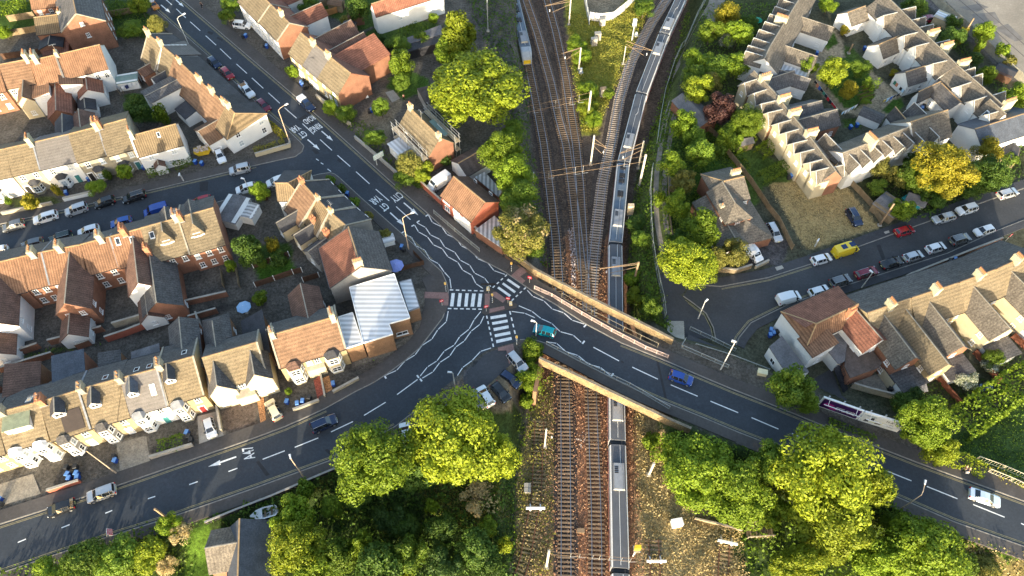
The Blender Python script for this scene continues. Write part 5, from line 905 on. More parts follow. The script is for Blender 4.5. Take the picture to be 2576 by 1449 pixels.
h = arow(t(0,0,2172,962), t(0,0,2280,1060), t(0,0,2040,1155), 'orange tiled house whose roof sweeps down over a rear annexe'); h.chim(h.L*.2, 0, 1.0, .8, 1.3, 3).wing(h.L*.3, 'A', 6.0, h.wf+3.4, 2.9, 4.6, 'orange2', 'white')
h = House('corner_house', 'white rendered corner house with hipped roof facing the side street', t(0,0,2280,1060), t(0,0,2395,1172), 7.9, t(0,0,2200,1305), 4.4, 'rib', 'white', hip=(0,1.2), group=AROW, wb=5.6, zeb=5.2, rb='dark')
sd_ = '1' if h.u.y < 0 else '0'; h.chim(h.L-.9, 0, 1.0, .8, 1.5, 3)
for yy in (-4, 1.5): h.win(sd_, yy, 3.2, 1.0, 1.4); h.win(sd_, yy, .8, 1.0, 1.4)
h.wins('B', 2)
# --- across road A
CROW = 'houses on the railway side of the ring road'
h = House('terraced_house', 'white fronted house with tan roof and brick gable end beside the ring road', t(1,0,150,48), t(1,0,338,236), 8.0, t(1,0,115,305), 5.2, 'tan', 'white', group=CROW, rb='red')
h.chim(h.L*.4, 0, 1.1, .8, 1.6, 5).wins('A', 3).wins('B', 2).wing(h.L*.5, 'B', 5, 10, 4.6, 6.4, 'red', 'white').party(0)
gs = '1' if h.u.y < 0 else '0'; g_ = MB(); xg = h.L+.03 if gs == '1' else -.03; g_.face([(xg,-h.wb,0),(xg,h.wf,0),(xg,h.wf,h.ze-.05),(xg,0,h.zr-.08),(xg,-h.wb,h.zeb-.05)]); g_.build('gable_wall', WALL['brick'], h.root)
h = House('terraced_house', 'white fronted house with tan roof at the top edge beside the ring road', t(1,0,-60,-160), t(1,0,148,46), 8.0, t(1,0,-95,100), 5.2, 'tan', 'white', group=CROW, rb='red')
h.wins('A', 3).wins('B', 2).party(0).wing(h.L*.5, 'B', 5, 9, 4.6, 6.4, 'red', 'white')
for i, (p0, p1, ea, lab, rf) in enumerate(((t(1,0,450,330), t(1,0,590,446), t(1,0,380,575), 'tan roofed buff house at the upper end of the arched window row', 'tan'), (t(1,0,590,446), t(1,0,742,572), t(1,0,520,692), 'buff house with a smooth pinkish grey roof in the middle of the arched window row', 'grey'), (t(1,0,742,572), t(1,0,950,737), t(1,0,700,842), 'tan roofed buff house with a long brick gable over the scrubby garden', 'tan'))):
    h = House('terraced_house', lab, p0, p1, 8.2, ea, 5.0, rf, 'buff', group=CROW, wb=4.2, rb='red'); h.wins('A', 2).door('A', h.L*.5, 3).wins('B', 2)
    if i < 2: h.chim(h.L-.2 if h.u.y < 0 else .2, .2, 1.2, .9, 1.5, 5); h.wing(h.L*.6, 'B', 5.6, 11.5 if i == 0 else 11, 4.6, 6.8, 'brown', 'white' if i == 0 else 'grey')
    else:
        h.wing(h.L*.72, 'B', 5.0, 12, 4.8, 7.4, 'red', 'brick', 0, lean=-1)
        xg = h.L+.03 if h.u.y < 0 else -.03; g_ = MB(); g_.face([(xg,-h.wb,0),(xg,h.wf,0),(xg,h.wf,h.ze-.05),(xg,0,h.zr-.08),(xg,-h.wb,h.zeb-.05)]); g_.build('gable_wall', WALL['brick'], h.root)
h = House('detached_house', 'house wrapped in scaffolding with half stripped tan roof', t(1,0,1542,1082), t(1,0,1850,1384), 8.0, t(1,0,1570,1395), 4.8, 'tan', 'brick', group=CROW)
h.chim(.4, 0, .9, .8, 1.0, 1).chim(h.L-.5, 0, .9, .8, 1.3, 3).dormer(h.L*.4, 'B', 5.0, h.wb*.95, .9, roof='teal', wall='grey', flat=True).wins('A', 2).wing(h.L*.72, 'A', 4.0, h.wf+3.6, 2.6, 2.9, 'zinc', 'white', lean=1).aerial(h.L*.55, .2)
SCAF = h
h = House('public_house', 'bright red brick building with orange pantiles beside the white van', t(1,1,1990,330), t(1,1,2302,588), 6.6, t(1,1,2010,640), 4.0, 'orange', 'redpaint', group=CROW)
h.wins('A', 3, 1, [.6], w=1.6, h=1.9, span=(h.L*.1, h.L*.6)).wins('A', 3, 1, [2.9], w=1.8, h=.7).win('A', h.L*.82, .7, 1.4, 1.3); h.lean('A', h.L*.04, h.L*.6, .12, 2.6, 2.7, 'zinc', 'white').wins('B', 2)
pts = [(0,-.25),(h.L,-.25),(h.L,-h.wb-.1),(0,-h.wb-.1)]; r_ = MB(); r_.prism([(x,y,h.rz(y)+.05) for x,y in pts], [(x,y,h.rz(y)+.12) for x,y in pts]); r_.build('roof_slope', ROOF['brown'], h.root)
flatb('lean_to_shed', 'white corrugated roofed lean to against the red brick building by the brick wall', [t(1,1,2205,862), t(1,1,2400,720), t(1,1,2570,900), t(1,1,2480,1050)], 2.2, 'corr', 'brick')
flatb('lean_to_shed', 'pale corrugated roofed yard shed behind the red brick building', [t(1,1,2200,330), t(1,1,2300,280), t(1,1,2480,470), t(1,1,2440,530)], 2.3, 'corr', 'brick')
h = House('garage', 'low garage with pale gable and brown roof behind the white van', t(1,1,2040,195), t(1,1,2275,60), 4.2, t(1,1,2200,275), 2.8, 'feltb', 'white', group=CROW); h.wins('B', 1, 1)
h = House('white_house', 'white walled cottage with one small window in its long wall, top centre', t(1,0,1165,40), t(1,0,1850,-175), 7.4, t(1,0,1500,66), 5.2, 'red', 'white', group=CROW); h.win('A', h.L*.66, 2.2, .9, 1.0); h.wins('B', 3)
flatb('garage_block', 'long low garage with grey felt roof under the tall conical tree', [t(1,0,1480,395), t(1,0,1860,248), t(1,0,1890,340), t(1,0,1500,450)], 2.4, 'felt', 'grey'); flatb('garage_block', 'black flat roofed garage block behind the bright young tree', [t(1,0,1350,470), t(1,0,1880,355), t(1,0,1890,420), t(1,0,1380,560)], 2.3, 'dark', 'black')
shed('garden_shed', 'brown roofed brick shed with a pale door among the top gardens', t(1,0,1015,205), 3.6, 4.0, 100, 'red', WALL['brick'], h=2.4, rh=1.0); shed('garden_shed', 'small orange lit lidded wooden store in the top gardens', t(1,0,820,90), 2.4, 3.4, -15, 'orange2'); shed('garden_shed', 'dark rounded roof shed beside the white walled rear wing', t(1,0,945,330), 3, 3, 80, 'dark')
flatb('garden_shed', 'plum brown flat roofed shed by the big yellow green tree', [t(1,0,1620,890), t(1,0,1730,862), t(1,0,1850,1000), t(1,0,1710,1050)], 2.4, 'feltb', 'grey')
# --- bottom left house
h = House('bungalow', 'dark slate roofed brick house with a hipped side wing at the bottom edge', t(0,3,2412,880), t(0,3,2390,1560), 6.0, t(1,3,130,1180), 3.2, 'blue', 'brick', gz=-1.5, wb=2.2); h.wins('A', 3, 1).wing(3.1 if h.u.y < 0 else h.L-3.1, 'B', 6.0, 4.7, 3.3, 5.4, 'cot', 'brick', 1)
# ================================================================ BUILDINGS (east side)
TROW = 'terraced houses backing on gardens at the right'
for i, (p0, p1, ea, lab, wall, wn) in enumerate((
 (t(3,2,1010,252), t(3,2,1440,105), t(3,2,1260,420), 'lichen spotted house next to the red tiled corner building', 'buff', 1), (t(3,2,1440,105), t(3,1,1920,1400), t(3,2,1660,335), 'tan roofed house with the big two window brick rear wing', 'buff', 1),
 (t(3,1,1920,1400), t(3,1,2300,1262), t(3,2,2090,180), 'tan roofed house with the chimney ranked in two rows and cream rear wing', 'buff', 1), (t(3,1,2300,1262), t(3,1,2680,1092), t(3,2,2500,10), 'tan roofed house at the right edge of the garden backing row', 'buff', 1))):
    h = House('terraced_house', lab, p0, p1, 8.4, ea, 5.3, 'tan', wall, gz=ZE, group=TROW, wb=5.4, zeb=5.3, rb='slate'); h.wins('A', 2, 2, span=(0, h.L*.4)).wins('B', 3).chim(h.L*(.52 if h.v.y < 0 else .48), 0, .9, 1.5, 1.6, 6)
    h.wing(h.L*.66, 'A', 5.0, h.wf+6.2, 5.0, 7.4, 'cot', 'brick' if i < 2 else 'cream', 1); h.wing(h.L*.66, 'A', 4.4, h.wf+9.6, 2.5, 3.3, 'slate', 'white', 1, lean=1); h.bay(h.L*.3, 'B', 2.2, .9, 2.7)
    if i == 0: h.wing(h.L*.15, 'A', 4.6, h.wf+9.0, 5.0, 7.2, 'tan', 'buff', 1)
h = House('corner_shop', 'white walled corner building with orange red pantiles and white front gable', t(3,2,380,412), t(3,2,905,166), 7.6, t(3,2,690,420), 5.4, 'orange', 'white', gz=ZE, hip=(2.2, 0), group=TROW, wb=5.2)
h.wins('B', 3).wing(h.L*.08, 'A', 5.6, h.wf+5.2, 5.2, 7.4, 'red', 'white', 1).wing(h.L*.84, 'A', 4.6, h.wf+2.2, 4.8, 6.2, 'orange', 'white', 1, lean=1).wing(h.L*.45, 'A', 4.8, h.wf+4.6, 3.2, 3.3, 'felt', 'white', lean=1); h.chim(h.L*.2, h.wf*.4, 1.2, .7, 2.2, 3, red=True)
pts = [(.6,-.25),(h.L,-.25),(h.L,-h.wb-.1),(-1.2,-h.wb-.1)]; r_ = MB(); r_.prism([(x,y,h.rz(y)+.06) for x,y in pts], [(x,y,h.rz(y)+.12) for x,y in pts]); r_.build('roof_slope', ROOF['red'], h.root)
flatb('flat_extension', 'grey flat roofed white extension at the corner by the dead end street', [t(3,2,12,592), t(3,2,140,478), t(3,2,415,845), t(3,2,235,862), t(3,2,140,790)], 3.2, 'felt', 'white', gz=ZE, wins=((4, .5, .8, 1.2, 1.2),))
flatb('workshop', 'wide dark brown flat roofed workshop behind the red tiled corner building', [t(3,2,800,510), t(3,2,922,445), t(3,2,1150,752), t(3,2,1120,800), t(3,2,830,905), t(3,2,770,790)], 3.4, 'feltb', 'brick', gz=ZE)
flatb('garden_room', 'cream walled outbuilding with black flat roof beside the paved yard', [t(3,2,1165,800), t(3,2,1290,770), t(3,2,1390,920), t(3,2,1280,955)], 2.6, 'dark', 'cream', gz=ZE)
h = House('detached_house', 'L shaped brick villa with slate roof and lit cream eaves in the leafy plot', t(2,1,2030,400), t(2,1,2330,330), 7.0, t(2,1,2110,610), 5.0, 'cot', 'brick', gz=ZE, hip=(2.2,0), wb=4.4)
h.chim(1.2, -1.2, 1.8, .8, 1.6, 5).wing(h.L*.72, 'A', 5.4, h.wf+4.4, 5.0, 7.0, 'cot', 'brick', 1, hip=True).wins('A', 2, span=(0, h.L*.5)).wins('0', 2).wins('B', 2)
h.chim(h.L*.62, h.wf+.6, .8, .8, 1.5, 1).chim(h.L*1.02, h.wf+.8, .8, .8, 1.5, 1)
h.wing(h.L*.45, 'A', 8.0, h.wf+8.4, 2.7, 4.4, 'cot', 'brick', 0, hip=True).wing(h.L*1.05, 'A', 6.2, h.wf+8.2, 2.7, 4.2, 'cot', 'brick', 2)
# --- railway cottages: left upper row, lower row, bottom row, right row
COT = 'steep roofed railway cottages round the courtyard'
def cottage(p0, p1, zr, ea, ze, lab, wall, gab=(), gside='A', stack=(.5, 8), roof='cot', rear=(), name='cottage', hip=(0,0), wb=None, gw=2.8, vt=True, rotc=False, fl=1):
    h = House(name, lab, p0, p1, zr, ea, ze, roof, wall, gz=ZE, group=COT, wb=wb, hip=hip, ridge='stone'); g0 = 1 if gside == 'A' else -1
    for f in gab: h.wing(h.L*f, gside, gw, (h.wf if g0 > 0 else h.wb)+.5, ze+.5, min(zr-.25, ze+2.3), roof, 'white' if wall == 'white' else 'cream', 0, y0=.2, z0=-.2, name='front_gable', gw=ze-1.1, vt=vt, off=.2)
    if stack: h.chim(h.L*stack[0], .0, (.9 if rotc else .85), 2.6, 1.9, stack[1])
    h.wins('A', 2, 1, [.8]).wins('B', 2, 1, [.8])
    for r in rear: h.wing(*r)
    return h
# upper left row: gables face left (garden), wings to the right (courtyard)
UL = [k(760,-150), k(680,-10), k(600,120), k(520,250), k(432,395), k(388,490)]; UE = [k(820,-20), k(765,110), k(720,190), k(655,310), k(600,390), k(545,510)]
for i, (lab, st_, wl) in enumerate((('cottage at the top edge with pale chimney rank, left garden side', (.75, 8), 'white'), ('cottage under the uppermost complete eight pot chimney, left garden side', None, 'white'), ('cottage below the uppermost chimney with a white rear wing and teal blind', (.7, 8), 'white'), ('cottage with ridge shadowed by its own chimney pots, left garden side', None, 'white'), ('white gabled end cottage of the upper left row', None, 'white'))):
    h = cottage(UL[i], UL[i+1], 7.2, UE[i], 4.4, lab, wl, (.25, .75), 'B', None); sgn = 1
    if st_: h.chim(h.L*.5, -1.0, .9, 2.8, 2.0, st_[1])
    if i == 1: h.wing(h.L*.5, 'A', 5.2, h.wf+6.6, 3.4, 5.2, 'cot', 'white', 1)
    if i == 3: h.wing(h.L*.3, 'A', 5.2, h.wf+6.4, 3.4, 5.2, 'cot', 'white', 1); h.wing(h.L*.95, 'A', 3.2, h.wf+5.8, 2.3, 2.5, 'zinc', 'white', lean=1)
    if i == 4: h.wing(h.L*.7, 'A', 4.0, h.wf+6.8, 2.9, 4.4, 'slate', 'white', 1)
LL = [k(300,600), k(478,790), k(600,950), k(740,1120), k(870,1290), k(985,1440)]; LE = [k(160,705), k(330,910), k(480,1085), k(620,1270), k(740,1410), k(830,1570)]
for i, lab in enumerate(('brick cottage at the upper end of the long garden row with a small corner gable', 'brick cottage with chimney stack and two cream gables, beside the purple tree', 'brick cottage in the middle of the long row above the bright green tree', 'brick cottage of the long row with a purple roofed courtyard wing', 'brick end cottage whose gable overlooks the dry grass plot')):
    h = cottage(LL[i], LL[i+1], 7.4, LE[i], 4.6, lab, 'brick', (.28, .74), 'A', None); h.chim(h.L*(.62 if i in (0, 1) else .9), -.6, 1.0, 2.6, 1.8, 8 if i else 5) if i < 4 else None
    if i == 0: h.wing(h.L*.85, 'B', 4.4, h.wb+7.4, 3.2, 4.8, 'slate', 'white', 1)
    if i == 1: h.wing(h.L*.5, 'B', 5.4, h.wb+6.6, 3.2, 5.2, 'slate', 'white', 1)
    if i == 2: h.wing(h.L*.85, 'B', 5.2, h.wb+8.6, 3.4, 5.4, 'slate', 'brick', 1)
    if i == 4: h.wing(h.L*.3, 'B', 2.4, h.wb+.4, 4.8, 6.4, 'cot', 'cream', 0, y0=.2, name='front_gable', vt=True, off=.2)
BB = [k(1050,1290), k(1250,1215), k(1430,1140), k(1600,1075)]; BE = [k(1190,1420), k(1330,1355), k(1510,1290), k(1660,1215)]
for i, lab in enumerate(('white cottage with a pale green hipped corner, bottom row of the courtyard', 'white cottage below the leaning eight pot chimney, bottom row of the courtyard', 'white ivy covered cottage at the right end of the bottom row')):
    h = cottage(BB[i], BB[i+1], 7.2, BE[i], 4.4, lab, 'white', (.3, .78), 'A', (.9, 8) if i == 1 else None, wb=4.0, hip=(0, 0)); 
    if i == 0: h.wing(h.L*.8, 'B', 3.0, h.wb+2.2, 4.2, 6.2, 'cot', 'cream', 0, vt=True)
h = House('gatehouse', 'large half timbered white gatehouse gable between the two cottage rows', k(1625,1030), k(1930,930), 8.2, k(1850,1180), 4.6, 'cot', 'white', gz=ZE, group=COT); h.wins('0', 2, 1, [3.4]).wins('A', 2, 1, [.8]).wins('B', 2, 1)
h.wing(h.L*.55, 'A', 2.6, h.wf+.6, 4.6, 6.6, 'cot', 'white', 0, y0=.2, name='front_gable', gw=3.0, vt=True, off=.2).wing(h.L*.95, 'A', 2.6, h.wf+.6, 4.6, 6.6, 'cot', 'white', 0, y0=.2, name='front_gable', gw=3.0, vt=True, off=.2).wing(h.L*.3, 'B', 3, h.wb+1.6, 4.2, 6.4, 'slate', 'white', 0, vt=True)
tb = MB(); x_ = -.05
for y0_, z0_, y1_, z1_ in ((-h.wb,2.4,h.wf,2.4), (-h.wb*.8,4.5,h.wf*.8,4.5), (-1.5,2.4,-1.5,5.9), (1.5,2.4,1.5,5.9), (0,4.5,0,7.8)): tb.bar((x_,y0_,z0_), (x_,y1_,z1_), .1, .2)
tb.build('timber_frame', WALL['black'], h.root)
h = House('cottage', 'small dark slate roofed white cottage below the courtyard bins', k(1490,905), k(1600,1035), 5.4, k(1440,985), 3.4, 'slate', 'white', gz=ZE, group=COT); h.wins('A', 1, 1)
RR = [k(1400,-45), k(1570,120), k(1755,300), k(1870,410), k(2010,550), k(2220,730), k(2400,890)]; RE = [k(1185,15), k(1310,135), k(1460,285), k(1600,420), k(1760,570), k(1930,735), k(2110,905)]
for i, (lab, wl, stk) in enumerate((('white cottage at the top edge with yellowing roof valley, right row', None, None), ('white cottage with the topmost chimney rank of the right row', (k(1090,105), k(1235,52), k(1200,185), 'cot'), 1), ('white cottage joined to the wing with four blue bins', (k(1355,375), k(1520,305), k(1475,450), 'cot'), 1), ('white cottage left of the aerial topped chimney, right row', None, 1), ('white cottage with a long dark slate wing towards the washing line', (k(1580,610), k(1750,555), k(1690,690), 'slate'), None), ('white cottage with the lowest chimney rank of the right row', (k(1690,775), k(1870,690), k(1800,790), 'slate'), 1))):
    h = cottage(RR[i], RR[i+1], 7.4, RE[i], 4.6, lab, 'white', (), 'A', None); F_ = lambda f: h.L*(1-f if h.sw else f)
    for f in ((.8,), (.75,), (.4,), (.6,), (.7,), (.4,))[i]: h.wing(F_(f), 'A', 2.6, h.wf+.35, 5.2, 6.9, 'cot', 'white', 0, y0=.2, name='front_gable', gw=3.6, vt=True, off=.2)
    for f in ((.75,), (.25,.6), (.55,), (.8,), (.25,.55), (.45,))[i]: h.wing(F_(f), 'B', 2.7, h.wb+.5, 5.0, 7.0, 'cot', 'cream', 0, y0=.2, name='front_gable', gw=3.4, vt=True, off=.2)
    if stk: h.chim(h.L*(.98 if h.u.y < 0 else .02), -h.wb*.45, .9, 2.8, 2.2, 8)
    if wl:
        g_ = House('cottage_wing', ('single storey white gabled wing with lichened roof', 'single storey white gabled wing casting a peaked shadow', 'single storey white gabled wing with clean dark slates', 'L shaped white wing with dark slates nearest the lower bins')[(1,2,4,5).index(i)]+' in the courtyard', wl[0], wl[1], 5.2, wl[2], 3.2, wl[3], 'white', gz=ZE, group='courtyard wings'); g_.wins('A', 2, 1, [.9], h=1.0)
h = House('cottage_wing', 'dark slate wing running beside the white eaves towards the lower courtyard corner', k(1880,705), k(2040,860), 4.8, k(1790,800), 3.0, 'slate', 'white', gz=ZE, group='courtyard wings'); h.wins('A', 2, 1, [.9], h=1.0)
h = cottage(k(2290,840), k(2420,960), 7.6, k(2180,960), 4.8, 'white end cottage with a dark skylight in its tan roof', 'white', (.3,), 'A', None); h.sky(h.L*.6, 1.6, .8, 1.1)
h = House('cottage', 'long grey blue slate roofed white cottage at the right edge', k(2165,1090), k(2640,940), 6.2, k(2330,1215), 4.2, 'blue', 'white', gz=ZE, group=COT); h.wins('A', 5, 1, [1.0]).wins('0', 1, 1)
# ================================================================ TRAINS
TRG = mat('train_roof', (.095,.1,.112), .7, .08, .5, .06, 5); TRW = mat('train_white', (.72,.72,.72), .35, .05); TRB = mat('train_roof_blue', (.1,.135,.18), .5, .15, .5); TRY = mat('train_yellow', (.75,.5,.03), .4, .05); TRR = mat('train_red', (.5,.03,.04), .4, .05)
def carriage(root, A, B_, front=False, roof=None, equip='boxes', seed=0, body=None):
    d = B_-A; L = d.length; o = bpy.data.objects.new('carriage', None); b = MB(); hw = 1.36; H_ = 3.85; x1 = L-.35
    pr = [(-hw+.1,.5),(hw-.1,.5),(hw,1.2),(hw,2.6),(hw-.06,3.35),(hw-.3,3.6),(-hw+.3,3.6),(-hw+.06,3.35),(-hw,2.6),(-hw,1.2)]
    xs = [.45, x1-.1]; sc_ = [1, 1]; zs = [1, 1]
    if front: xs = [.35, x1-2.6, x1-1.2, x1-.3, x1]; sc_ = [1, 1, .97, .86, .7]; zs = [1, 1, .93, .6, .3]
    R = [[(x, p[0]*s, .5+(p[1]-.5)*z_) for p in pr] for x, s, z_ in zip(xs, sc_, zs)]
    for r0, r1 in zip(R[:-1], R[1:]):
        for i in range(10): j_ = (i+1) % 10; b.face([r0[i], r0[j_], r1[j_], r1[i]][::-1])
    b.face(R[0]); b.face(R[-1][::-1]); o = b.build('carriage', body or TRW, root); o.location = A; o.rotation_euler = (0,0,math.atan2(d.y, d.x))
    rf = MB(); xe = x1-(2.7 if front else 0); rf.prism([(.35,-1.13,3.55),(xe,-1.13,3.55),(xe,1.13,3.55),(.35,1.13,3.55)], [(.4,-1.0,3.7),(xe-.05,-1.0,3.7),(xe-.05,1.0,3.7),(.4,1.0,3.7)]); rf.build('roof', roof or TRG, o)
    for sg in (-1, 1):
        w_ = MB(); w_.box(.8, xe-.5, sg*hw-.015, sg*hw+.015, 1.75, 2.5); w_.build('window', CARGLASS, o)
        if not front or 1: r_ = MB(); r_.box(.6, xe-.3, sg*hw-.012, sg*hw+.012, .9, 1.15); r_.build('stripe', TRR, o)
    gp = MB(); gp.box(-.35,.35,-.95,.95,.9,3.3); gp.box(-.2,.2,-1.3,1.3,1.0,3.45); gp.build('gangway', BLACK, o)
    r_ = random.Random(seed)
    for x0, ln in ((L*.18, 4.4),) if equip == 'box' else ((L*.62, 4.2),):
        e = MB(); e.prism([(x0,-.95,3.68),(x0+ln,-.95,3.68),(x0+ln,.95,3.68),(x0,.95,3.68)], [(x0+.12,-.78,4.2),(x0+ln-.12,-.78,4.2),(x0+ln-.12,.78,4.2),(x0+.12,.78,4.2)]); u_ = e.build('roof_unit', mat('train_unit', (.25,.26,.28), .5, .08), o)
        g = MB()
        for i in range(4): g.box(x0+.7+i*.3, x0+.88+i*.3, -.7, -.1, 4.205, 4.23)
        g.build('vent', BLACK, u_); c = MB(); c.box(x0+ln-.14, x0+ln-.02, -.7, .7, 3.9, 4.16); c.build('end_cap', mat('unit_cap', (.55,.5,.38), .6), u_)
    if equip == 'dark':
        for x0 in (1.2, 3.4, 5.0, 6.6, 8.4):
            e = MB(); e.box(x0, x0+r_.uniform(.8,1.5), -.6, .55, 3.7, 3.95); e.build('roof_unit', BLACK if r_.random() < .5 else TRB, o)
    c = MB(); c.tube([(.5,.3,3.76),(L*.3,.3,3.76),(L*.34,0,3.78),(xe-.4,0,3.78)], .04, 4); c.build('roof_cable', TRW, o)
    if front:
        f = MB(); f.face([(x1-2.5,-.9,3.62),(x1-1.15,-.82,3.42),(x1-1.15,.82,3.42),(x1-2.5,.9,3.62)][::-1]); ff = MB()
        ff.prism([(x1-1.3,-.95,2.3),(x1-.22,-.9,2.0),(x1-.22,.9,2.0),(x1-1.3,.95,2.3)], [(x1-1.22,-.85,3.4),(x1-.38,-.8,2.42),(x1-.38,.8,2.42),(x1-1.22,.85,3.4)]); ff.build('windscreen', mat('train_windscreen', (.25,.4,.42), .1, .1), o)
        y_ = MB(); y_.box(x1-.32, x1+.06, -.86, .86, .75, 1.75); y_.build('nose', TRY, o)
        for sg in (-1, 1): s_ = MB(); s_.prism([(x1-1.4,sg*1.02-.12,1.4),(x1-.1,sg*.92-.1,1.4),(x1-.1,sg*.92+.1,1.4),(x1-1.4,sg*1.02+.2,1.4)], [(x1-1.35,sg*.98-.1,3.25),(x1-.35,sg*.88-.08,2.2),(x1-.35,sg*.88+.1,2.2),(x1-1.35,sg*.98+.12,3.25)]); s_.build('red_pillar', TRR, o)
    return o
def pt_on(pl, zz): return [P(p, ZR+zz) for p in pl]
zt = 3.75; TRS = mat('train_silver', (.3,.35,.4), .4, .08)
J = [t(2,0,1835,-330), t(2,0,1700,-20), t(2,0,1530,345), t(2,0,1300,945), t(2,1,1122,190), t(2,1,1042,1002), t(2,2,1046,455), t(2,3,1065,108), t(2,3,1094,1398), t(2,3,1130,2700)]
JP = [P(p, ZR+zt)-Vector((0,0,zt-.35)) for p in J]
tr1 = thing('passenger_train', 'long grey roofed train with white edges curving down and passing under the road bridge', 'train', JP[4])
for i, (A, B_) in enumerate(zip(JP[:-1], JP[1:])): carriage(tr1, A-JP[4], B_-JP[4], equip='dark' if i == 4 else 'box' if i in (2, 5, 7) else 'boxes', seed=i, roof=TRB if i in (4,) else None)
JQ = [P(p, ZR+zt)-Vector((0,0,zt-.35)) for p in (t(2,0,-60,-420), t(2,0,20,-10), t(2,0,156,560))]
tr2 = thing('passenger_train', 'blue grey roofed train with a yellow and red nose on the left track', 'train', JQ[1])
carriage(tr2, JQ[0]-JQ[1], Vector((0,0,0)), roof=TRB, equip='dark', seed=3, body=TRS); carriage(tr2, Vector((0,0,0)), JQ[2]-JQ[1], True, roof=TRB, equip='dark', seed=4, body=TRS)
# ================================================================ LINESIDE
MAST = mat('mast_cream', (.46,.43,.36), .6, .1); MASTB = mat('mast_brown', (.26,.18,.11), .8, .2); WIRE = mat('wire', (.25,.2,.16), .5)
def mast(base, top, label, r=.16, arms=(), m=None, cat='mast', name='catenary_mast', group='overhead line masts'):
    v = G(base); h = 9.0; best = 1e9
    for i in range(20, 160):
        z = i*.1; q_ = P(top, v.z+z); d = (q_.xy-v.xy).length
        if d < best: best, h = d, z
    o = thing(name, label, cat, v, 0, group); b = MB(); b.box(-r,r,-r*.8,r*.8,-.3,h); b.build('post', m or MAST, o)
    f = MB(); f.box(-.35,.35,-.35,.35,-.3,.25); f.build('footing', CONC, o)
    for (px, z) in arms:
        e = P(px, v.z+z)-v; c = MB(); c.bar((0,0,z+.2), e, .09); c.bar((0,0,min(h-.2, z+1.5)), e, .07); c.bar((0,0,z-.6), e*0.7+Vector((0,0,-.15)), .07); c.build('cantilever', MASTB, o)
        i_ = MB(); i_.tube([e*.8+Vector((0,0,.1)), e*.8+Vector((0,0,-.5))], .09, 6); i_.build('insulator', WHITE, o)
    return v+Vector((0,0,h))
m1 = mast(t(2,0,572,250), t(2,0,598,-20), 'pale mast at the top beside the verge, nearest the stopped train', arms=((t(2,0,330,60), 6.5),))
m2 = mast(t(2,0,672,700), t(2,0,685,480), 'pale mast with red triangular arms over the left tracks', arms=((t(2,0,500,540), 6.2),))
m3 = mast(t(2,0,1117,645), t(2,0,1138,462), 'thin pale mast in the sunny grass reaching over the curved track', .1, ((t(2,0,1420,510), 6.4),))
m4 = mast(t(2,0,757,1240), t(2,0,785,915), 'tall cream mast holding the upper wire span over the left tracks', .2)
m5 = mast(t(2,1,790,205), t(2,0,820,1362), 'cream mast between the tracks with a braced arm over the sleepers', .17, ((t(2,1,955,40), 6.3),))
m6 = mast(t(2,1,1268,250), t(2,1,1322,-30), 'cream mast right of the train with a double arm, upper of the close pair', .15, ((t(2,1,1080,95), 6.4),))
m7 = mast(t(2,1,1278,425), t(2,1,1348,105), 'tallest cream mast right of the train, lower of the close pair', .2)
m8 = mast(t(2,1,212,450), t(2,1,212,285), 'grey mast at the edge of the trees left of the tracks', .12, m=STEEL)
m9 = mast(t(2,1,1225,1385), t(2,1,1265,1185), 'rusty brown mast beside the train just above the bridge', .17, ((t(2,1,880,1255), 5.5),), m=MASTB)
m10 = mast(t(2,3,345,1360), t(2,3,352,1190), 'pale mast at the bottom left of the tracks', .16)
m11 = mast(t(2,3,328,150), t(2,3,328,-30), 'pale mast just below the bridge abutment by the weedy siding', .12, ((t(2,3,420,20), 6),))
m12 = mast(t(1,0,2335,315), t(1,0,2318,-30), 'slender grey lineside pole beside the conical tree', .12, m=STEEL)
m13 = mast(t(2,3,1375,430), t(2,3,1432,318), 'short white sunlit post beside the train below the bridge', .18)
def span(name, label, a_, b_, drops, zd=1.1):
    o = thing(name, label, 'wire span', a_, 0, 'overhead wire spans'); B_ = b_-a_; w_ = MB(); w_.bar((0,0,-.4), B_+Vector((0,0,-.4)), .035); w_.bar((0,0,-2.0), B_+Vector((0,0,-2.0)), .05); w_.build('wire', MASTB, o)
    for f in drops:
        p = B_*f; d = MB(); d.bar(p+Vector((0,0,-.4)), p+Vector((0,0,-2.6)), .06); d.bar(p+Vector((0,0,-2.6)), p+Vector((1.1,0,-2.4)), .045); d.build('dropper', STEEL, o)
span('headspan', 'upper wire span with droppers across the left tracks', m4, P(t(2,0,150,1060), m4.z-.3), (.18, .32, .55, .9)); span('headspan', 'long wire span crossing all tracks between the grey mast and the tallest cream mast', m7, m8, (.18, .55, .62, .86)); span('headspan', 'bottom wire span crossing the tracks in front of the train', m10, P(t(2,3,1500,1290), m10.z-.5), (.2, .28, .4, .46, .55, .66, .74))
CW = mat('contact_wire', (.12,.1,.09), .5)
for i, tk in enumerate((T1, T2, T3, T4, T5)):
    b = MB(); W = [P(p, ZR)+Vector((0,0,4.7)) for p in tk]
    for A, B_ in zip(W[:-1], W[1:]): b.bar(A, B_, .035)
    tag(b.build('contact_wire', CW), ('overhead contact wire above the leftmost track', 'overhead contact wire above the second track from the left', 'overhead contact wire above the third track from the left', 'overhead contact wire above the concrete sleeper track', 'overhead contact wire above the long grey train')[i], 'wire', 'overhead contact wires')
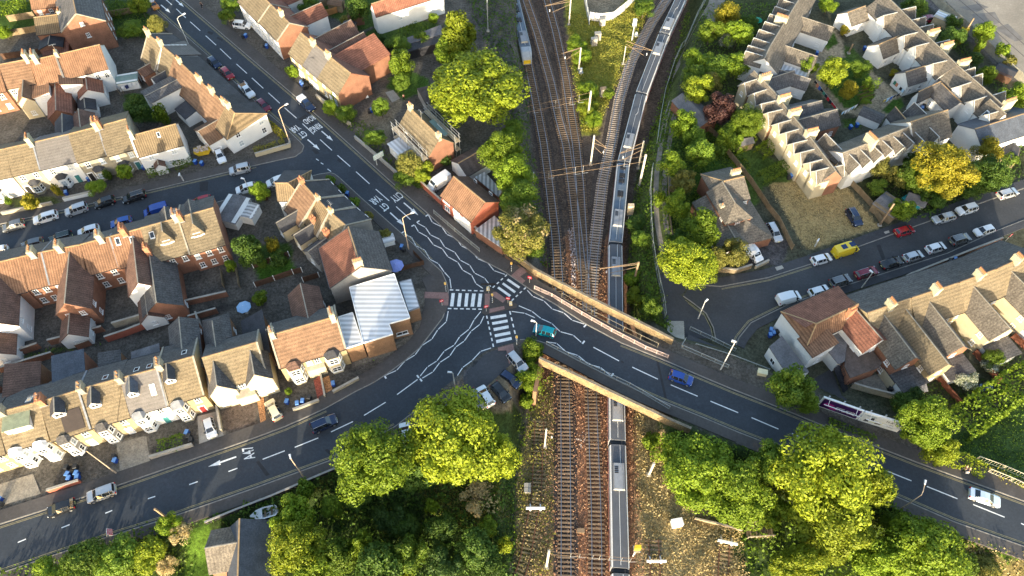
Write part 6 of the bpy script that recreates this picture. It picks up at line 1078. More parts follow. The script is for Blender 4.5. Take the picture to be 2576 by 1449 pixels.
def cab(p, w_, d, h, label, m=None, name='lineside_cabinet', rz=10, lid=None):
    v = G(p); o = thing(name, label, 'cabinet', v, math.radians(rz), 'lineside cabinets'); b = MB(); b.box(-w_/2,w_/2,-d/2,d/2,-.1,h); b.build('body', m or CONC, o); c = MB(); c.box(-w_/2-.05,w_/2+.05,-d/2-.05,d/2+.05,h+.002,h+.07); c.build('lid', lid or m or CONC, o)
    q_ = MB(); q_.box(-w_/2+.1, -.02, -d/2-.03, -d/2-.004, .15, h-.15); q_.box(.02, w_/2-.1, -d/2-.03, -d/2-.004, .15, h-.15); q_.build('door', m or CONC, o); return o
cab(t(2,0,905,255), 1.4, 1.0, 2.0, 'cream lineside cabinet just below the white palisade fence'); cab(t(2,0,858,400), 1.5, 1.0, 2.0, 'pale lineside cabinet, upper right of the pair in the grass'); cab(t(2,0,822,455), 1.5, 1.0, 2.0, 'pale lineside cabinet, lower left of the pair in the grass'); cab(t(2,0,912,965), 1.4, 1.0, 2.2, 'rust topped lineside cabinet near the tip of the grass wedge', lid=MASTB); cab(t(2,3,1650,930), 1.7, 1.1, 1.3, 'white equipment box by the trees beside the dry grass', WHITE)
cab(t(2,3,155,552), 1.0, .7, .7, 'small grey box by the weedy siding, upper of two', rz=0); cab(t(2,3,155,598), 1.0, .7, .7, 'small grey box by the weedy siding, lower of two', rz=0); cab(t(2,3,690,1000), 1.1, .6, .45, 'low tan box between the two left running tracks', MASTB, rz=0)
def signal(base, top, label, head=(.9,.5,1.6), hm=None):
    v = G(base); h = 6
    for i in range(10, 120):
        if P(top, v.z+i*.1).y <= v.y+.02: h = i*.1
    h = min(range(15, 100), key=lambda i: (P(top, v.z+i*.1).xy-v.xy).length)*.1
    o = thing('railway_signal', label, 'signal', v, 0, 'railway signals'); b = MB(); b.tube([(0,0,-.2),(0,0,h-.8)], .09, 8); b.build('post', WHITE, o); c = MB(); c.box(-head[0]/2,head[0]/2,-head[1]/2,head[1]/2,h-head[2],h); c.build('signal_head', hm or WHITE, o)
    l = MB(); l.box(-.5,.5,-.5,.5,h-head[2]-.25,h-head[2]-.15); l.build('platform', STEEL, o); d = MB(); d.bar((.35,.2,0),(.2,.1,h-1.6),.06); d.build('ladder', STEEL, o)
signal(t(2,0,1205,410), t(2,0,1230,190), 'white junction signal with square head in the sunny verge'); signal(t(2,1,1170,760), t(2,1,1195,612), 'cream signal box on a post between the train and the bushes', (1.2,.8,2.6), mat('signal_cream', (.65,.5,.32), .6)); signal(t(2,0,690,765), t(2,0,695,685), 'small white signal in front of the verge bushes', (.5,.4,.9)); signal(t(2,0,1245,375), t(2,0,1248,325), 'little white marker post by the junction signal', (.4,.3,.6)); signal(t(2,3,1215,1250), t(2,3,1225,1125), 'yellow topped signal post beside the train near the bottom', (.9,.5,1.3), TRY)
def buffer(p, label, rz=0, m=None):
    v = G(p); o = thing('buffer_stop', label, 'buffer stop', v, math.radians(rz), 'buffer stops'); b = MB(); b.box(-1.5,1.5,-.15,.15,1.0,1.45); b.build('beam', m or WHITE, o)
    for sg in (-1, 1): l = MB(); l.bar((sg*.8,0,1.0),(sg*.8,0,-.1),.25); l.bar((sg*.8,0,1.1),(sg*.8,1.3,-.1),.18); l.build('leg', m or WHITE, o)
buffer(t(2,3,235,790), 'white buffer stop on the weedy left siding'); buffer(t(2,3,1440,1320), 'white buffer stop with a long diagonal brace beside the train'); buffer(t(2,3,2150,1130), 'white buffer stop on the dry grass under the right hand trees', -12)
PAL = mat('palisade_white', (.66,.65,.62), .5, .1)
fence(q(1465,-30, 1477,40, 1482,62), 2.4, PAL, 'white palisade fence enclosing the bare yard, left side', 'palisade_fence', post=2.5); fence(t(2,0,780,205, 890,220, 1010,205), 2.4, PAL, 'white palisade fence enclosing the bare yard, lower front', 'palisade_fence', post=2.5); fence(t(2,0,1010,205, 1130,110, 1260,-20), 2.4, PAL, 'white palisade fence enclosing the bare yard, right side', 'palisade_fence', post=2.5)
MESHF = mat('mesh_fence', (.3,.33,.31), .5, .1)
railing(q(1776,0, 1752,45, 1722,115, 1712,125, 1696,160, 1672,235, 1660,300, 1652,360), 1.8, MESHF, 'grey mesh fence along the track side path, upper stretch', 'mesh_fence', bars=.5, post=3); railing(q(1640,425, 1634,480, 1636,560, 1640,620, 1650,680, 1658,720, 1668,760, 1672,800), 1.8, MESHF, 'grey mesh fence along the track side path, lower stretch', 'mesh_fence', bars=.5, post=3)
PATHM = mat('path_gravel', (.23,.2,.165), .95, .25, .8, .2, 6); PATHB = mat('path_grass', (.07,.09,.025), .95, .3, 1, .3, 6)
def drape(name, pl, a_, b_, m, off=.06, kind='structure'):
    W = [G(p) for p in pl]; W2 = []
    for A, B_ in zip(W[:-1], W[1:]):
        n_ = max(1, int((B_-A).length/1.5)); W2 += [A.lerp(B_, i/n_) for i in range(n_)]
    W2.append(W[-1]); n = len(W2); b = MB(); rows = []
    for i in range(n):
        d = (W2[min(i+1, n-1)]-W2[max(i-1, 0)]); d.z = 0; d.normalize(); nn = Vector((-d.y, d.x, 0)); rows.append([Vector((v.x, v.y, float(hfun(v.x, v.y))+off)) for v in (W2[i]+nn*a_, W2[i]+nn*b_)])
    for r0, r1 in zip(rows[:-1], rows[1:]): b.face([r0[0], r0[1], r1[1], r1[0]])
    return tag(b.build(name, m), kind=kind)
PT = q(1812,-30, 1800,15, 1755,90, 1725,150, 1712,200, 1700,250, 1684,300, 1673,362, 1662,440, 1660,500, 1664,560, 1678,640, 1690,700)
drape('path', PT[:6], -1.9, 1.9, PATHM); drape('path', PT[5:], .35, 1.35, PATHM); drape('path', PT[5:], -1.35, -.35, PATHM); drape('path_verge', PT[5:], -.35, .35, PATHB, .05)
# ================================================================ BRIDGE RAILINGS, STEPS, STREET FURNITURE
PINK = mat('guardrail_paint', (.55,.42,.37), .5, .1); GALV = mat('guardrail_galvanised', (.4,.42,.4), .45, .1, metal=.4)
railing(t(2,2,225,10, 400,90, 700,270, 1000,440, 1340,615, 1565,705), 1.1, PINK, 'pink and white pedestrian guardrail along the north side of the bridge', 'guardrail', gz=.12, bars=.16); railing(t(1,1,1790,700, 2000,880, 2250,1085), 1.1, GALV, 'galvanised guardrail in front of the red brick building', 'guardrail', gz=.12, bars=.18); railing(t(2,2,345,570, 800,805, 1180,985, 1580,1220), 1.1, GALV, 'long grey guardrail along the south side of the bridge', 'guardrail', gz=.12, bars=.18)
railing(t(2,2,500,95, 800,270, 1120,435, 1460,600), 1.5, mat('mesh_dark', (.2,.17,.12), .6), 'thin mesh fence in front of the north parapet', 'mesh_fence', gz=.1, bars=0, post=2.3)
railing(t(2,2,1785,420, 2000,520, 2240,640), 1.1, GALV, 'railing around the end of the dead end street', 'railing', gz=-1.9, bars=.2); railing(t(2,2,1705,605, 1900,690, 2170,805), 1.1, GALV, 'railing on the pavement above the ramp', 'railing', gz=.0, bars=.2); railing(t(2,2,1840,590, 2200,700, 2576,845), 1.1, GALV, 'railing between the ramp and the street corner', 'railing', gz=-.9, bars=.2); railing(t(2,2,1700,600, 1740,530), 1.1, GALV, 'short railing at the top of the steps', 'railing', gz=-.4, bars=0)
st_ = thing('steps', 'concrete steps from the bridge pavement down to the dead end street', 'steps', P(t(2,2,1660,470), -1)); b = MB(); A, B_ = P(t(2,2,1650,590), 0)-st_.location, P(t(2,2,1640,340), -2)-st_.location
for i in range(12):
    f = i/12; c0, c1 = A.lerp(B_, f), A.lerp(B_, f+1/12); zz = -.12-f*1.75+1; b.box(c0.x-1.4, c0.x+1.6, min(c0.y,c1.y), max(c0.y,c1.y), zz-1.2, zz)
b.build('tread', CONC, st_)
rp = patch('ramp', t(2,2,1690,620, 1780,470, 2240,660, 2576,830, 2576,880, 2200,800, 1900,720), -.02, PAVE2, -.9)
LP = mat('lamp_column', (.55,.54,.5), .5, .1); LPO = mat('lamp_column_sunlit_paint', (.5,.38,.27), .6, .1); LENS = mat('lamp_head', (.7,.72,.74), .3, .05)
def lamp(base, bend, head, label, m=None, r=.09, arm=True, group='street lamps'):
    v = G(base); h = min(range(20, 130), key=lambda i: (P(bend, v.z+i*.1).xy-v.xy).length)*.1; e = P(head, v.z+h+.4)-v; e.z = h+.35
    if (e.xy).length > 4: e.x *= 4/e.xy.length; e.y *= 4/max(e.xy.length, 4)
    o = thing('street_lamp', label, 'street lamp', v, 0, group); b = MB(); b.tube([(0,0,-.2),(0,0,1.6)], r*1.35, 8); b.tube([(0,0,1.6),(0,0,h)], r, 8, r2=r*.7); b.build('column', m or LP, o)
    c = MB(); c.tube([(0,0,h-.05), (e.x*.3,e.y*.3,h+.25), e], r*.6, 6); c.build('arm', m or LP, o); d = MB(); an = math.atan2(e.y, e.x); u = Vector((math.cos(an), math.sin(an), 0)); nn = Vector((-u.y, u.x, 0)); E_ = Vector(e)
    d.prism([E_+u*s*.48+nn*w_*.18+Vector((0,0,-.08)) for s, w_ in ((-.6,-.6),(1,-1),(1,1),(-.6,.6))], [E_+u*s*.42+nn*w_*.13+Vector((0,0,.12)) for s, w_ in ((-.6,-.6),(1,-1),(1,1),(-.6,.6))]); d.build('lamp_head', LENS, o); return o
lamp(t(1,0,345,1449), t(1,0,220,1110), t(1,0,300,1050), 'sunlit orange lamp column on the corner of the side street', LPO); lamp(t(1,1,1537,1062), t(1,1,1470,745), t(1,1,1570,690), 'sunlit orange lamp column beside the GT YAR road arrow', LPO); lamp(t(0,0,1930,520), t(0,0,1780,190), t(0,0,1845,140), 'lamp column with a side box near the top of the ring road'); lamp(t(1,3,480,452), t(1,3,350,275), t(1,3,343,250), 'lamp column on the lower pavement by the tree shadows', LPO); lamp(t(0,3,1170,415), t(0,3,870,190), t(0,3,835,205), 'tan leaning looking lamp column in front of the bay fronted houses', LPO); lamp(t(1,2,1998,965), t(1,2,1965,860), t(1,2,1955,845), 'lamp column rising beside the round tree at the parking area')
lamp(t(2,2,1872,310), t(2,2,1940,150), t(2,2,1955,125), 'lamp column at the dead end of the side road'); lamp(t(2,2,2100,820), t(2,2,2232,545), t(2,2,2240,535), 'white lamp column on the pavement by the ramp railing'); lamp(t(3,3,1318,785), t(3,3,1560,650), t(3,3,1583,510), 'bent arm lamp over the lower right road', LPO); lamp(t(2,2,235,580), t(2,2,218,350), t(2,2,217,330), 'white lamp column by the small street tree at the bridge'); lamp(t(3,1,940,1449), t(3,1,1040,1300), t(3,1,1045,1283), 'lamp beside the maroon car on the right street'); lamp(t(0,1,2510,470), t(0,1,2455,365), t(0,1,2445,345), 'thin lamp beside the white car parked at the side street corner'); lamp(t(0,1,1850,375), t(0,1,1810,310), t(0,1,1803,300), 'short lamp on the side street pavement below the hedge'); lamp(t(3,1,470,1030), t(3,1,500,970), t(3,1,510,960), 'short lamp at the edge of the dry grass plot')
for p, tp, lab, m in ((t(0,3,1765,925), t(0,3,1562,765), 'telegraph pole leaning over road B above the pampas grass', MASTB), (t(3,1,1120,820), t(3,1,1272,605), 'telegraph pole at the corner of the dry grass plot', MASTB), (k(2020,370), k(2170,160), 'golden telegraph pole behind the right cottage row', MASTB), (k(1095,450), k(1100,360), 'short wooden pole on the courtyard grass', MASTB)):
    o = mast(p, tp, lab.replace('road B', 'the lower left road'), .14, m=m, name='telegraph_pole', cat='pole', group='telegraph poles')
def beacon(base, label):
    v = G(base, .13); o = thing('belisha_beacon', label, 'beacon', v, 0, 'belisha beacons'); H_ = 2.6
    for i in range(8): b = MB(); b.tube([(0,0,H_*i/8),(0,0,H_*(i+1)/8)], .075, 8); b.build('pole_band', WHITE if i % 2 else BLACK, o)
    g = MB(); g.tube([(0,0,H_),(0,0,H_+.08),(0,0,H_+.22),(0,0,H_+.36),(0,0,H_+.42)], .2, 10); g.build('globe', mat('beacon_amber', (.85,.5,.12), .3, .05), o)
for p, lab in ((j(385,495), 'striped beacon at the left zebra crossing by the brown brick building'), (j(1230,235), 'striped beacon at the upper right zebra crossing'), (j(985,640), 'striped beacon in the middle of the triangular island'), (j(1298,1180), 'striped beacon at the lower zebra crossing beside the small tree')): beacon(p, lab)
SIGNR = mat('sign_red', (.6,.03,.05), .5, .05); SIGNB = mat('sign_blue', (.02,.1,.45), .5, .05); SIGNG = mat('sign_green_white', (.5,.62,.56), .5, .05)
def post_sign(base, label, m, w_=.75, h_=.75, rz=0, H_=2.1, cat='sign', tilt=True, stripes=False):
    v = G(base, .1); o = thing('road_sign', label, cat, v, math.radians(rz), 'small road signs'); b = MB(); b.tube([(0,0,-.1),(0,0,H_)], .045, 6); b.build('post', LP, o); p = MB(); p.box(-w_/2,w_/2,-.06,-.03,H_-h_,H_); p.build('sign_plate', m, o)
    s_ = MB(); s_.box(-w_*.36,w_*.36,-.07,-.062,H_-h_*.62,H_-h_*.38); s_.build('sign_bar', WHITE, o); return o
post_sign(j(333,672), 'red and white sign on the pink paving at the left crossing', SIGNR, rz=20); post_sign(j(905,745), 'red and white sign at the left corner of the island', SIGNR, rz=20); post_sign(j(1187,640), 'red and white sign at the right corner of the island', SIGNR, rz=-10); post_sign(j(1465,372), 'red and white sign on the pavement before the bridge parapet', SIGNR, rz=-20); post_sign(t(3,1,2390,975), 'round red and white sign by the right hand terrace', SIGNR, rz=30)
def bollard(base, label):
    v = G(base, .14); o = thing('bollard', label, 'bollard', v, 0, 'illuminated island bollards'); b = MB(); b.box(-.28,.28,-.18,.18,0,1.05,0,.05,.04); b.build('body', mat('bollard_cream', (.75,.62,.35), .5, .05), o); c = MB(); c.box(-.2,.2,-.2,-.17,.45,.9); c.build('face', WHITE, o)
bollard(j(928,470), 'cream bollard at the upper tip of the island'); bollard(j(1222,660), 'cream bollard at the right tip of the island')
o = thing('fingerpost_sign', 'black direction sign above the upper island bollard', 'sign', G(j(937,505), .14)); b = MB(); b.tube([(0,0,0),(0,0,3.0)], .05, 6); b.build('post', LP, o); b = MB(); b.box(-1.3,1.3,-.05,.05,2.6,3.1); b.build('board', BLACK, o)
def board():
    A = G(t(1,1,1218,212), .1); B_ = G(t(1,1,1275,180), .1); O = A; d = B_-A; d.z = 0; L = d.length; o = thing('direction_sign', 'pale green two post direction sign on the ring road pavement', 'sign', O, math.atan2(d.y, d.x)); H_ = 3.0
    for x in (0, L): b = MB(); b.box(x-.07,x+.07,-.07,.07,-.1,H_); b.build('post', LP, o)
    b = MB(); b.box(-.5,L+.5,-.14,-.08,H_-1.35,H_); b.build('board', SIGNG, o)
    for i in range(3): l = MB(); l.box(-.3,L+.3-.3*i,-.16,-.142,H_-.4-i*.38,H_-.22-i*.38); l.build('text_panel', WHITE, o)
board()
def redsign():
    v = G(t(0,3,1135,1010), .25); o = thing('road_works_sign', 'red temporary ROAD AHEAD CLOSED sign standing at the kerb of the lower left road', 'sign', v, math.radians(110)); b = MB(); b.prism([(-.5,0,.1),(.5,0,.1),(.5,.05,.1),(-.5,.05,.1)], [(-.5,.42,1.0),(.5,.42,1.0),(.5,.47,1.0),(-.5,.47,1.0)]); b.build('panel', WHITE, o)
    c = MB(); c.prism([(-.44,-.03,.14),(.44,-.03,.14),(.44,0,.14),(-.44,0,.14)], [(-.44,.38,.96),(.44,.38,.96),(.44,.41,.96),(-.44,.41,.96)]); c.build('red_face', SIGNR, o); f = MB(); f.bar((-.4,.45,.95),(-.4,1.0,-.2),.05); f.bar((.4,.45,.95),(.4,1.0,-.2),.05); f.bar((-.4,.0,.1),(-.4,-.1,-.2),.05); f.bar((.4,0,.1),(.4,-.1,-.2),.05); f.build('frame', STEEL, o)
    for i, w_ in enumerate(('ROAD', 'AHEAD', 'CLOSED')):
        me, lo, hi = text_mesh(w_, WHITE, .004, .01); q_ = link('lettering', me, o); s = .2/(hi[1]-lo[1]); zz = .82-i*.27; q_.location = (0, -.04+(zz-.14)*.5-.02, zz); q_.rotation_euler = (math.radians(63), 0, 0); q_.scale = (.72/(hi[0]-lo[0]), s, 1)
redsign()
PURP = mat('poster_purple', (.05,.012,.09), .5, .1); MAG = mat('poster_magenta', (.4,.03,.22), .5, .2); PWH = mat('poster_white', (.72,.74,.72), .5, .04); PGY = mat('poster_dark_grey', (.06,.06,.065), .5, .1); PYE = mat('poster_pale_yellow', (.65,.62,.2), .5, .1)
def billboard(p0, p1, label, face, kind):
    A, B_ = P(p0, 0), P(p1, 0); d = B_-A; L = d.length; o = thing('billboard', label, 'billboard', A, math.atan2(d.y, d.x), 'roadside billboards'); z0, z1 = .4, 3.6
    b = MB(); b.box(0,L,0,.3,z0,z1); b.build('board', WHITE, o); f = MB(); f.box(.25,L-.25,-.04,-.002,z0+.22,z1-.22); f.build('poster', face, o)
    for x in (.8, L*.5, L-.8): l = MB(); l.box(x-.1,x+.1,.3,.45,-2.4,z1+.4); l.build('support', STEEL, o)
    for x in (L*.16, L*.84): l = MB(); l.bar((x,0,z1+.1),(x,-.9,z1-.5),.07); l.build('light_arm', WHITE, o)
    l = MB(); l.bar((.4,-.9,z1-.55),(L-.4,-.9,z1-.55),.1); l.build('light_bar', WHITE, o)
    if kind == 0:
        for x0, x1, za, zb in ((.5,2.3,1.5,2.6),(1.6,2.9,1.0,1.7)): m_ = MB(); m_.face([(x0,-.045,za),(x1-.3,-.045,za-.2),(x1,-.045,zb-.3),(x0+.5,-.045,zb)]); m_.build('picture', MAG, o)
        for i, s in enumerate(('your goals', "let's get going")):
            me, lo, hi = text_mesh(s, WHITE, .003, .02); q_ = link('lettering', me, o); q_.location = (L*.64, -.05, 2.1-i*.62); q_.rotation_euler = (math.pi/2, 0, 0); q_.scale = (min(3.0, L*.5)/(hi[0]-lo[0]), .46/(hi[1]-lo[1]), 1)
    else:
        for i, (x0, x1, za, zb, m) in enumerate(((.6,1.4,.9,1.7,PGY), (1.3,2.0,1.7,2.6,PGY), (2.3,3.3,1.0,1.8,PGY), (1.5,2.4,1.2,1.5,PYE), (3.1,3.5,1.2,2.1,PYE), (.5,2.1,2.7,3.1,mat('poster_grey', (.35,.42,.42), .5, .2)))): m_ = MB(); m_.face([(x0,-.045-.002*i,za),(x1,-.045-.002*i,za+.1),(x1-.15,-.045-.002*i,zb),(x0+.2,-.045-.002*i,zb-.1)]); m_.build('picture', m, o)
        me, lo, hi = text_mesh('H A T E', PGY, .003); q_ = link('lettering', me, o); q_.location = (L*.76, -.06, 2.75); q_.rotation_euler = (math.pi/2, 0, 0); q_.scale = (L*.34/(hi[0]-lo[0]), .6/(hi[1]-lo[1]), 1)
        for i, s in enumerate(('NOT', 'IN MY', 'COURT')): me, lo, hi = text_mesh(s, PGY, .003); q_ = link('lettering', me, o); q_.location = (L*.76, -.06, 1.95-i*.36); q_.rotation_euler = (math.pi/2, 0, 0); q_.scale = (.9/(hi[0]-lo[0])*(.6 if i == 0 else 1), .24/(hi[1]-lo[1]), 1)
billboard(t(3,2,482,1195), t(3,2,880,1335), 'purple billboard with white slogan and magenta picture, left of the white one', PURP, 0); billboard(t(3,2,890,1340), t(3,2,1285,1462), 'white billboard with dark figures and large spaced letters, right of the purple one', PWH, 1)
# ================================================================ PEOPLE
def person(p, rz, label, top, leg, hair, carry=None, lean=0.0, step=.28, off=.12):
    v = G(p, off); o = thing('person', label, 'person', v, math.radians(rz)); V = [(0,0,.95),(0,.02+lean*.3,1.2),(0,.03+lean,1.42),(0,.04+lean*1.1,1.55),(0,.07+lean*1.2,1.68)]; E_ = [(0,1),(1,2),(2,3),(3,4)]; R_ = [.14,.15,.16,.07,.11]
    for sg in (-1, 1):
        n = len(V); V += [(sg*.1,0,.88),(sg*.1,sg*step*.5+.06,.48),(sg*.1,sg*step,.08),(sg*.1,sg*step+.14,.04)]; E_ += [(0,n),(n,n+1),(n+1,n+2),(n+2,n+3)]; R_ += [.1,.075,.05,.045]
    for sg in (-1, 1):
        n = len(V); V += [(sg*.2,.03+lean,1.38),(sg*.27,-sg*step*.3+lean+.0,1.12),(sg*.25,-sg*step*.5+.16+lean,.9)]; E_ += [(2,n),(n,n+1),(n+1,n+2)]; R_ += [.07,.055,.04]
    me = bpy.data.meshes.new('body'); me.from_pydata(V, E_, []); me.update(); b = link('body', me, o); md = b.modifiers.new('skin', 'SKIN'); md.use_smooth_shade = True
    for i, r in enumerate(R_): me.skin_vertices[0].data[i].radius = (r, r)
    me.skin_vertices[0].data[0].use_root = True; b.modifiers.new('sub', 'SUBSURF').levels = 1; me.materials.append(mat('skin', (.5,.32,.24), .6, .05))
    c = MB(); c.tube([(0,lean*.2,.88),(0,.02+lean*.3,1.15),(0,.03+lean,1.42),(0,.04+lean*1.05,1.52)], .2, 10, r2=.13); c.build('top', top, o)
    for sg in (-1, 1): c = MB(); c.tube([(sg*.1,0,.95),(sg*.1,sg*step*.5+.06,.48),(sg*.1,sg*step,.14)], .12, 8, r2=.07); c.build('trouser_leg', leg, o); s_ = MB(); s_.tube([(sg*.23,.03+lean,1.4),(sg*.285,-sg*step*.2+lean,1.14)], .085, 7); s_.build('sleeve', top, o)
    h_ = MB(); y_ = .05+lean*1.2; h_.tube([(0,y_-.03,1.62),(0,y_-.03,1.7),(0,y_-.02,1.78),(0,y_,1.82)], .125, 8, r2=.06); h_.build('hair', hair, o)
    return o
JEAN = mat('cloth_dark', (.02,.022,.03), .9, .1); CW_ = mat('cloth_white', (.75,.73,.7), .9, .05); HAIRB = mat('hair_fair', (.5,.36,.2), .8, .1); HAIRD = mat('hair_dark', (.05,.03,.02), .8, .1)
person(t(3,3,1985,400), 115, 'person in a dark jacket walking with a white bag on the sunlit pavement', JEAN, JEAN, HAIRB); o = thing('shopping_bag', 'white bag carried by the walking person on the sunlit pavement', 'bag', G(t(3,3,1998,412), .35)); b = MB(); b.box(-.22,.22,-.14,.14,0,.5,0,.04,.04); b.build('bag', CW_, o); b = MB(); b.bar((-.1,0,.5),(.1,0,.62),.03); b.build('handle', CW_, o)
person(t(3,3,1955,380), 115, 'second person in brown walking beside the one with the white bag', mat('cloth_brown', (.08,.05,.04), .9), JEAN, HAIRB); person(t(0,0,2038,78), 200, 'person in black top and shorts walking at the top of the ring road', JEAN, mat('cloth_black', (.015,.015,.015), .9), HAIRD); person(t(1,0,1492,1010), 60, 'person in brown standing in the sandy yard above the scaffolded house', mat('cloth_rust', (.2,.08,.05), .9), JEAN, HAIRD, step=.1)
# ================================================================ VEHICLES
S1, S2 = 'cars parked on the right hand street', 'cars parked on the left side street'
car(t(3,1,440,1188), t(3,1,632,1135), 'hatch', 'white', 'white hatchback parked right behind the yellow van', group=S1)
def pan(o):
    for x in (-.9, .9):
        b = MB(); b.box(x-.55,x+.55,-.5,.5,2.27,2.31); b.build('solar_panel', mat('solar_blue', (.02,.04,.1), .2, .1), o)
car(t(3,1,645,1118), t(3,1,905,1033), 'van', 'yellow', 'bright yellow van with two roof solar panels beside the dry plot', cat='van', extra=pan)
car(t(3,1,1272,905), t(3,1,1470,848), 'hatch', 'red', 'deep red hatchback parked alone on the plot side of the right street', group=S1); car(t(3,1,1870,722), t(3,1,1655,775), 'estate', 'silver', 'silver estate on the right street behind the white one by the hedge', group=S1); car(t(3,1,2105,630), t(3,1,1880,695), 'suv', 'white', 'white car with dark windscreen by the round hedge on the right street', group=S1); car(t(3,1,2308,530), t(3,1,2510,470), 'estate', 'silver', 'silver estate with dark roof bars at the right edge of the street', group=S1)
car(t(3,1,2275,845), t(3,1,2065,905), 'hatch', 'white', 'white hatchback nearest the round red sign', group=S1); car(t(3,1,1815,995), t(3,1,2040,930), 'suv', 'grey', 'grey car with pale roof between two white cars on the right street', group=S1); car(t(3,1,1582,1078), t(3,1,1792,1015), 'hatch', 'white', 'white hatchback between the grey car and the silver black one', group=S1); car(t(3,1,1352,1165), t(3,1,1568,1098), 'hatch', 'silver', 'silver roofed car with black rear behind the black saloon', group=S1); car(t(3,1,1142,1230), t(3,1,1338,1168), 'saloon', 'black', 'black saloon between the silver car and the maroon estate', group=S1); car(t(3,1,872,1335), t(3,1,1105,1262), 'estate', 'maroon', 'maroon estate under the street lamp on the right street', group=S1); car(t(3,1,610,1420), t(3,1,842,1345), 'suv', 'grey', 'dark grey car with blue sheen behind the maroon estate', group=S1); car(t(3,2,418,62), t(3,2,608,5), 'hatch', 'white', 'white hatchback in front of the white panel van', group=S1)
car(t(3,2,68,140), t(3,2,342,68), 'minivan', 'white', 'white panel van last in the line near the dead end', cat='van', group=None); car(t(3,1,805,650), t(3,1,925,838), 'suv', 'navy', 'dark blue car parked on the dry grass plot', group=None); car(t(3,1,10,800), t(3,1,115,985), 'estate', 'silver', 'silver people carrier on the drive beside the plot fence', group=None); car(t(3,2,185,365), t(3,2,370,300), 'hatch', 'navy', 'dark blue car half hidden behind the red tiled roof', group=None); car(k(1745,165), k(1830,160), 'hatch', 'maroon', 'dark red car behind the cottages at the top right', group=None)
car(t(2,1,2340,1010), t(2,1,2500,1190), 'minivan', 'white', 'white pickup camper with a pale canopy in the villa drive', cat='van', group=None)
def tarp():
    v = G(t(2,1,2370,1050), 2.2); o = thing('tarpaulin', 'white sheet over the camper in the villa drive', 'tarpaulin', v, math.radians(15)); r = random.Random(3); b = MB(); n = 6; pts = [[(-1.9+i*.76, -1.4+j_*.56, r.uniform(-.12,.12)-(.5 if i in (0,n-1) or j_ in (0,n-1) else 0)) for i in range(n)] for j_ in range(n)]
    for j_ in range(n-1):
        for i in range(n-1): b.face([pts[j_][i], pts[j_][i+1], pts[j_+1][i+1], pts[j_+1][i]])
    b.build('sheet', mat('canvas_white', (.72,.71,.68), .8, .06), o)
tarp()
MV = 'moving cars'
car(t(2,2,1565,860), t(2,2,1838,955), 'hatch', 'vanblue', 'dark blue car driving off the bridge towards the lower right', name='moving_car', group=MV); car(t(2,2,430,462), t(2,2,225,405), 'hatch', 'teal', 'teal car driving into the junction beside the small street tree', name='moving_car', group=MV); car(t(3,3,2020,610), t(3,3,2335,715), 'saloon', 'paleblue', 'pale silver blue saloon driving in the sun at the lower right', name='moving_car', group=MV); car(t(1,2,560,1425), t(1,2,815,1310), 'suv', 'navy', 'dark blue car driving up the lower left road', name='moving_car', group=MV)
car(t(0,3,1165,570), t(0,3,885,670), 'suv', 'silver', 'silver white car parked behind the black car on the lower left road', group=None); car(t(0,3,755,715), t(0,3,475,815), 'hatch', 'black', 'black hatchback with a red tail light on the lower left road', group=None); car(t(0,2,2095,1330), t(0,2,2140,1500), 'mini', 'white', 'white car with a big windscreen in the concrete driveway', group=None); car(t(1,2,225,1318), t(1,2,130,1140), 'hatch', 'cream', 'cream gold hatchback parked beside the chequered tile path', group=None)
car(t(1,2,2375,1190), t(1,2,2245,990), 'hatch', 'white', 'white car in the parking bay below the junction', group=None); car(t(1,2,2390,965), t(1,2,2535,1140), 'hatch', 'black', 'black car beside the white one in the parking bay', group=None); car(t(1,2,2500,850), t(1,2,2620,990), 'hatch', 'navy', 'dark car furthest up in the parking bay', group=None); car(t(2,2,25,700), t(2,2,80,800), 'suv', 'silver', 'silver grey car by the small trees at the bridge corner', group=None); car(t(1,2,2170,1060), t(1,2,2270,1190), 'hatch', 'grey', 'grey car half under the round tree in the parking bay', group=None); car(t(1,3,1520,70), t(1,3,1500,-30), 'hatch', 'white', 'white car roof showing between the two big round trees', group=None)
RA = 'cars parked on the ring road'
car(t(0,0,2105,585), t(0,0,2210,685), 'hatch', 'navy', 'dark navy hatchback in front of the red cars on the ring road', group=RA); car(t(0,0,2235,690), t(0,0,2340,795), 'hatch', 'red', 'red hatchback between the navy car and the white pickup', group=RA); car(t(1,0,15,1005), t(1,0,140,1125), 'hatch', 'maroon', 'dark red car lowest of the line on the ring road', group=RA)
def load(o):
    b = MB(); b.box(-2.2,-.9,-.65,.65,1.1,1.25); b.build('load', mat('wood_load', (.35,.2,.1), .9), o); c = MB(); c.bar((-2.4,-.8,1.5),(-.6,-.8,1.75),.06); c.bar((-2.4,.8,1.5),(-.6,.8,1.75),.06); c.build('ladder_rack', WHITE, o)
car(t(0,0,2425,850), t(0,0,2550,985), 'pickup', 'white', 'white works pickup with a timber load on the ring road', cat='pickup', group=None, extra=load)
def canopy(o):
    b = MB(); b.box(-2.4,-.75,-.85,.85,1.08,1.75,0,.08,.1); b.build('canopy', PAINT['white'], o)
car(t(1,0,420,975), t(1,0,600,1135), 'pickup', 'navy', 'dark pickup with a white hardtop facing the arrows on the ring road', cat='pickup', group=None, extra=canopy)
def checks(o):
    b = MB()
    for i in range(4):
        for j_ in range(4):
            if (i+j_) % 2: b.box(-1.05+i*.3,-.75+i*.3,-.55+j_*.28,-.27+j_*.28,1.5,1.515)
    b.build('roof_check', WHITE, o)
car(t(0,0,1500,-10), t(0,0,1600,118), 'mini', 'orange', 'orange car with a black and white chequered roof at the top', group=None, extra=checks); car(t(0,0,2365,250), t(0,0,2515,265), 'suv', 'white', 'white four by four in the drive at the top of the ring road', group=None)
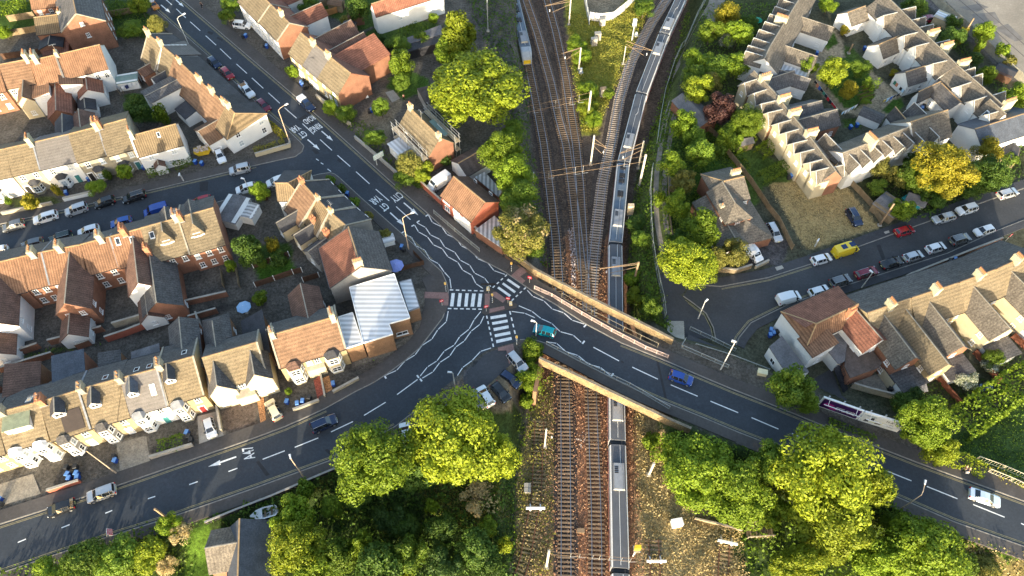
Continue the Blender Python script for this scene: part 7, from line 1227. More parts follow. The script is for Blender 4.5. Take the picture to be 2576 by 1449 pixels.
car(t(0,1,2180,40), t(0,1,2245,190), 'saloon', 'white', 'white car with a black glass roof beside the skip', group=None); car(t(0,1,2520,235), t(0,1,2308,285), 'suv', 'silver', 'silver car parked nose left near the ring road corner', group=S2); car(t(0,1,2580,420), t(0,1,2370,480), 'hatch', 'white', 'white hatchback by the thin lamp on the side street', group=S2); car(t(1,1,290,350), t(1,1,120,408), 'hatch', 'white', 'white car tucked behind the corner house roof', group=S2); car(t(0,1,2145,545), t(0,1,1908,615), 'hatch', 'red', 'bright red car half hidden by a chimney on the side street', group=S2); car(t(0,1,1700,640), t(0,1,1445,715), 'minivan', 'vanblue', 'royal blue van behind the front dormer', cat='van', group=None); car(t(0,1,1325,765), t(0,1,1118,820), 'hatch', 'blue', 'bright blue car behind the chimneys on the side street', group=S2); car(t(0,1,1005,845), t(0,1,780,910), 'hatch', 'white', 'white car showing above the roofs on the side street', group=S2); car(t(0,1,730,920), t(0,1,495,985), 'suv', 'green', 'black green car between the white car and the grey one', group=S2); car(t(0,1,435,980), t(0,1,215,1040), 'hatch', 'grey', 'grey car above the left chimneys on the side street', group=S2); car(t(0,1,75,1060), t(0,1,-130,1120), 'hatch', 'white', 'white and blue car cut by the left edge', group=S2)
car(t(0,1,1475,495), t(0,1,1222,575), 'estate', 'black', 'black estate with silver trim first in line on the side street', group=S2); car(t(0,1,1160,555), t(0,1,945,625), 'hatch', 'black', 'black hatchback between the black estate and the silver car', group=S2); car(t(0,1,892,625), t(0,1,652,705), 'suv', 'silver', 'silver car with dark side windows in the middle of the line', group=S2); car(t(0,1,602,700), t(0,1,318,785), 'estate', 'white', 'long white estate on the side street', group=S2); car(t(0,1,255,790), t(0,1,20,860), 'hatch', 'grey', 'dark grey hatchback nearest the left edge of the line', group=S2)
car(t(1,1,1945,330), t(1,1,1735,470), 'van', 'white', 'tall white van parked between the bushes and the red brick building', cat='van', group=None)
# boat
o = thing('boat', 'white upturned dinghy with open dark hull beside the bottom bungalow', 'boat', G(t(1,3,100,830)), math.radians(195)); b = MB(); X = [(-1.9,.55),(-1.6,.85),(0,.95),(1.2,.7),(2.2,.05)]
for (x0, w0), (x1, w1) in zip(X[:-1], X[1:]):
    for s_ in (-1, 1): b.face([(x0,s_*w0,.9),(x1,s_*w1,.95),(x1,s_*w1*.4,.1),(x0,s_*w0*.5,.1)]); b.face([(x0,s_*w0,.9),(x1,s_*w1,.95),(x1,s_*w1*.75,.93),(x0,s_*w0*.75,.88)])
    b.face([(x0,-w0*.5,.1),(x0,w0*.5,.1),(x1,w1*.4,.1),(x1,-w1*.4,.1)])
b.face([(-1.9,-.55,.9),(-1.9,.55,.9),(-1.9,.27,.1),(-1.9,-.27,.1)]); b.face([(.3,-.88,.95),(1.2,-.7,.97),(2.2,0,.98),(1.2,.7,.97),(.3,.88,.95)]); b.build('hull', WHITE, o); b = MB(); b.box(-.2,.1,-.75,.75,.6,.68); b.box(-1.2,-.9,-.7,.7,.6,.68); b.build('seat', TIMBER, o)
# ================================================================ BINS
BINB = mat('bin_blue', (.015,.06,.3), .45, .08); BIND = mat('bin_dark', (.03,.032,.035), .5, .08); BING = mat('bin_lid_light', (.12,.26,.55), .4, .06)
bm1 = MB(); bm1.box(-.24,.24,-.3,.3,.08,.95,0,-.05,-.06); BM = {c: None for c in 'bdl'}
BODYM = {'b': bm1.mesh('body', BINB), 'd': bm1.mesh('body', BIND)}; l_ = MB(); l_.box(-.31,.31,-.37,.38,.951,1.05,0,.04,.05); l_.bar((-.28,.4,1.0),(.28,.4,1.0),.05); LIDM = {'b': l_.mesh('lid', BING), 'd': l_.mesh('lid', BIND)}; w_ = MB(); w_.tube([(-.25,.3,.1),(.25,.3,.1)], .1, 8); WHM = w_.mesh('wheels', TYRE)
def bins(label, *P_, gz=None, rz=None):
    """wheelie bins standing together; those nothing tells apart share their label"""
    cnt = {}
    for x, y, c in P_: cnt[c] = cnt.get(c, 0)+1
    for x, y, c in P_:
        kindname = 'blue wheelie bin' if c == 'b' else 'dark wheelie bin'; v = G((x, y)); o = thing('wheelie_bin', kindname+' '+label, 'bin', v, rnd.uniform(-.3,.3)+(rz or 0), 'wheelie bins '+label if cnt[c] > 1 else None)
        link('body', BODYM[c], o); link('lid', LIDM[c], o); link('axle', WHM, o)
def bt(c, r, *a): return [(*t(c, r, a[i], a[i+1]), a[i+2]) for i in range(0, len(a), 3)]
def bk(*a): return [(*k(a[i], a[i+1]), a[i+2]) for i in range(0, len(a), 3)]
bins('in the front yard beside the black bin row at the lower left', *bt(0,3,700,440,'b',715,480,'b',690,370,'d'), *bt(0,3,790,430,'b',800,465,'b',780,365,'d')); bins('by the slab driveway gatepost', *bt(0,3,1175,300,'b',1165,265,'d')); bins('beside the hedged front garden', *bt(0,3,1895,20,'b',1935,95,'d',1915,60,'d')); bins('at the far left bottom driveway', *bt(0,3,20,690,'b',25,740,'d')); bins('in the gravel garden of the tile path house', *bt(1,2,320,1160,'b',425,1180,'b',478,1155,'b',545,1120,'d')); bins('at the end of the red tile path', *bt(1,2,785,980,'b')); bins('on the front garden wall of the stone row', *bt(0,1,680,510,'b',675,470,'d')); bins('under the slate bay of the stone row', *bt(0,1,905,370,'b'))
bins('between the skip and the clipped hedge', *bt(0,1,1975,200,'b',2040,215,'b')); bins('against the white end terrace gable', *bt(0,1,1455,255,'b')); bins('in the shaded side yard by the ring road hedge', *bt(1,1,925,520,'b')); bins('in the corner yard with the parasol', *bt(1,1,1470,1055,'b',1490,1080,'d')); bins('in front of the arched window row', *bt(1,0,460,850,'b',475,870,'b',490,900,'d',520,890,'d')); bins('by the white fronted house on the ring road', *bt(1,0,115,485,'b',90,475,'d')); bins('in the sandy yard beside the round bush', *bt(1,0,1165,1130,'b',1145,1140,'d')); bins('at the gate by the four by four', *bt(0,0,2480,380,'b',2450,385,'d')); bins('in the shaded garden at the top left', *bt(0,0,105,320,'b'))
bins('outside the white corner extension', *bt(3,2,20,440,'b',45,470,'b',12,490,'b',80,460,'d')); bins('behind the low wall of the right terrace', *bt(3,1,1865,1180,'b',1810,1195,'d')); bins('beside the garden shed of the paved yard', *bt(3,2,1220,1030,'d')); bins('on the garden patio of the cream house', *bt(3,2,2235,735,'b'))
bins('along the upper white wing of the courtyard', *bk(995,185,'b',1010,200,'b',1020,215,'b')); bins('along the white wing in the middle of the courtyard', *bk(1225,425,'b',1245,440,'d',1262,452,'d')); bins('at the corner of the walled courtyard yard', *bk(1358,545,'b')); bins('beside the dark slate wing', *bk(1528,715,'b',1550,725,'d')); bins('standing alone below the dark slate wing', *bk(1575,750,'b')); bins('in the yard behind the gatehouse', *bk(1705,930,'b',1720,915,'d')); bins('behind the bottom cottage row', *bk(1105,1088,'b')); bins('behind the bottom cottage row, nearer the slate shed', *bk(1160,1072,'b')); bins('against the vine grown white wing', *bk(722,655,'b',705,690,'d')); bins('at the end of the dark slated wing of the brick row', *bk(770,895,'b')); bins('at the end of the second upper left wing', *bk(822,465,'b')); bins('by the gate of the dry grass plot', *bt(3,1,225,340,'b',200,355,'d'))
# ================================================================ GARDEN THINGS
def parasol(p, r, c, label, h=2.3):
    v = G(p, h*.9); o = thing('parasol', label, 'parasol', (v.x,v.y,v.z-h*.9)); b = MB(); b.tube([(0,0,0),(0,0,h+.2)], .04, 6); b.build('pole', WHITE, o); n = 8; m = MB(); ring_ = [(r*math.cos(2*math.pi*i/n), r*math.sin(2*math.pi*i/n), h-.35) for i in range(n)]
    for i in range(n): m.face([(0,0,h+.1), ring_[i], ring_[(i+1) % n]]); m.face([(0,0,h+.06), (ring_[(i+1)%n][0],ring_[(i+1)%n][1],h-.39), (ring_[i][0],ring_[i][1],h-.39)])
    m.build('canopy', c, o); f = MB(); f.box(-.25,.25,-.25,.25,0,.1); f.build('base', CONC, o)
parasol(t(1,1,1405,1220), 1.5, mat('parasol_lilac', (.25,.3,.62), .8, .06), 'lilac blue parasol open in the yard above the sheet roofed building'); parasol(t(0,2,2450,188), 1.3, mat('parasol_sky', (.28,.45,.66), .8, .06), 'pale sky blue parasol in the alley yard'); parasol(k(330,165), 1.2, mat('parasol_green', (.02,.3,.18), .8, .06), 'green parasol over a green table in the top garden')
o = thing('garden_table', 'green garden table under the green parasol', 'table', G(k(322,192)), .3); b = MB(); b.box(-.8,.8,-.45,.45,.68,.74); b.build('top', mat('table_green', (.05,.25,.2), .6), o)
for sx in (-1, 1):
    for sy in (-1, 1): l = MB(); l.box(sx*.7-.04,sx*.7+.04,sy*.35-.04,sy*.35+.04,0,.68); l.build('leg', mat('table_green', (.05,.25,.2), .6), o)
def laundry(p0, p1, label, cols, h=1.9, n=None, seed=1):
    A, B_ = G(p0), G(p1); O = A; d = B_-A; o = thing('washing_line', label, 'washing line', O, 0); r = random.Random(seed)
    for e_ in (Vector((0,0,0)), d): b = MB(); b.tube([e_, e_+Vector((0,0,h+.1))], .05, 6); b.build('post', TIMBER, o)
    b = MB(); b.bar((0,0,h), d+Vector((0,0,h)), .03); b.build('line', WHITE, o); n = n or int(d.length/.9); u = d.normalized()
    for i in range(n):
        c = d*((i+.5)/n)+Vector((0,0,h)); w_ = d.length/n*.42; hh = r.uniform(.5,1.0); m = MB(); off = Vector((u.y,-u.x,0))
        m.prism([c-u*w_+Vector((0,0,-hh))+off*.12, c+u*w_+Vector((0,0,-hh))-off*.1, c+u*w_+Vector((0,0,-hh))+off*.0, c-u*w_+Vector((0,0,-hh))+off*.16], [c-u*w_, c+u*w_, c+u*w_+off*.03, c-u*w_+off*.03]); x = m.build('laundry_item', cols[i % len(cols)], None, O); tag(x, 'x', 'laundry'); LAUN.append((x, label, i))
LAUN = []
CLO = [mat('laundry_'+n, c, .9, .05) for n, c in (('black',(.02,.02,.025)), ('orange',(.5,.22,.12)), ('blue',(.05,.12,.4)), ('white',(.75,.75,.75)), ('green',(.05,.2,.14)), ('red',(.4,.02,.03)), ('navy',(.03,.04,.12)), ('yellow',(.55,.4,.06)), ('pale',(.4,.6,.75)))]
laundry(k(790,730), k(985,985), 'long washing line with mixed clothes along the courtyard path', [CLO[0],CLO[1],CLO[2],CLO[0],CLO[4],CLO[0],CLO[5],CLO[0],CLO[5],CLO[5],CLO[4],CLO[6]]); laundry(k(1010,1005), k(1145,935), 'washing line hung with pale sheets at the courtyard corner', [CLO[8],CLO[3],CLO[3]], n=5); laundry(k(1360,900), k(1500,840), 'washing line with a yellow towel on the sandy ground', [CLO[7],CLO[8],CLO[2],CLO[0],CLO[0]], n=5); laundry(k(1440,715), k(1535,820), 'washing line with a red and white towel by the dark slate wing', [CLO[3],CLO[4],CLO[1],CLO[3],CLO[0],CLO[8]], n=6); laundry(t(0,0,1190,840), t(0,0,1215,960), 'washing line with blue patterned cloth between the white houses', [CLO[2],CLO[8],CLO[6]], n=3); laundry(t(0,0,1250,945), t(0,0,1430,875), 'washing line with white and purple items by the flat green roof', [CLO[3],CLO[6],CLO[3]], n=5)
WHERE = {'long': 'on the long courtyard line', 'pale': 'on the pale sheet line', 'yellow': 'on the sandy ground line', 'red': 'on the line by the dark slate wing', 'blue': 'on the line between the white houses', 'white': 'on the line by the flat green roof'}
from collections import Counter
def cname(x): return x.data.materials[0].name.replace('laundry_', '')
cc = Counter((l, cname(x)) for x, l, i in LAUN)
for x, l, i in LAUN:
    wh = [v for k_, v in WHERE.items() if k_ in l.split(' with ')[-1] or (k_ == 'long' and l.startswith('long'))]; wh = 'on the '+l.replace('washing line ', 'line ', 1)
    x['label'] = (cname(x)+' item of washing '+wh).replace('washing on', 'washing on')[:110]; x['label'] = ' '.join(x['label'].split()[:15])
    if cc[(l, cname(x))] > 1: x['group'] = cname(x)+' washing '+wh
o = thing('pergola', 'dark timber pergola frame on the courtyard lawn', 'pergola', G(k(1185,850)), .35)
for sx in (-1.6, 1.6):
    for sy in (-1.5, 1.5): b = MB(); b.box(sx-.08,sx+.08,sy-.08,sy+.08,0,2.6); b.build('post', BLACK, o)
for i in range(4): b = MB(); b.bar((-2.2,-1.5+i,2.65),(2.2,-1.5+i,2.65),.1); b.build('rafter', TIMBERD, o)
o = thing('garden_bench', 'pale garden table and seats on the courtyard lawn', 'bench', G(k(925,675)), .2); b = MB(); b.box(-.8,.8,-.4,.4,.65,.72); b.build('top', WHITE, o); b = MB(); b.box(-.8,.8,-.95,-.65,.4,.46); b.build('seat', WHITE, o); b = MB(); b.box(-.8,.8,.65,.95,.4,.46); b.build('seat', WHITE, o); b = MB(); b.box(-.6,-.5,-.8,.8,0,.64); b.box(.5,.6,-.8,.8,0,.64); b.build('leg', WHITE, o)
o = thing('skip', 'yellow skip heaped with pale rubble beside the white car', 'skip', G(t(0,1,2050,90)), .3); b = MB(); b.prism([(-1.0,-.7,0),(1.0,-.7,0),(1.0,.7,0),(-1.0,.7,0)], [(-1.7,-.85,1.1),(1.7,-.85,1.1),(1.7,.85,1.1),(-1.7,.85,1.1)]); b.build('body', mat('skip_yellow', (.6,.4,.03), .6), o)
r = random.Random(4); b = MB()
for i in range(40): x, y, z, s_ = r.uniform(-1.4,1.4), r.uniform(-.7,.7), r.uniform(1.05,1.4), r.uniform(.1,.25); b.box(x-s_,x+s_,y-s_,y+s_,z,z+s_)
tag(b.build('rubble', mat('rubble_pale', (.5,.42,.36), .9, .3, 3), o), kind='stuff')
o = thing('solar_panel', 'blue solar panel on a frame at the end of the right garden', 'solar panel', G(t(3,2,2180,1010)), .2); b = MB(); b.prism([(-1.2,-.5,.3),(1.2,-.5,.3),(1.2,.6,.8),(-1.2,.6,.8)], [(-1.2,-.5,.36),(1.2,-.5,.36),(1.2,.6,.86),(-1.2,.6,.86)]); b.build('panel', mat('solar_blue', (.02,.04,.1), .2, .1), o); b = MB(); b.box(-1,-.9,-.4,.5,0,.3); b.box(.9,1,-.4,.5,0,.5); b.build('stand', STEEL, o)
BLUEC = mat('gazebo_blue', (.02,.1,.5), .5, .5, 3)
o = thing('gazebo', 'bright blue printed gazebo cover in the garden behind the slate annexe', 'gazebo', G(t(3,2,1750,840)), .35); b = MB(); b.prism([(-1.5,-1,1.9),(1.5,-1,1.9),(1.5,1,1.9),(-1.5,1,1.9)], [(-1.3,-.8,2.2),(1.3,-.8,2.2),(1.3,.8,2.2),(-1.3,.8,2.2)]); b.build('cover', BLUEC, o)
for sx in (-1.4, 1.4):
    for sy in (-.9, .9): l = MB(); l.box(sx-.04,sx+.04,sy-.04,sy+.04,0,1.9); l.build('leg', STEEL, o)
o = thing('dinghy_cover', 'turquoise boat with dark lettering lying in the leafy garden', 'boat', G(t(3,1,1425,600)), -1.0); b = MB(); b.prism([(-1.6,-.5,0),(1.2,-.5,0),(1.9,0,0),(1.2,.5,0),(-1.6,.5,0)], [(-1.7,-.8,.7),(1.3,-.8,.7),(2.2,0,.75),(1.3,.8,.7),(-1.7,.8,.7)]); b.build('hull', mat('boat_turquoise', (.05,.4,.42), .5, .1), o); b = MB(); [b.box(-.9+i*.5,-.6+i*.5,-.3,.3,.752,.77) for i in range(4)]; b.build('deck_mark', WALL['black'], o)
shed('tent_shed', 'grey rounded canvas shelter beside the turquoise boat', t(3,1,1470,590), 2.6, 3.6, -30, 'felt', WALL['grey'], h=1.2, rh=.9); shed('garden_shed', 'dark flat felted garage shed beside the telegraph pole', t(3,1,1180,680), 4.6, 4.6, 130, 'felt', TIMBER, h=2.2, rh=.3); shed('garden_shed', 'grey metal roofed barn by the purple tree', t(2,0,1810,1200), 5.0, 9.5, -62, 'felt', WALL['brick'], h=2.6, rh=1.0); shed('garden_shed', 'grey felt shed beside the track side fence', t(2,1,1640,390), 3.0, 5.5, 85, 'blue', h=2.2); shed('garden_shed', 'small weathered shed inside the hedge ring', t(2,0,1910,740), 2.6, 3.2, -30, 'cot', h=2.0); shed('garden_shed', 'grey shed between the bright hedges of the brick row', k(195,1240), 2.4, 3.4, 15, 'felt')
shed('garden_shed', 'dark grey felt shed behind the paved yard', t(3,2,1410,1030), 2.6, 3.6, 10, 'felt'); shed('garden_shed', 'dark felt roofed timber shed at the right edge garden', t(3,1,2390,150), 3.0, 4.4, 60, 'dark', TIMBER); shed('garden_shed', 'pale green flat shed behind the right cottages', k(1875,205), 3.2, 4.2, -40, 'zinc', WALL['cream'], h=2.3, rh=.1); shed('garden_shed', 'round topped green shed with a rusty fence at the far right', k(2385,650), 3.6, 4.0, -40, 'dark', TIMBERD); shed('garden_shed', 'glass roofed shed at the corner yard above the parasol', t(1,1,1320,1000), 1.6, 2.8, 20, 'zinc', WHITE, h=1.5, rh=.3); shed('garden_shed', 'white framed felt lean to in the shaded side street garden', t(0,1,2370,720), 4.6, 6.4, 75, 'felt', WALL['white'], h=2.2, rh=.15); shed('garden_shed', 'pale polycarbonate lean to beside the white framed felt one', t(0,1,2540,740), 2.6, 3.4, 75, 'corr', WALL['white'], h=2.2, rh=.15); shed('garden_shed', 'green flat roofed shed with washing beside it', t(0,0,1320,860), 3.0, 4.4, 15, 'teal', WALL['white'], h=2.2, rh=.1); shed('garden_shed', 'blue tarpaulin covered shed among the brick wings', t(0,0,905,1110), 2.2, 3.0, 20, 'blue', BINB, h=1.8, rh=.3); shed('garden_shed', 'grey slate shed in the courtyard behind the bottom row', k(1260,1030), 3.2, 4.6, -35, 'slate', WALL['white'], h=2.2, rh=.6)
o = thing('tarpaulin', 'folded white sheeting leaning on the scrubby brick gable', 'tarpaulin', G(t(1,0,1050,985)), .4); b = MB(); b.prism([(-1.8,-.5,0),(1.8,-.6,0),(1.8,.2,0),(-1.8,.3,0)], [(-1.6,.1,1.4),(1.3,.2,1.7),(1.4,.3,1.7),(-1.6,.25,1.4)]); b.build('sheet', mat('canvas_white', (.72,.71,.68), .8, .06), o)
# scaffolding
def scaffold():
    h = SCAF; o = thing('scaffolding', 'pole and plank scaffolding round the half stripped house', 'scaffolding', h.root.location, h.root.rotation_euler.z); b = MB(); pl = MB(); L = h.L
    for y in (h.wf+.5, h.wf+1.6, -h.wb-.5, -h.wb-1.5):
        for i in range(5): b.tube([(L*i/4,y,0),(L*i/4,y,6.6)], .05, 5)
        for z in (2.2,4.6,5.6,6.5): b.tube([(-.5,y,z),(L+.5,y,z)], .045, 5)
    for y0 in (h.wf+.5, -h.wb-1.5):
        for z in (2.3, 4.7):
            for q_ in range(4): pl.box(-.4,L+.4,y0+.05+q_*.25,y0+.27+q_*.25,z,z+.05)
    for i in range(5): b.tube([(L*i/4,h.wf+.5,4.6),(L*i/4,h.wf+1.7,4.6)], .045, 5); b.tube([(L*i/4,-h.wb-.5,4.6),(L*i/4,-h.wb-1.6,4.6)], .045, 5)
    tag(b.build('pole', STEEL, o)); pl.build('plank', mat('scaffold_plank', (.45,.36,.24), .9, .2, 2), o)
scaffold()
# steel stair by the flat roofed workshop
o = thing('fire_escape', 'black steel outside staircase behind the red tiled corner building', 'staircase', G(t(3,2,760,900))); A, B_ = P(t(3,2,780,1030), ZE)-o.location, P(t(3,2,690,800), ZE+3.2)-o.location; b = MB(); d = Vector((B_.x-A.x, B_.y-A.y, 0)).normalized(); nn = Vector((-d.y, d.x, 0))*.6
for i in range(14): c = A.lerp(B_, i/13); b.bar(c-nn, c+nn, .28, .05)
b.build('tread', WALL['black'], o)
for sg in (-1, 1): c = MB(); c.bar(A+nn*sg, B_+nn*sg, .06, .2); c.bar(A+nn*sg+Vector((0,0,1)), B_+nn*sg+Vector((0,0,1)), .06); [c.bar(A.lerp(B_, i/6)+nn*sg, A.lerp(B_, i/6)+nn*sg+Vector((0,0,1)), .04) for i in range(7)]; c.build('railing', WALL['black'], o)
# grit bins, tile paths, slab drives
cab(t(2,2,2510,865), 1.5, .9, .9, 'cream grit bin on the pavement of the bridge road', mat('grit_cream', (.75,.66,.42), .6, .05), 'grit_bin', -15, mat('grit_cream', (.75,.66,.42), .6, .05)); 
TILER = mat('path_tiles_red', (.26,.07,.05), .8, .15, 2, .5, 5); TILEO = mat('path_tiles_ochre', (.4,.2,.09), .8, .15, 2, .6, 5)
for px, m in ((t(1,2,580,930, 640,880, 690,1090, 620,1120), TILER), (t(1,2,668,905, 735,880, 778,1055, 712,1080), TILEO), (t(1,2,5,1100, 75,1080, 100,1330, 45,1360), TILEO)): patch('garden_path', px, .06, m)
for px in (t(0,3,-20,530, 330,420, 410,620, -20,750), t(0,3,1170,110, 1470,40, 1510,290, 1210,390)): patch('slab_drive', px, .06, FLAGS)
for px in (t(0,2,1985,1290, 2190,1240, 2270,1560, 2010,1640), t(1,0,1300,930, 1380,905, 1450,990, 1370,1030)): patch('concrete_drive', px, .06, CONC)
patch('paved_yard', t(3,2,850,930, 1130,860, 1210,1050, 1190,1080, 840,1000), .06, FLAGS, ZE); patch('concrete_yard', t(3,2,430,930, 640,810, 740,1080, 800,1120, 700,1150, 440,1060), .05, PAVE2, ZE)
# ================================================================ TREES AND BUSHES
def T(x, y, rx, label, col='mid', **kw): return tree(x, y, rx, label, col, **kw)
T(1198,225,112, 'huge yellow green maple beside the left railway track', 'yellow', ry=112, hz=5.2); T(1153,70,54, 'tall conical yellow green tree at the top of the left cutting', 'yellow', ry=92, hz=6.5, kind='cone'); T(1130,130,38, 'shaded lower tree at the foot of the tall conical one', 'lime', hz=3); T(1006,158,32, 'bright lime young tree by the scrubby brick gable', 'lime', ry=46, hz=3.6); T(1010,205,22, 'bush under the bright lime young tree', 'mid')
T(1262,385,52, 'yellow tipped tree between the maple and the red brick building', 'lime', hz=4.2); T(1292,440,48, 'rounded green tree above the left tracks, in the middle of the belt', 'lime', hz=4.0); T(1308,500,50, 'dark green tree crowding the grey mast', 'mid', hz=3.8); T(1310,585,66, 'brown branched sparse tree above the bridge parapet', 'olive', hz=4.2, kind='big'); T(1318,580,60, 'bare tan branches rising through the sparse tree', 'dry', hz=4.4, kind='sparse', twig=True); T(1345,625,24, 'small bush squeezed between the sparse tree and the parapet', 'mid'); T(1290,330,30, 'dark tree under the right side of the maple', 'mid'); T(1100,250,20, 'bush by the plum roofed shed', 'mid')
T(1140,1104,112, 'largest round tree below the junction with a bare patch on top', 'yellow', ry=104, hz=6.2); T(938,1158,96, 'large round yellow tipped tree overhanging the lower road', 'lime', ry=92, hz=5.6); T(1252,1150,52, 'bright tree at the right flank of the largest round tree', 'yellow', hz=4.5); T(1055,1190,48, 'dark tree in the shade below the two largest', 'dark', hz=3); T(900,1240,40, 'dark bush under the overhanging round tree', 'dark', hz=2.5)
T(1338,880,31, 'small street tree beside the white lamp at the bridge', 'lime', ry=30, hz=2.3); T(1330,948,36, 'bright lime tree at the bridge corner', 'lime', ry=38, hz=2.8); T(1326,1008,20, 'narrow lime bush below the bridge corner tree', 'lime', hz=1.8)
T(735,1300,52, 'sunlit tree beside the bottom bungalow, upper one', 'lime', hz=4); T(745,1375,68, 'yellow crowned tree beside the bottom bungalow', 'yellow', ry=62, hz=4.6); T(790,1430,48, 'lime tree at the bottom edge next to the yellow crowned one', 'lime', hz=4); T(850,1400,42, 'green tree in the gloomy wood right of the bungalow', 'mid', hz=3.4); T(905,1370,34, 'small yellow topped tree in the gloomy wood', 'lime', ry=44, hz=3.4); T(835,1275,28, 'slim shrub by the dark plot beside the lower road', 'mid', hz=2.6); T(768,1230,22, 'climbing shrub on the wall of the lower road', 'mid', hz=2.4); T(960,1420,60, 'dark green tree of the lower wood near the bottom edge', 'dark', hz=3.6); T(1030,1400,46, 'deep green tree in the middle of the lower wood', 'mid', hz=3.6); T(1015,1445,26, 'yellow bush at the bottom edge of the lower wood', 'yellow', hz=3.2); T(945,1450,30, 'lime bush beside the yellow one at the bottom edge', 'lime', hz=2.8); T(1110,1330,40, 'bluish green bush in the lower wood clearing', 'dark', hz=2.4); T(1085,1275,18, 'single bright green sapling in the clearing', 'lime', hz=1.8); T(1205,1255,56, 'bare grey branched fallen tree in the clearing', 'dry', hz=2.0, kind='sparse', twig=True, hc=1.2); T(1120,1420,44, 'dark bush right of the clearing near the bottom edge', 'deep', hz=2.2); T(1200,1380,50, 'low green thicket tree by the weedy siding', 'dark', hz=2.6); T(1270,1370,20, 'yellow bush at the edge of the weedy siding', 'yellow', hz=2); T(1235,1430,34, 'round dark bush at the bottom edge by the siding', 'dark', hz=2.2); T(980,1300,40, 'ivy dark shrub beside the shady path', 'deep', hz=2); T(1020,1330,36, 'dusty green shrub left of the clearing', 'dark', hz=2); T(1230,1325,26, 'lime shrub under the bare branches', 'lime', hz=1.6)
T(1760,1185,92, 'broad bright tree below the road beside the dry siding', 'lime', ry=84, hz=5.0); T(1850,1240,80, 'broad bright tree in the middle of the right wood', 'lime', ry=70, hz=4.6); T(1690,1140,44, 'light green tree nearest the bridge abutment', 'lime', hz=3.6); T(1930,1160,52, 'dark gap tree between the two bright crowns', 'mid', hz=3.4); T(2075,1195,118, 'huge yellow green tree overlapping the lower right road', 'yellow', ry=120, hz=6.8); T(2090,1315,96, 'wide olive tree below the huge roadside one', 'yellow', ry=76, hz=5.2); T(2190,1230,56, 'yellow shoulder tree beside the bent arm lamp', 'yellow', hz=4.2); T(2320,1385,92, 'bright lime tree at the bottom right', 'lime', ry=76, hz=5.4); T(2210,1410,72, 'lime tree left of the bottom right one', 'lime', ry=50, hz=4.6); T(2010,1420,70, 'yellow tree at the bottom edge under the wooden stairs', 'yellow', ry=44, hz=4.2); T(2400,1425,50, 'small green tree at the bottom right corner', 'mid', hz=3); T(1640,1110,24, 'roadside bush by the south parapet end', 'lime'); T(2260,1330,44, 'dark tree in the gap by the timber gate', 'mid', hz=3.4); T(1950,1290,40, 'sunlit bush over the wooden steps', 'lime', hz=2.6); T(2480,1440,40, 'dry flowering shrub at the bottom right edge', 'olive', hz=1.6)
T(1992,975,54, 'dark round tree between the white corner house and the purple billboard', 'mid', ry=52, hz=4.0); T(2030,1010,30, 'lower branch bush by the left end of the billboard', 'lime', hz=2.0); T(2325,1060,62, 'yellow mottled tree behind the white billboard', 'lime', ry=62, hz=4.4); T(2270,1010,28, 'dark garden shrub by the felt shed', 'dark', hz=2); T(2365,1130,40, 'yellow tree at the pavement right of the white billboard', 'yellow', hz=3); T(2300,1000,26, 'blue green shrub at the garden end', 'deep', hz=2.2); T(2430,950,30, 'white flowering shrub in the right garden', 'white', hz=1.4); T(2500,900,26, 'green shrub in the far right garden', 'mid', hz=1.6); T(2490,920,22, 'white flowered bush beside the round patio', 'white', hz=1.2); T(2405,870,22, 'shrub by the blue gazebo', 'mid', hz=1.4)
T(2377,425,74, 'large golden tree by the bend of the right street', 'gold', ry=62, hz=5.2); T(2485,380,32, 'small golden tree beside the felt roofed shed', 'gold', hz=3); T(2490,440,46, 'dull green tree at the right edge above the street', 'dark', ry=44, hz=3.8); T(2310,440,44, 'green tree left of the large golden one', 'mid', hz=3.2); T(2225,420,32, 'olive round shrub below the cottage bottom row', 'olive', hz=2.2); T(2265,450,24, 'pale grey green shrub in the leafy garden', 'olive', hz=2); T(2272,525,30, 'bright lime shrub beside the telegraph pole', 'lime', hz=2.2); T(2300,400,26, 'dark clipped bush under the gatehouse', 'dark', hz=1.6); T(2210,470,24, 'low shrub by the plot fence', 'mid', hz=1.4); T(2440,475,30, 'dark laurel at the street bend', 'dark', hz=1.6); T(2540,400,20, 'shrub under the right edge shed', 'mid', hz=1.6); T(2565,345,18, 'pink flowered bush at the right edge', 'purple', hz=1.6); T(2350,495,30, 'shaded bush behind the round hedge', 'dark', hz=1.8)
T(1690,415,33, 'bushy green tree by the track side path', 'lime', hz=3); T(1722,455,34, 'dull garden tree beside the lawn', 'olive', hz=2.6); T(1760,385,34, 'dark green tree in front of the barn', 'mid', hz=3.2); T(1705,515,32, 'lime tree left of the brick villa', 'lime', ry=38, hz=3.4); T(1765,575,46, 'bright lime tree in front of the brick villa', 'lime', ry=44, hz=3.8); T(1728,660,66, 'wide yellow green tree at the corner of the dead end', 'yellow', ry=50, hz=4.4); T(1805,650,28, 'small golden tree beside the camper', 'olive', hz=2.4); T(1850,635,36, 'brownish tree in the villa front garden', 'olive', hz=2.8); T(1780,680,30, 'yellow shrub of the dead end corner', 'yellow', hz=2); T(1718,310,34, 'sunlit tree in front of the grey barn', 'lime', hz=3); T(1745,345,28, 'shaded tree behind the sunlit barn tree', 'mid', hz=2.6); T(1660,500,16, 'lime sprig tree on the mesh fence', 'lime', ry=30, hz=2); T(1810,375,20, 'clipped dark bush on the lawn corner', 'mid', hz=1.6); T(1700,600,26, 'shade bush beside the villa fence', 'dark', hz=1.8)
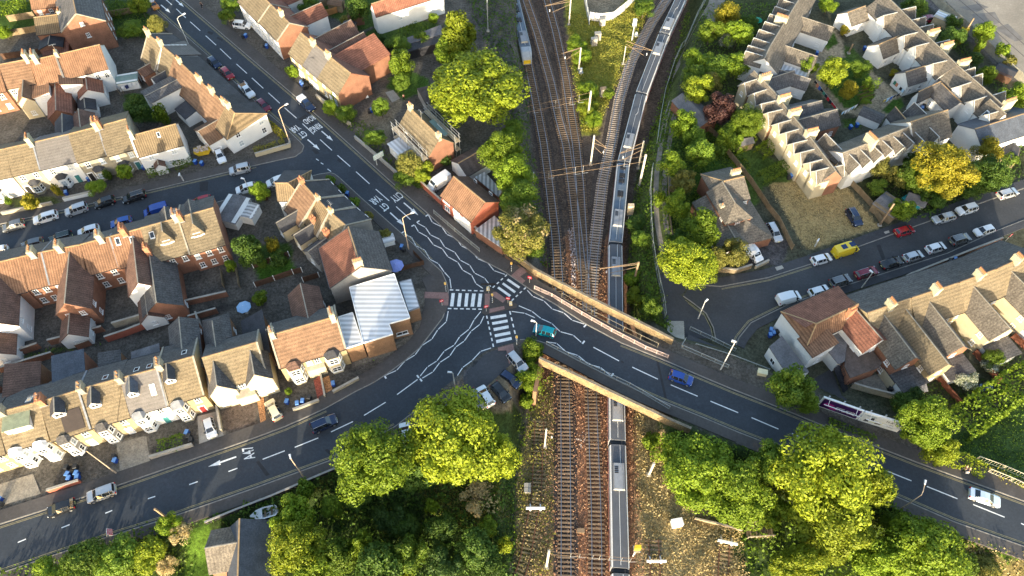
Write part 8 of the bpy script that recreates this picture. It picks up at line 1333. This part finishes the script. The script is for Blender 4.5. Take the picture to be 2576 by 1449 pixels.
T(1828,36,30, 'golden olive tree near the green parasol', 'gold', hz=3); T(1788,78,30, 'lime tree at the top garden by the white flowers', 'lime', hz=2.8); T(1858,85,36, 'bright lime tree below the green parasol', 'lime', ry=36, hz=3); T(1830,100,22, 'white blossomed bush in the top garden', 'white', hz=1.6); T(1885,55,24, 'dark garden bush beside the cottage gables', 'dark', hz=1.8); T(1760,150,36, 'bright end of the tall hedge ring', 'lime', hz=2.4); T(1805,170,38, 'shaded middle of the tall hedge ring', 'mid', hz=2.4); T(1858,162,36, 'yellow lit tree at the cottage end of the hedge ring', 'lime', hz=2.6); T(1745,190,30, 'left corner tree of the hedge ring', 'mid', hz=2.4); T(1757,222,38, 'yellow topped round tree of the hedge ring', 'yellow', hz=3); T(1790,205,26, 'olive tree inside the hedge ring', 'olive', hz=2.2); T(1808,272,40, 'purple leaved tree beside the brick row', 'purple', hz=3.4); T(1880,305,42, 'bright lime tree in front of the brick row', 'lime', hz=3.2); T(1838,342,32, 'mid green tree below the bright lime one', 'lime', hz=2.6); T(1780,285,18, 'bush at the foot of the purple tree', 'mid', hz=1.4)
T(2100,180,38, 'yellow leaved tree on the courtyard lawn', 'yellow', ry=44, hz=3.4); T(2135,225,22, 'yellow small tree behind the courtyard bench', 'gold', hz=2.2); T(2165,170,26, 'dense green shrub in the courtyard', 'mid', hz=2); T(2190,215,24, 'thin green tree by the pergola', 'lime', hz=2.2, kind='sparse'); T(2035,165,24, 'yellow green tree by the white conservatory', 'lime', hz=2.2); T(2290,290,14, 'round bush by the slate shed in the courtyard', 'mid', hz=1.4); T(2180,245,20, 'low shrub under the pergola', 'mid', hz=1.0); T(2125,75,14, 'yellow shrub by the bins of the upper wing', 'gold', hz=1.4); T(2250,185,12, 'yellow shrub at the yard corner', 'gold', hz=1)
T(2475,80,24, 'sunlit lime tree over the yard fence, upper one', 'lime', ry=26, hz=2.6); T(2522,128,18, 'sunlit lime tree over the yard fence, lower one', 'lime', hz=2.2); T(2540,155,16, 'dull green bush on the yard fence', 'olive', hz=1.6); T(2418,90,12, 'narrow golden cypress behind the cottages', 'gold', ry=22, hz=2.4); T(2463,120,10, 'narrow sunlit column bush by the yard fence', 'lime', ry=26, hz=2.6); T(2395,95,30, 'dark tree behind the right cottage row', 'dark', hz=2.6); T(2480,190,22, 'dark green conifer by the right cottage gables', 'lime', hz=2.4); T(2550,240,36, 'green tree at the right edge behind the cottages', 'lime', hz=3); T(2300,20,30, 'dark tree at the top of the cottage back gardens', 'dark', hz=2.6); T(2400,55,20, 'bush behind the pale green shed', 'dark', hz=1.6); T(2450,150,22, 'grey green shrub behind the cottages', 'deep', hz=1.8); T(2085,10,26, 'bright bush between the top cottages', 'lime', hz=1.6); T(2530,300,26, 'lime shrub by the blue slate cottage end', 'lime', hz=1.6)
T(350,10,26, 'bright clipped round bush at the top beside the orange car', 'lime', hz=2.4); T(395,60,22, 'yellow green round tree by the lamp at the top', 'olive', hz=2.2); T(312,80,18, 'round bush in the top terrace garden', 'mid', hz=1.4); T(335,70,26, 'green shrub between the top bushes', 'mid', hz=1.4); T(343,272,32, 'dark round tree in the shaded garden by the white wing', 'dark', hz=2.8); T(405,288,18, 'slim tree with a yellow top in the shaded garden', 'lime', ry=30, hz=2.6); T(200,315,14, 'bush in the dark brick yards', 'mid', hz=1.2); T(10,80,18, 'bush at the left edge of the top gardens', 'lime', hz=1.4)
T(580,10,24, 'green garden bush at the top of the ring road', 'mid', hz=2); T(570,40,20, 'dark bush by the four by four drive', 'mid', hz=1.6); T(775,12,28, 'dark fir behind the top white house', 'dark', hz=2.4); T(900,20,30, 'feathery dark tree behind the brick shed', 'dark', hz=3); T(735,180,16, 'bright clipped bush at the white porch', 'lime', ry=22, hz=1.8); T(870,50,14, 'yellowish small bush by the shed', 'olive', hz=1.2); T(870,285,26, 'green scrub on the ring road bank', 'mid', hz=1.6); T(830,270,20, 'tangled roadside scrub under the telegraph stump', 'lime', hz=1.4); T(842,245,7, 'ivy covered yellow stump by the brick gable', 'lime', ry=20, hz=2); T(957,268,22, 'round bush in the sandy yard', 'mid', hz=2); T(1060,95,20, 'grey green shrub beside the white walled cottage', 'mid', hz=1.4); T(1000,110,30, 'bramble thicket behind the black garages', 'mid', hz=1.6); T(955,100,18, 'leafy thicket under the white walled cottage', 'deep', hz=1.2); T(1090,45,14, 'lime shrub at the end of the white wall', 'lime', hz=1.4)
T(945,345,34, 'clipped green hedge bush below the sandy yard', 'mid', ry=22, hz=1.6); T(1030,415,34, 'tan flowering shrub beside the scaffolded house', 'olive', hz=2.4); T(1065,430,26, 'yellow green shrub above the white van', 'yellow', hz=2.0); T(1015,450,26, 'lower shrub on the bank by the direction sign', 'mid', hz=1.6); T(1120,405,16, 'fern like bush by the garage', 'dark', hz=1.2)
T(622,630,36, 'dense dark tree beside the brick slate wing', 'dark', hz=3.6); T(580,670,14, 'yellow green bush at the foot of the dark tree', 'lime', hz=1.6); T(687,618,18, 'golden conifer in the back garden', 'gold', ry=26, hz=2); T(655,750,20, 'palm with spiky fronds in the alley garden', 'lime', hz=1.6); T(652,480,24, 'lime bush at the white car on the side street', 'lime', hz=2); T(670,490,14, 'purple shrub beside the lime bush', 'purple', hz=1.4); T(970,590,16, 'olive bush in the corner yard', 'olive', hz=1.4); T(830,455,14, 'flowering hedge bush at the corner', 'mid', hz=1.2); T(858,477,14, 'hedge bush along the black fronted row, upper', 'mid', hz=1.2); T(890,510,16, 'hedge bush along the black fronted row, middle', 'mid', hz=1.4); T(925,545,14, 'hedge bush along the black fronted row, lower', 'olive', hz=1.2); T(700,650,22, 'climber bush on the back wing', 'dark', hz=1.4); T(660,660,14, 'shrub beside the golden conifer', 'mid', hz=1.2)
T(75,508,20, 'yellow rounded bush in the left front garden', 'gold', hz=1.6); T(240,470,24, 'low green bush by the front wall of the stone row', 'lime', hz=1.2); T(313,432,20, 'bright green tree at the bay of the stone row', 'lime', hz=2); T(270,440,10, 'narrow bush by the stone bay', 'mid', hz=1.4); T(142,480,10, 'narrow yellow hedge tree between front gardens', 'gold', ry=24, hz=1.8); T(20,505,10, 'small bush at the left bay', 'mid', hz=1)
T(425,1320,30, 'flowering roadside shrub under the telegraph pole', 'lime', hz=2); T(455,1345,34, 'pampas grass clump with tan plumes', 'dry', hz=1.6, kind='sparse'); T(420,1425,28, 'tall pampas plumes in the sun at the bottom edge', 'dry', hz=2.0, kind='sparse'); T(370,1395,46, 'yellow lit bank shrub beside the pampas', 'yellow', hz=2); T(290,1395,54, 'green bank thicket below the lower road', 'mid', hz=2.2); T(210,1415,56, 'dull green bank thicket near the bottom left', 'mid', hz=2); T(130,1440,46, 'bright bank shrub at the bottom left', 'lime', hz=1.8); T(335,1440,40, 'green thicket at the bottom edge below the bank', 'lime', hz=2); T(725,985,10, 'small palm in the gravel front garden', 'lime', hz=1); T(1480,225,26, 'green bush on the left side of the grass wedge', 'lime', hz=1.8); T(1452,110,26, 'leafy bush under the top mast', 'lime', hz=1.8); T(1465,140,24, 'lime bush beneath the red armed mast', 'lime', hz=1.6); T(1480,270,28, 'sunlit bush beside the tall cream mast', 'yellow', hz=1.8); T(1495,300,22, 'bushy tip of the grass wedge', 'lime', hz=1.6); T(1530,235,16, 'lime sapling by the rusty cabinet', 'lime', hz=1.4); T(1620,18,30, 'leafy scrub beyond the white palisade', 'mid', hz=1.8); T(1640,772,28, 'dark green bush at the end of the mesh fence', 'mid', hz=2.2); T(1590,700,22, 'lime scrub beside the brown mast', 'lime', hz=1.6); T(1600,745,24, 'yellow scrub by the bridge end', 'yellow', hz=1.6); T(1600,560,26, 'dark trackside bush near the fence bend', 'dark', hz=1.4); T(1612,600,24, 'dark trackside bush above the fence bend', 'mid', hz=1.4)
# ================================================================ HEDGES, GROUND COVER
hedge(q(375,440, 428,425), 2.0, 1.5, 'mid', 'clipped hedge in front of the white end terrace, left of the porch'); hedge(q(440,425, 485,405), 2.0, 1.7, 'mid', 'clipped hedge in front of the white end terrace, right of the porch'); hedge(q(668,305, 720,352), 1.1, 1.1, 'gold', 'yellow brown hedge beside the white corner house'); hedge(q(640,380, 716,360), 1.0, .8, 'olive', 'low dry hedge along the white corner house front'); hedge(q(402,1128, 462,1112), 2.2, 1.1, 'mid', 'clipped green front garden hedge beside the white car drive'); hedge(q(1905,395, 1965,355), 2.6, 2.0, 'lime', 'thick sunlit hedge between the cottage gardens, upper'); hedge(q(1910,455, 1998,412), 2.4, 1.8, 'mid', 'thick hedge above the dry plot'); hedge(q(1840,385, 1890,355), 2.4, 1.8, 'lime', 'hedge by the grey garden shed'); hedge(q(2328,525, 2380,488), 2.6, 1.6, 'mid', 'dark curved hedge at the right street'); hedge(q(2395,480, 2455,468), 2.4, 1.4, 'mid', 'rounded low hedge in the kerb bay'); hedge(q(2395,1085, 2450,1045, 2510,1000, 2590,950), 5.0, 3.0, 'lime', 'long sunlit hedge bank along the field', dens=14, size=.24); hedge(q(0,30, 75,20), 4, 1.6, 'lime', 'bright hedge at the top left corner'); hedge(q(275,15, 320,40), 4, 1.4, 'mid', 'dark lawn hedge at the top')
hedge(q(2350,1150, 2420,1165, 2470,1190), 2.2, 1.6, 'yellow', 'sunlit verge hedge beside the walking people'); hedge(q(1985,1005, 2050,1025), 1.4, 1.2, 'mid', 'ivy at the foot of the purple billboard'); hedge(q(2085,1060, 2200,1105), .8, .7, 'mid', 'weeds along the base of the white billboard')
scrub('undergrowth', q(1588,560, 1583,700, 1594,800, 1688,862, 1662,760, 1640,620, 1634,480, 1655,350, 1690,200, 1740,20, 1728,20, 1685,170, 1640,310, 1605,430), 'mid', 9, 1.3, .22, 11, -3.5); scrub('undergrowth', q(1590,600, 1600,790, 1640,830, 1650,740, 1630,600), 'dark', 7, 1.6, .24, 12, -3.5)
scrub('grass', q(1422,20, 1440,120, 1442,175, 1458,275, 1466,330, 1500,332, 1522,275, 1558,200, 1594,112, 1622,50, 1640,0, 1600,0, 1550,52, 1480,48), 'grass', 30, .6, .17, 13, ZR); scrub('undergrowth', q(1425,30, 1440,130, 1450,230, 1462,320, 1496,325, 1500,260, 1480,200, 1470,120), 'lime', 6, 1.0, .2, 14, ZR)
scrub('undergrowth', q(480,1330, 700,1260, 860,1190, 1010,1130, 1180,1180, 1290,1150, 1300,1320, 1288,1460, 560,1460, 560,1330), 'dark', 8, 1.5, .25, 15, -2); scrub('undergrowth', q(900,1250, 1290,1180, 1290,1460, 860,1460), 'deep', 5, 1.8, .25, 16, -2.2); scrub('grass', q(1040,1190, 1130,1160, 1250,1220, 1280,1300, 1180,1340, 1070,1280), 'olive', 20, .7, .17, 17, -2.2)
scrub('undergrowth', q(1650,1075, 1760,1125, 1950,1180, 2240,1300, 2400,1370, 2520,1420, 2500,1465, 1900,1465, 1860,1310, 1740,1220), 'mid', 8, 1.6, .25, 18, -4); scrub('grass', q(1600,1000, 1655,1090, 1740,1215, 1860,1320, 1890,1465, 1625,1465, 1600,1150), 'dry', 32, .5, .15, 19, -5); scrub('grass', q(1305,1180, 1345,1010, 1390,940, 1398,1100, 1385,1460, 1292,1460), 'dry', 14, .5, .14, 20, ZR); scrub('grass', q(1305,1180, 1345,1010, 1390,940, 1398,1100, 1385,1460, 1292,1460), 'olive', 10, .7, .16, 60, ZR); scrub('undergrowth', q(1290,1060, 1340,1000, 1350,960, 1390,930, 1360,1020, 1320,1120, 1310,1300, 1290,1400), 'lime', 6, 1.0, .2, 21, -4)
scrub('undergrowth', q(1330,330, 1352,420, 1372,560, 1384,660, 1340,660, 1280,560, 1270,420, 1300,320), 'mid', 8, 1.6, .24, 22, -3); scrub('undergrowth', q(1170,0, 1318,0, 1326,160, 1338,320, 1290,320, 1230,140), 'dark', 6, 1.4, .24, 23, -1.0); scrub('undergrowth', q(1000,50, 1080,70, 1140,60, 1120,120, 1010,130), 'mid', 9, 1.3, .22, 24)
scrub('undergrowth', q(820,262, 880,300, 945,320, 940,350, 985,400, 1080,470, 1060,480, 960,400, 850,300), 'mid', 10, 1.1, .2, 25); scrub('grass', q(2395,1110, 2590,985, 2590,1250, 2490,1190, 2420,1160), 'mid', 9, .4, .15, 26, -1); scrub('grass', q(2400,1350, 2576,1405, 2600,1460, 2380,1460), 'dry', 12, .8, .18, 27, -1)
scrub('undergrowth', q(1660,290, 1730,240, 1850,350, 1890,420, 1850,520, 1760,680, 1690,690, 1665,560), 'mid', 4.5, .9, .22, 28, ZE, 2.6); scrub('undergrowth', q(1660,290, 1730,240, 1850,350, 1890,420, 1850,520, 1760,680, 1690,690, 1665,560), 'lime', 3, .7, .2, 58, ZE, 3.4); scrub('undergrowth', q(1760,10, 1950,10, 1890,220, 1760,250, 1735,150), 'mid', 4, .9, .22, 29, ZE, 2.6); scrub('undergrowth', q(2240,430, 2576,340, 2576,440, 2480,480, 2330,560, 2260,540, 2190,480), 'dark', 5, 1.0, .22, 30, ZE, 2.4); scrub('undergrowth', q(2240,960, 2440,980, 2560,900, 2590,950, 2400,1080, 2280,1060), 'dark', 6, 1.1, .22, 31, ZE)
scrub('undergrowth', k(1600,-20, 1740,60, 1800,220, 2060,320, 2200,620, 2480,780, 2400,860, 2180,640, 1900,360, 1640,90), 'dark', 6, 1.2, .22, 32, ZE); scrub('undergrowth', q(0,1445, 250,1375, 430,1320, 470,1345, 470,1465, 60,1465), 'mid', 10, 1.6, .22, 33, -1); scrub('undergrowth', q(265,90, 400,95, 380,30, 270,20), 'mid', 5, .6, .18, 34); scrub('undergrowth', t(0,0,1240,960, 1620,950, 1730,1100, 1640,1220, 1300,1220), 'dark', 7, .8, .2, 35); scrub('grass', t(3,1,0,420, 330,390, 430,500, 790,440, 1100,840, 900,890, 440,1050, 370,1030, 260,850), 'dry', 22, .16, .1, 36, ZE)
scrub('weeds', t(0,2,-20,735, 500,615, 900,540, 1700,330, 1700,360, 900,575, 400,690, -20,790), 'mid', 6, .4, .15, 37); scrub('weeds', t(1,2,1000,760, 1290,700, 1290,720, 1010,780), 'lime', 4, .3, .12, 38); scrub('undergrowth', q(2420,1165, 2576,1235, 2576,1215, 2460,1160), 'grass', 9, .8, .16, 39)
# ================================================================ WALLS AND FENCES
BW = WALL['brick']
wall_line(t(1,1,1665,425, 1870,615), 1.5, .25, WALL['redpaint'], 'red painted boundary wall in front of the white van'); wall_line(t(1,1,2200,890, 2510,1110), 1.8, .3, BW, 'brick wall from the red building towards the bridge'); wall_line(t(0,1,650,575, 930,510), .9, .35, WALL['white'], 'white front garden wall of the stone row', 'garden_wall'); wall_line(t(0,1,30,715, 540,610), .8, .3, WALL['stone'], 'pale block wall of the left front gardens'); wall_line(t(0,3,500,605, 820,505), 1.0, .3, WALL['redpaint'], 'red brick front wall beside the blue bins at the lower left'); wall_line(t(0,3,1520,270, 1950,140), .9, .3, WALL['grey'], 'pale front wall with green gate by the clipped hedge'); wall_line(t(1,2,380,1240, 640,1140), .7, .3, WALL['stone'], 'low weedy front wall by the three blue bins'); wall_line(t(1,2,780,1060, 1040,920), .8, .3, WALL['stone'], 'low front wall beside the end bay house'); wall_line(t(1,2,655,870, 700,1100), .7, .2, WALL['stone'], 'low wall between the two tiled paths'); wall_line(t(0,2,2195,1200, 2240,1449), 1.0, .25, WALL['stone'], 'stone wall between the drive and the brown forecourt')
wall_line(t(1,0,615,990, 720,1070, 800,1150, 960,1280), 1.1, .3, WALL['stone'], 'old stone wall along the ring road bank'); wall_line(t(1,1,1000,-50, 1200,120, 1440,330), .9, .3, WALL['grey'], 'low mossy wall behind the direction sign'); wall_line(t(0,0,2300,215, 2360,200), 1.0, .3, WALL['cream'], 'short cream wall at the top drive'); wall_line(t(1,1,0,130, 350,30, 345,-20), 1.0, .25, WALL['cream'], 'cream wall around the white corner house garden'); wall_line(t(2,1,1990,1270, 2240,1300, 2400,1250), 1.2, .25, TIMBER, 'curved boarded fence at the dead end corner', 'timber_fence', cat='fence'); wall_line(t(2,1,2440,1255, 2576,1190), .8, .3, WALL['stone'], 'low pale wall at the villa drive mouth')
wall_line(t(3,2,830,1000, 1000,1050, 1265,1115), 1.6, .2, WALL['stone'], 'pale block wall below the paved yard'); wall_line(t(3,1,1200,1449, 1420,1330, 1800,1180, 2050,1080, 2340,970), .9, .25, BW, 'low brick front wall of the right terrace')
wall_line(t(0,2,-10,790, 160,690, 420,600), 1.6, .25, BW, 'brick alley wall behind the white left wing'); wall_line(t(0,2,520,570, 800,500, 1060,430), 1.6, .25, BW, 'brick alley wall below the lit brick gable'); wall_line(t(0,2,1160,400, 1400,330, 1620,260), 1.6, .25, WALL['stone'], 'pale alley wall below the white gable'); wall_line(t(0,2,1700,230, 1900,170, 2300,80), 1.5, .25, BW, 'pink brick alley wall by the slate wing'); wall_line(t(0,2,20,850, 190,800, 560,690), 1.6, .25, BW, 'brick yard wall along the lower side of the alley, left'); wall_line(t(0,2,790,620, 930,570), 1.6, .2, BW, 'short brick yard wall between the slate wings'); wall_line(t(0,2,1090,540, 1300,470, 1480,400, 1620,380), 1.7, .25, WALL['redpaint'], 'red painted yard wall along the alley'); wall_line(t(0,2,1920,330, 2200,250), 1.6, .2, BW, 'brick yard wall by the hipped slate wing'); wall_line(t(0,2,2000,290, 2080,560), 1.8, .2, WALL['grey'], 'grey rendered wall dividing the slate wing yards'); wall_line(t(0,1,1560,1300, 1700,1420, 1720,1540), 1.6, .2, BW, 'red yard wall beside the slate brick wing')
fence(t(1,1,-20,1250, 340,1130), 1.5, TIMBERD, 'dark panel fence along the top of the back lawn', post=2.6, pm=WHITE); fence(t(1,1,0,1440, 380,1310, 470,1290), 1.5, TIMBERD, 'dark panel fence along the lower edge of the back lawn', post=2.6, pm=WHITE); fence(t(1,1,480,1390, 640,1340), 1.5, TIMBERD, 'short dark panel fence beside the gloomy yard', pm=WHITE); fence(t(1,1,1590,1110, 1690,1215, 1370,1300), 1.3, TIMBERD, 'brown fence round the corner yard with the parasol'); fence(t(0,1,2240,1300, 2260,1449), 1.5, TIMBER, 'timber fence beside the dark dense tree'); fence(t(0,1,2380,1230, 2420,1449), 1.5, TIMBER, 'timber fence beside the alley garden')
fence(t(0,0,100,220, 360,180), 1.7, TIMBER, 'weathered panel fence below the left lawn'); fence(t(0,0,70,370, 430,310), 1.6, TIMBER, 'weathered panel fence behind the brick building'); fence(t(0,0,40,600, 460,540), 1.6, TIMBERD, 'dark board fence above the pantiled row'); fence(t(0,0,1130,170, 1460,110), 1.6, TIMBER, 'pale panel fence above the top gardens'); fence(t(1,0,570,105, 760,40), 1.7, TIMBER, 'grey panel fence in the gardens behind the ring road'); fence(t(1,0,690,170, 820,130), 1.7, mat('fence_orange', (.42,.2,.07), .8, .15), 'orange new panel fence in the top garden', post=1.8); fence(t(1,0,1150,560, 1320,505, 1560,440), 1.8, TIMBERD, 'black panel fence in front of the dark garages', pm=STEEL)
fence(t(3,1,-20,640, 100,790, 235,1065), 1.6, TIMBER, 'timber fence between the villa drive and the dry plot'); fence(t(3,1,800,390, 900,490, 1020,620, 1130,810), 1.5, TIMBER, 'post and panel fence at the right side of the dry plot'); fence(t(2,1,2100,30, 2250,210, 2400,400, 2560,640), 1.6, TIMBER, 'long timber fence behind the brick villa'); fence(t(2,1,1575,480, 1580,750, 1620,1035), 1.3, TIMBER, 'sunlit timber fence beside the track path'); fence(t(2,0,1940,1290, 2110,1440), 1.5, TIMBER, 'timber fence below the grey barn')
fence(k(1770,-20, 1900,110, 2060,240, 2220,400, 2400,570, 2590,740), 2.2, mat('fence_grey', (.3,.29,.24), .9, .2, 1, .2, 6), 'long grey panel fence beside the concrete yard', post=2.6); fence(k(580,450, 545,530, 720,600), 1.5, TIMBERD, 'dark fence round the white conservatory')
fence(t(3,2,1290,740, 1480,960), 1.6, mat('fence_brown', (.17,.1,.06), .9, .2), 'brown garden fence beside the black roofed cream room', post=1.9); fence(t(3,2,1720,570, 1960,850, 2050,930), 1.6, mat('fence_red', (.2,.075,.045), .9, .2), 'red brown garden fence beside the blue gazebo', post=1.9); fence(t(3,2,1670,890, 1920,1180), 1.4, mat('fence_red', (.2,.075,.045), .9, .2), 'low red brown fence running down to the hedge', post=1.9); fence(t(3,2,2060,660, 2310,960), 1.6, mat('fence_red', (.2,.075,.045), .9, .2), 'red brown garden fence in front of the cream house', post=1.9); fence(t(3,2,2440,500, 2600,640), 1.6, mat('fence_red', (.2,.075,.045), .9, .2), 'red brown garden fence at the right edge', post=1.9)
railing(t(3,3,2090,275, 2350,370, 2576,470, 2700,520), 1.3, mat('fence_mesh_cream', (.6,.55,.4), .6), 'cream mesh panel fence at the field edge, upper line', 'mesh_fence', bars=.4, post=3); railing(t(3,3,2210,400, 2430,490, 2576,560), 1.2, mat('fence_mesh_cream', (.6,.55,.4), .6), 'cream mesh panel fence beside the pavement, lower line', 'mesh_fence', bars=.4, post=3)
wall_line(q(520,1318, 600,1285, 690,1250, 770,1215, 845,1183), .9, .2, WALL['black'], 'dark low wall along the lower pavement', 'boundary_wall', cap=WALL['grey'])
wall_line(t(2,3,1830,880, 2080,935, 2310,1000), .7, .15, TIMBER, 'pale timber boarding at the top of the dry grass below the right wood', 'retaining_board', cap=mat('board_pale', (.42,.36,.26), .9, .2))
o = thing('steps', 'weathered timber steps with pale rails at the edge of the right wood', 'steps', G(t(2,3,2460,1000))); b = MB()
for i in range(9): b.box(-1.6+i*.42, -1.25+i*.42, -1.0, 1.0, -.3, .1+i*.14)
b.build('tread', TIMBER, o)
for y in (-1.1, 1.1): b = MB(); b.bar((-1.7,y,.9), (2.1,y,2.1), .12); [b.bar((-1.6+q_*1.2,y,0), (-1.6+q_*1.2,y,.95+q_*.38), .08) for q_ in range(4)]; b.build('handrail', mat('board_pale', (.42,.36,.26), .9, .2), o)
# ================================================================ TIDY
for kd, o in PROTO.items():
    st2 = [o]; al = []
    while st2: c = st2.pop(); al.append(c); st2 += list(c.children)
    for c in al: bpy.data.objects.remove(c)
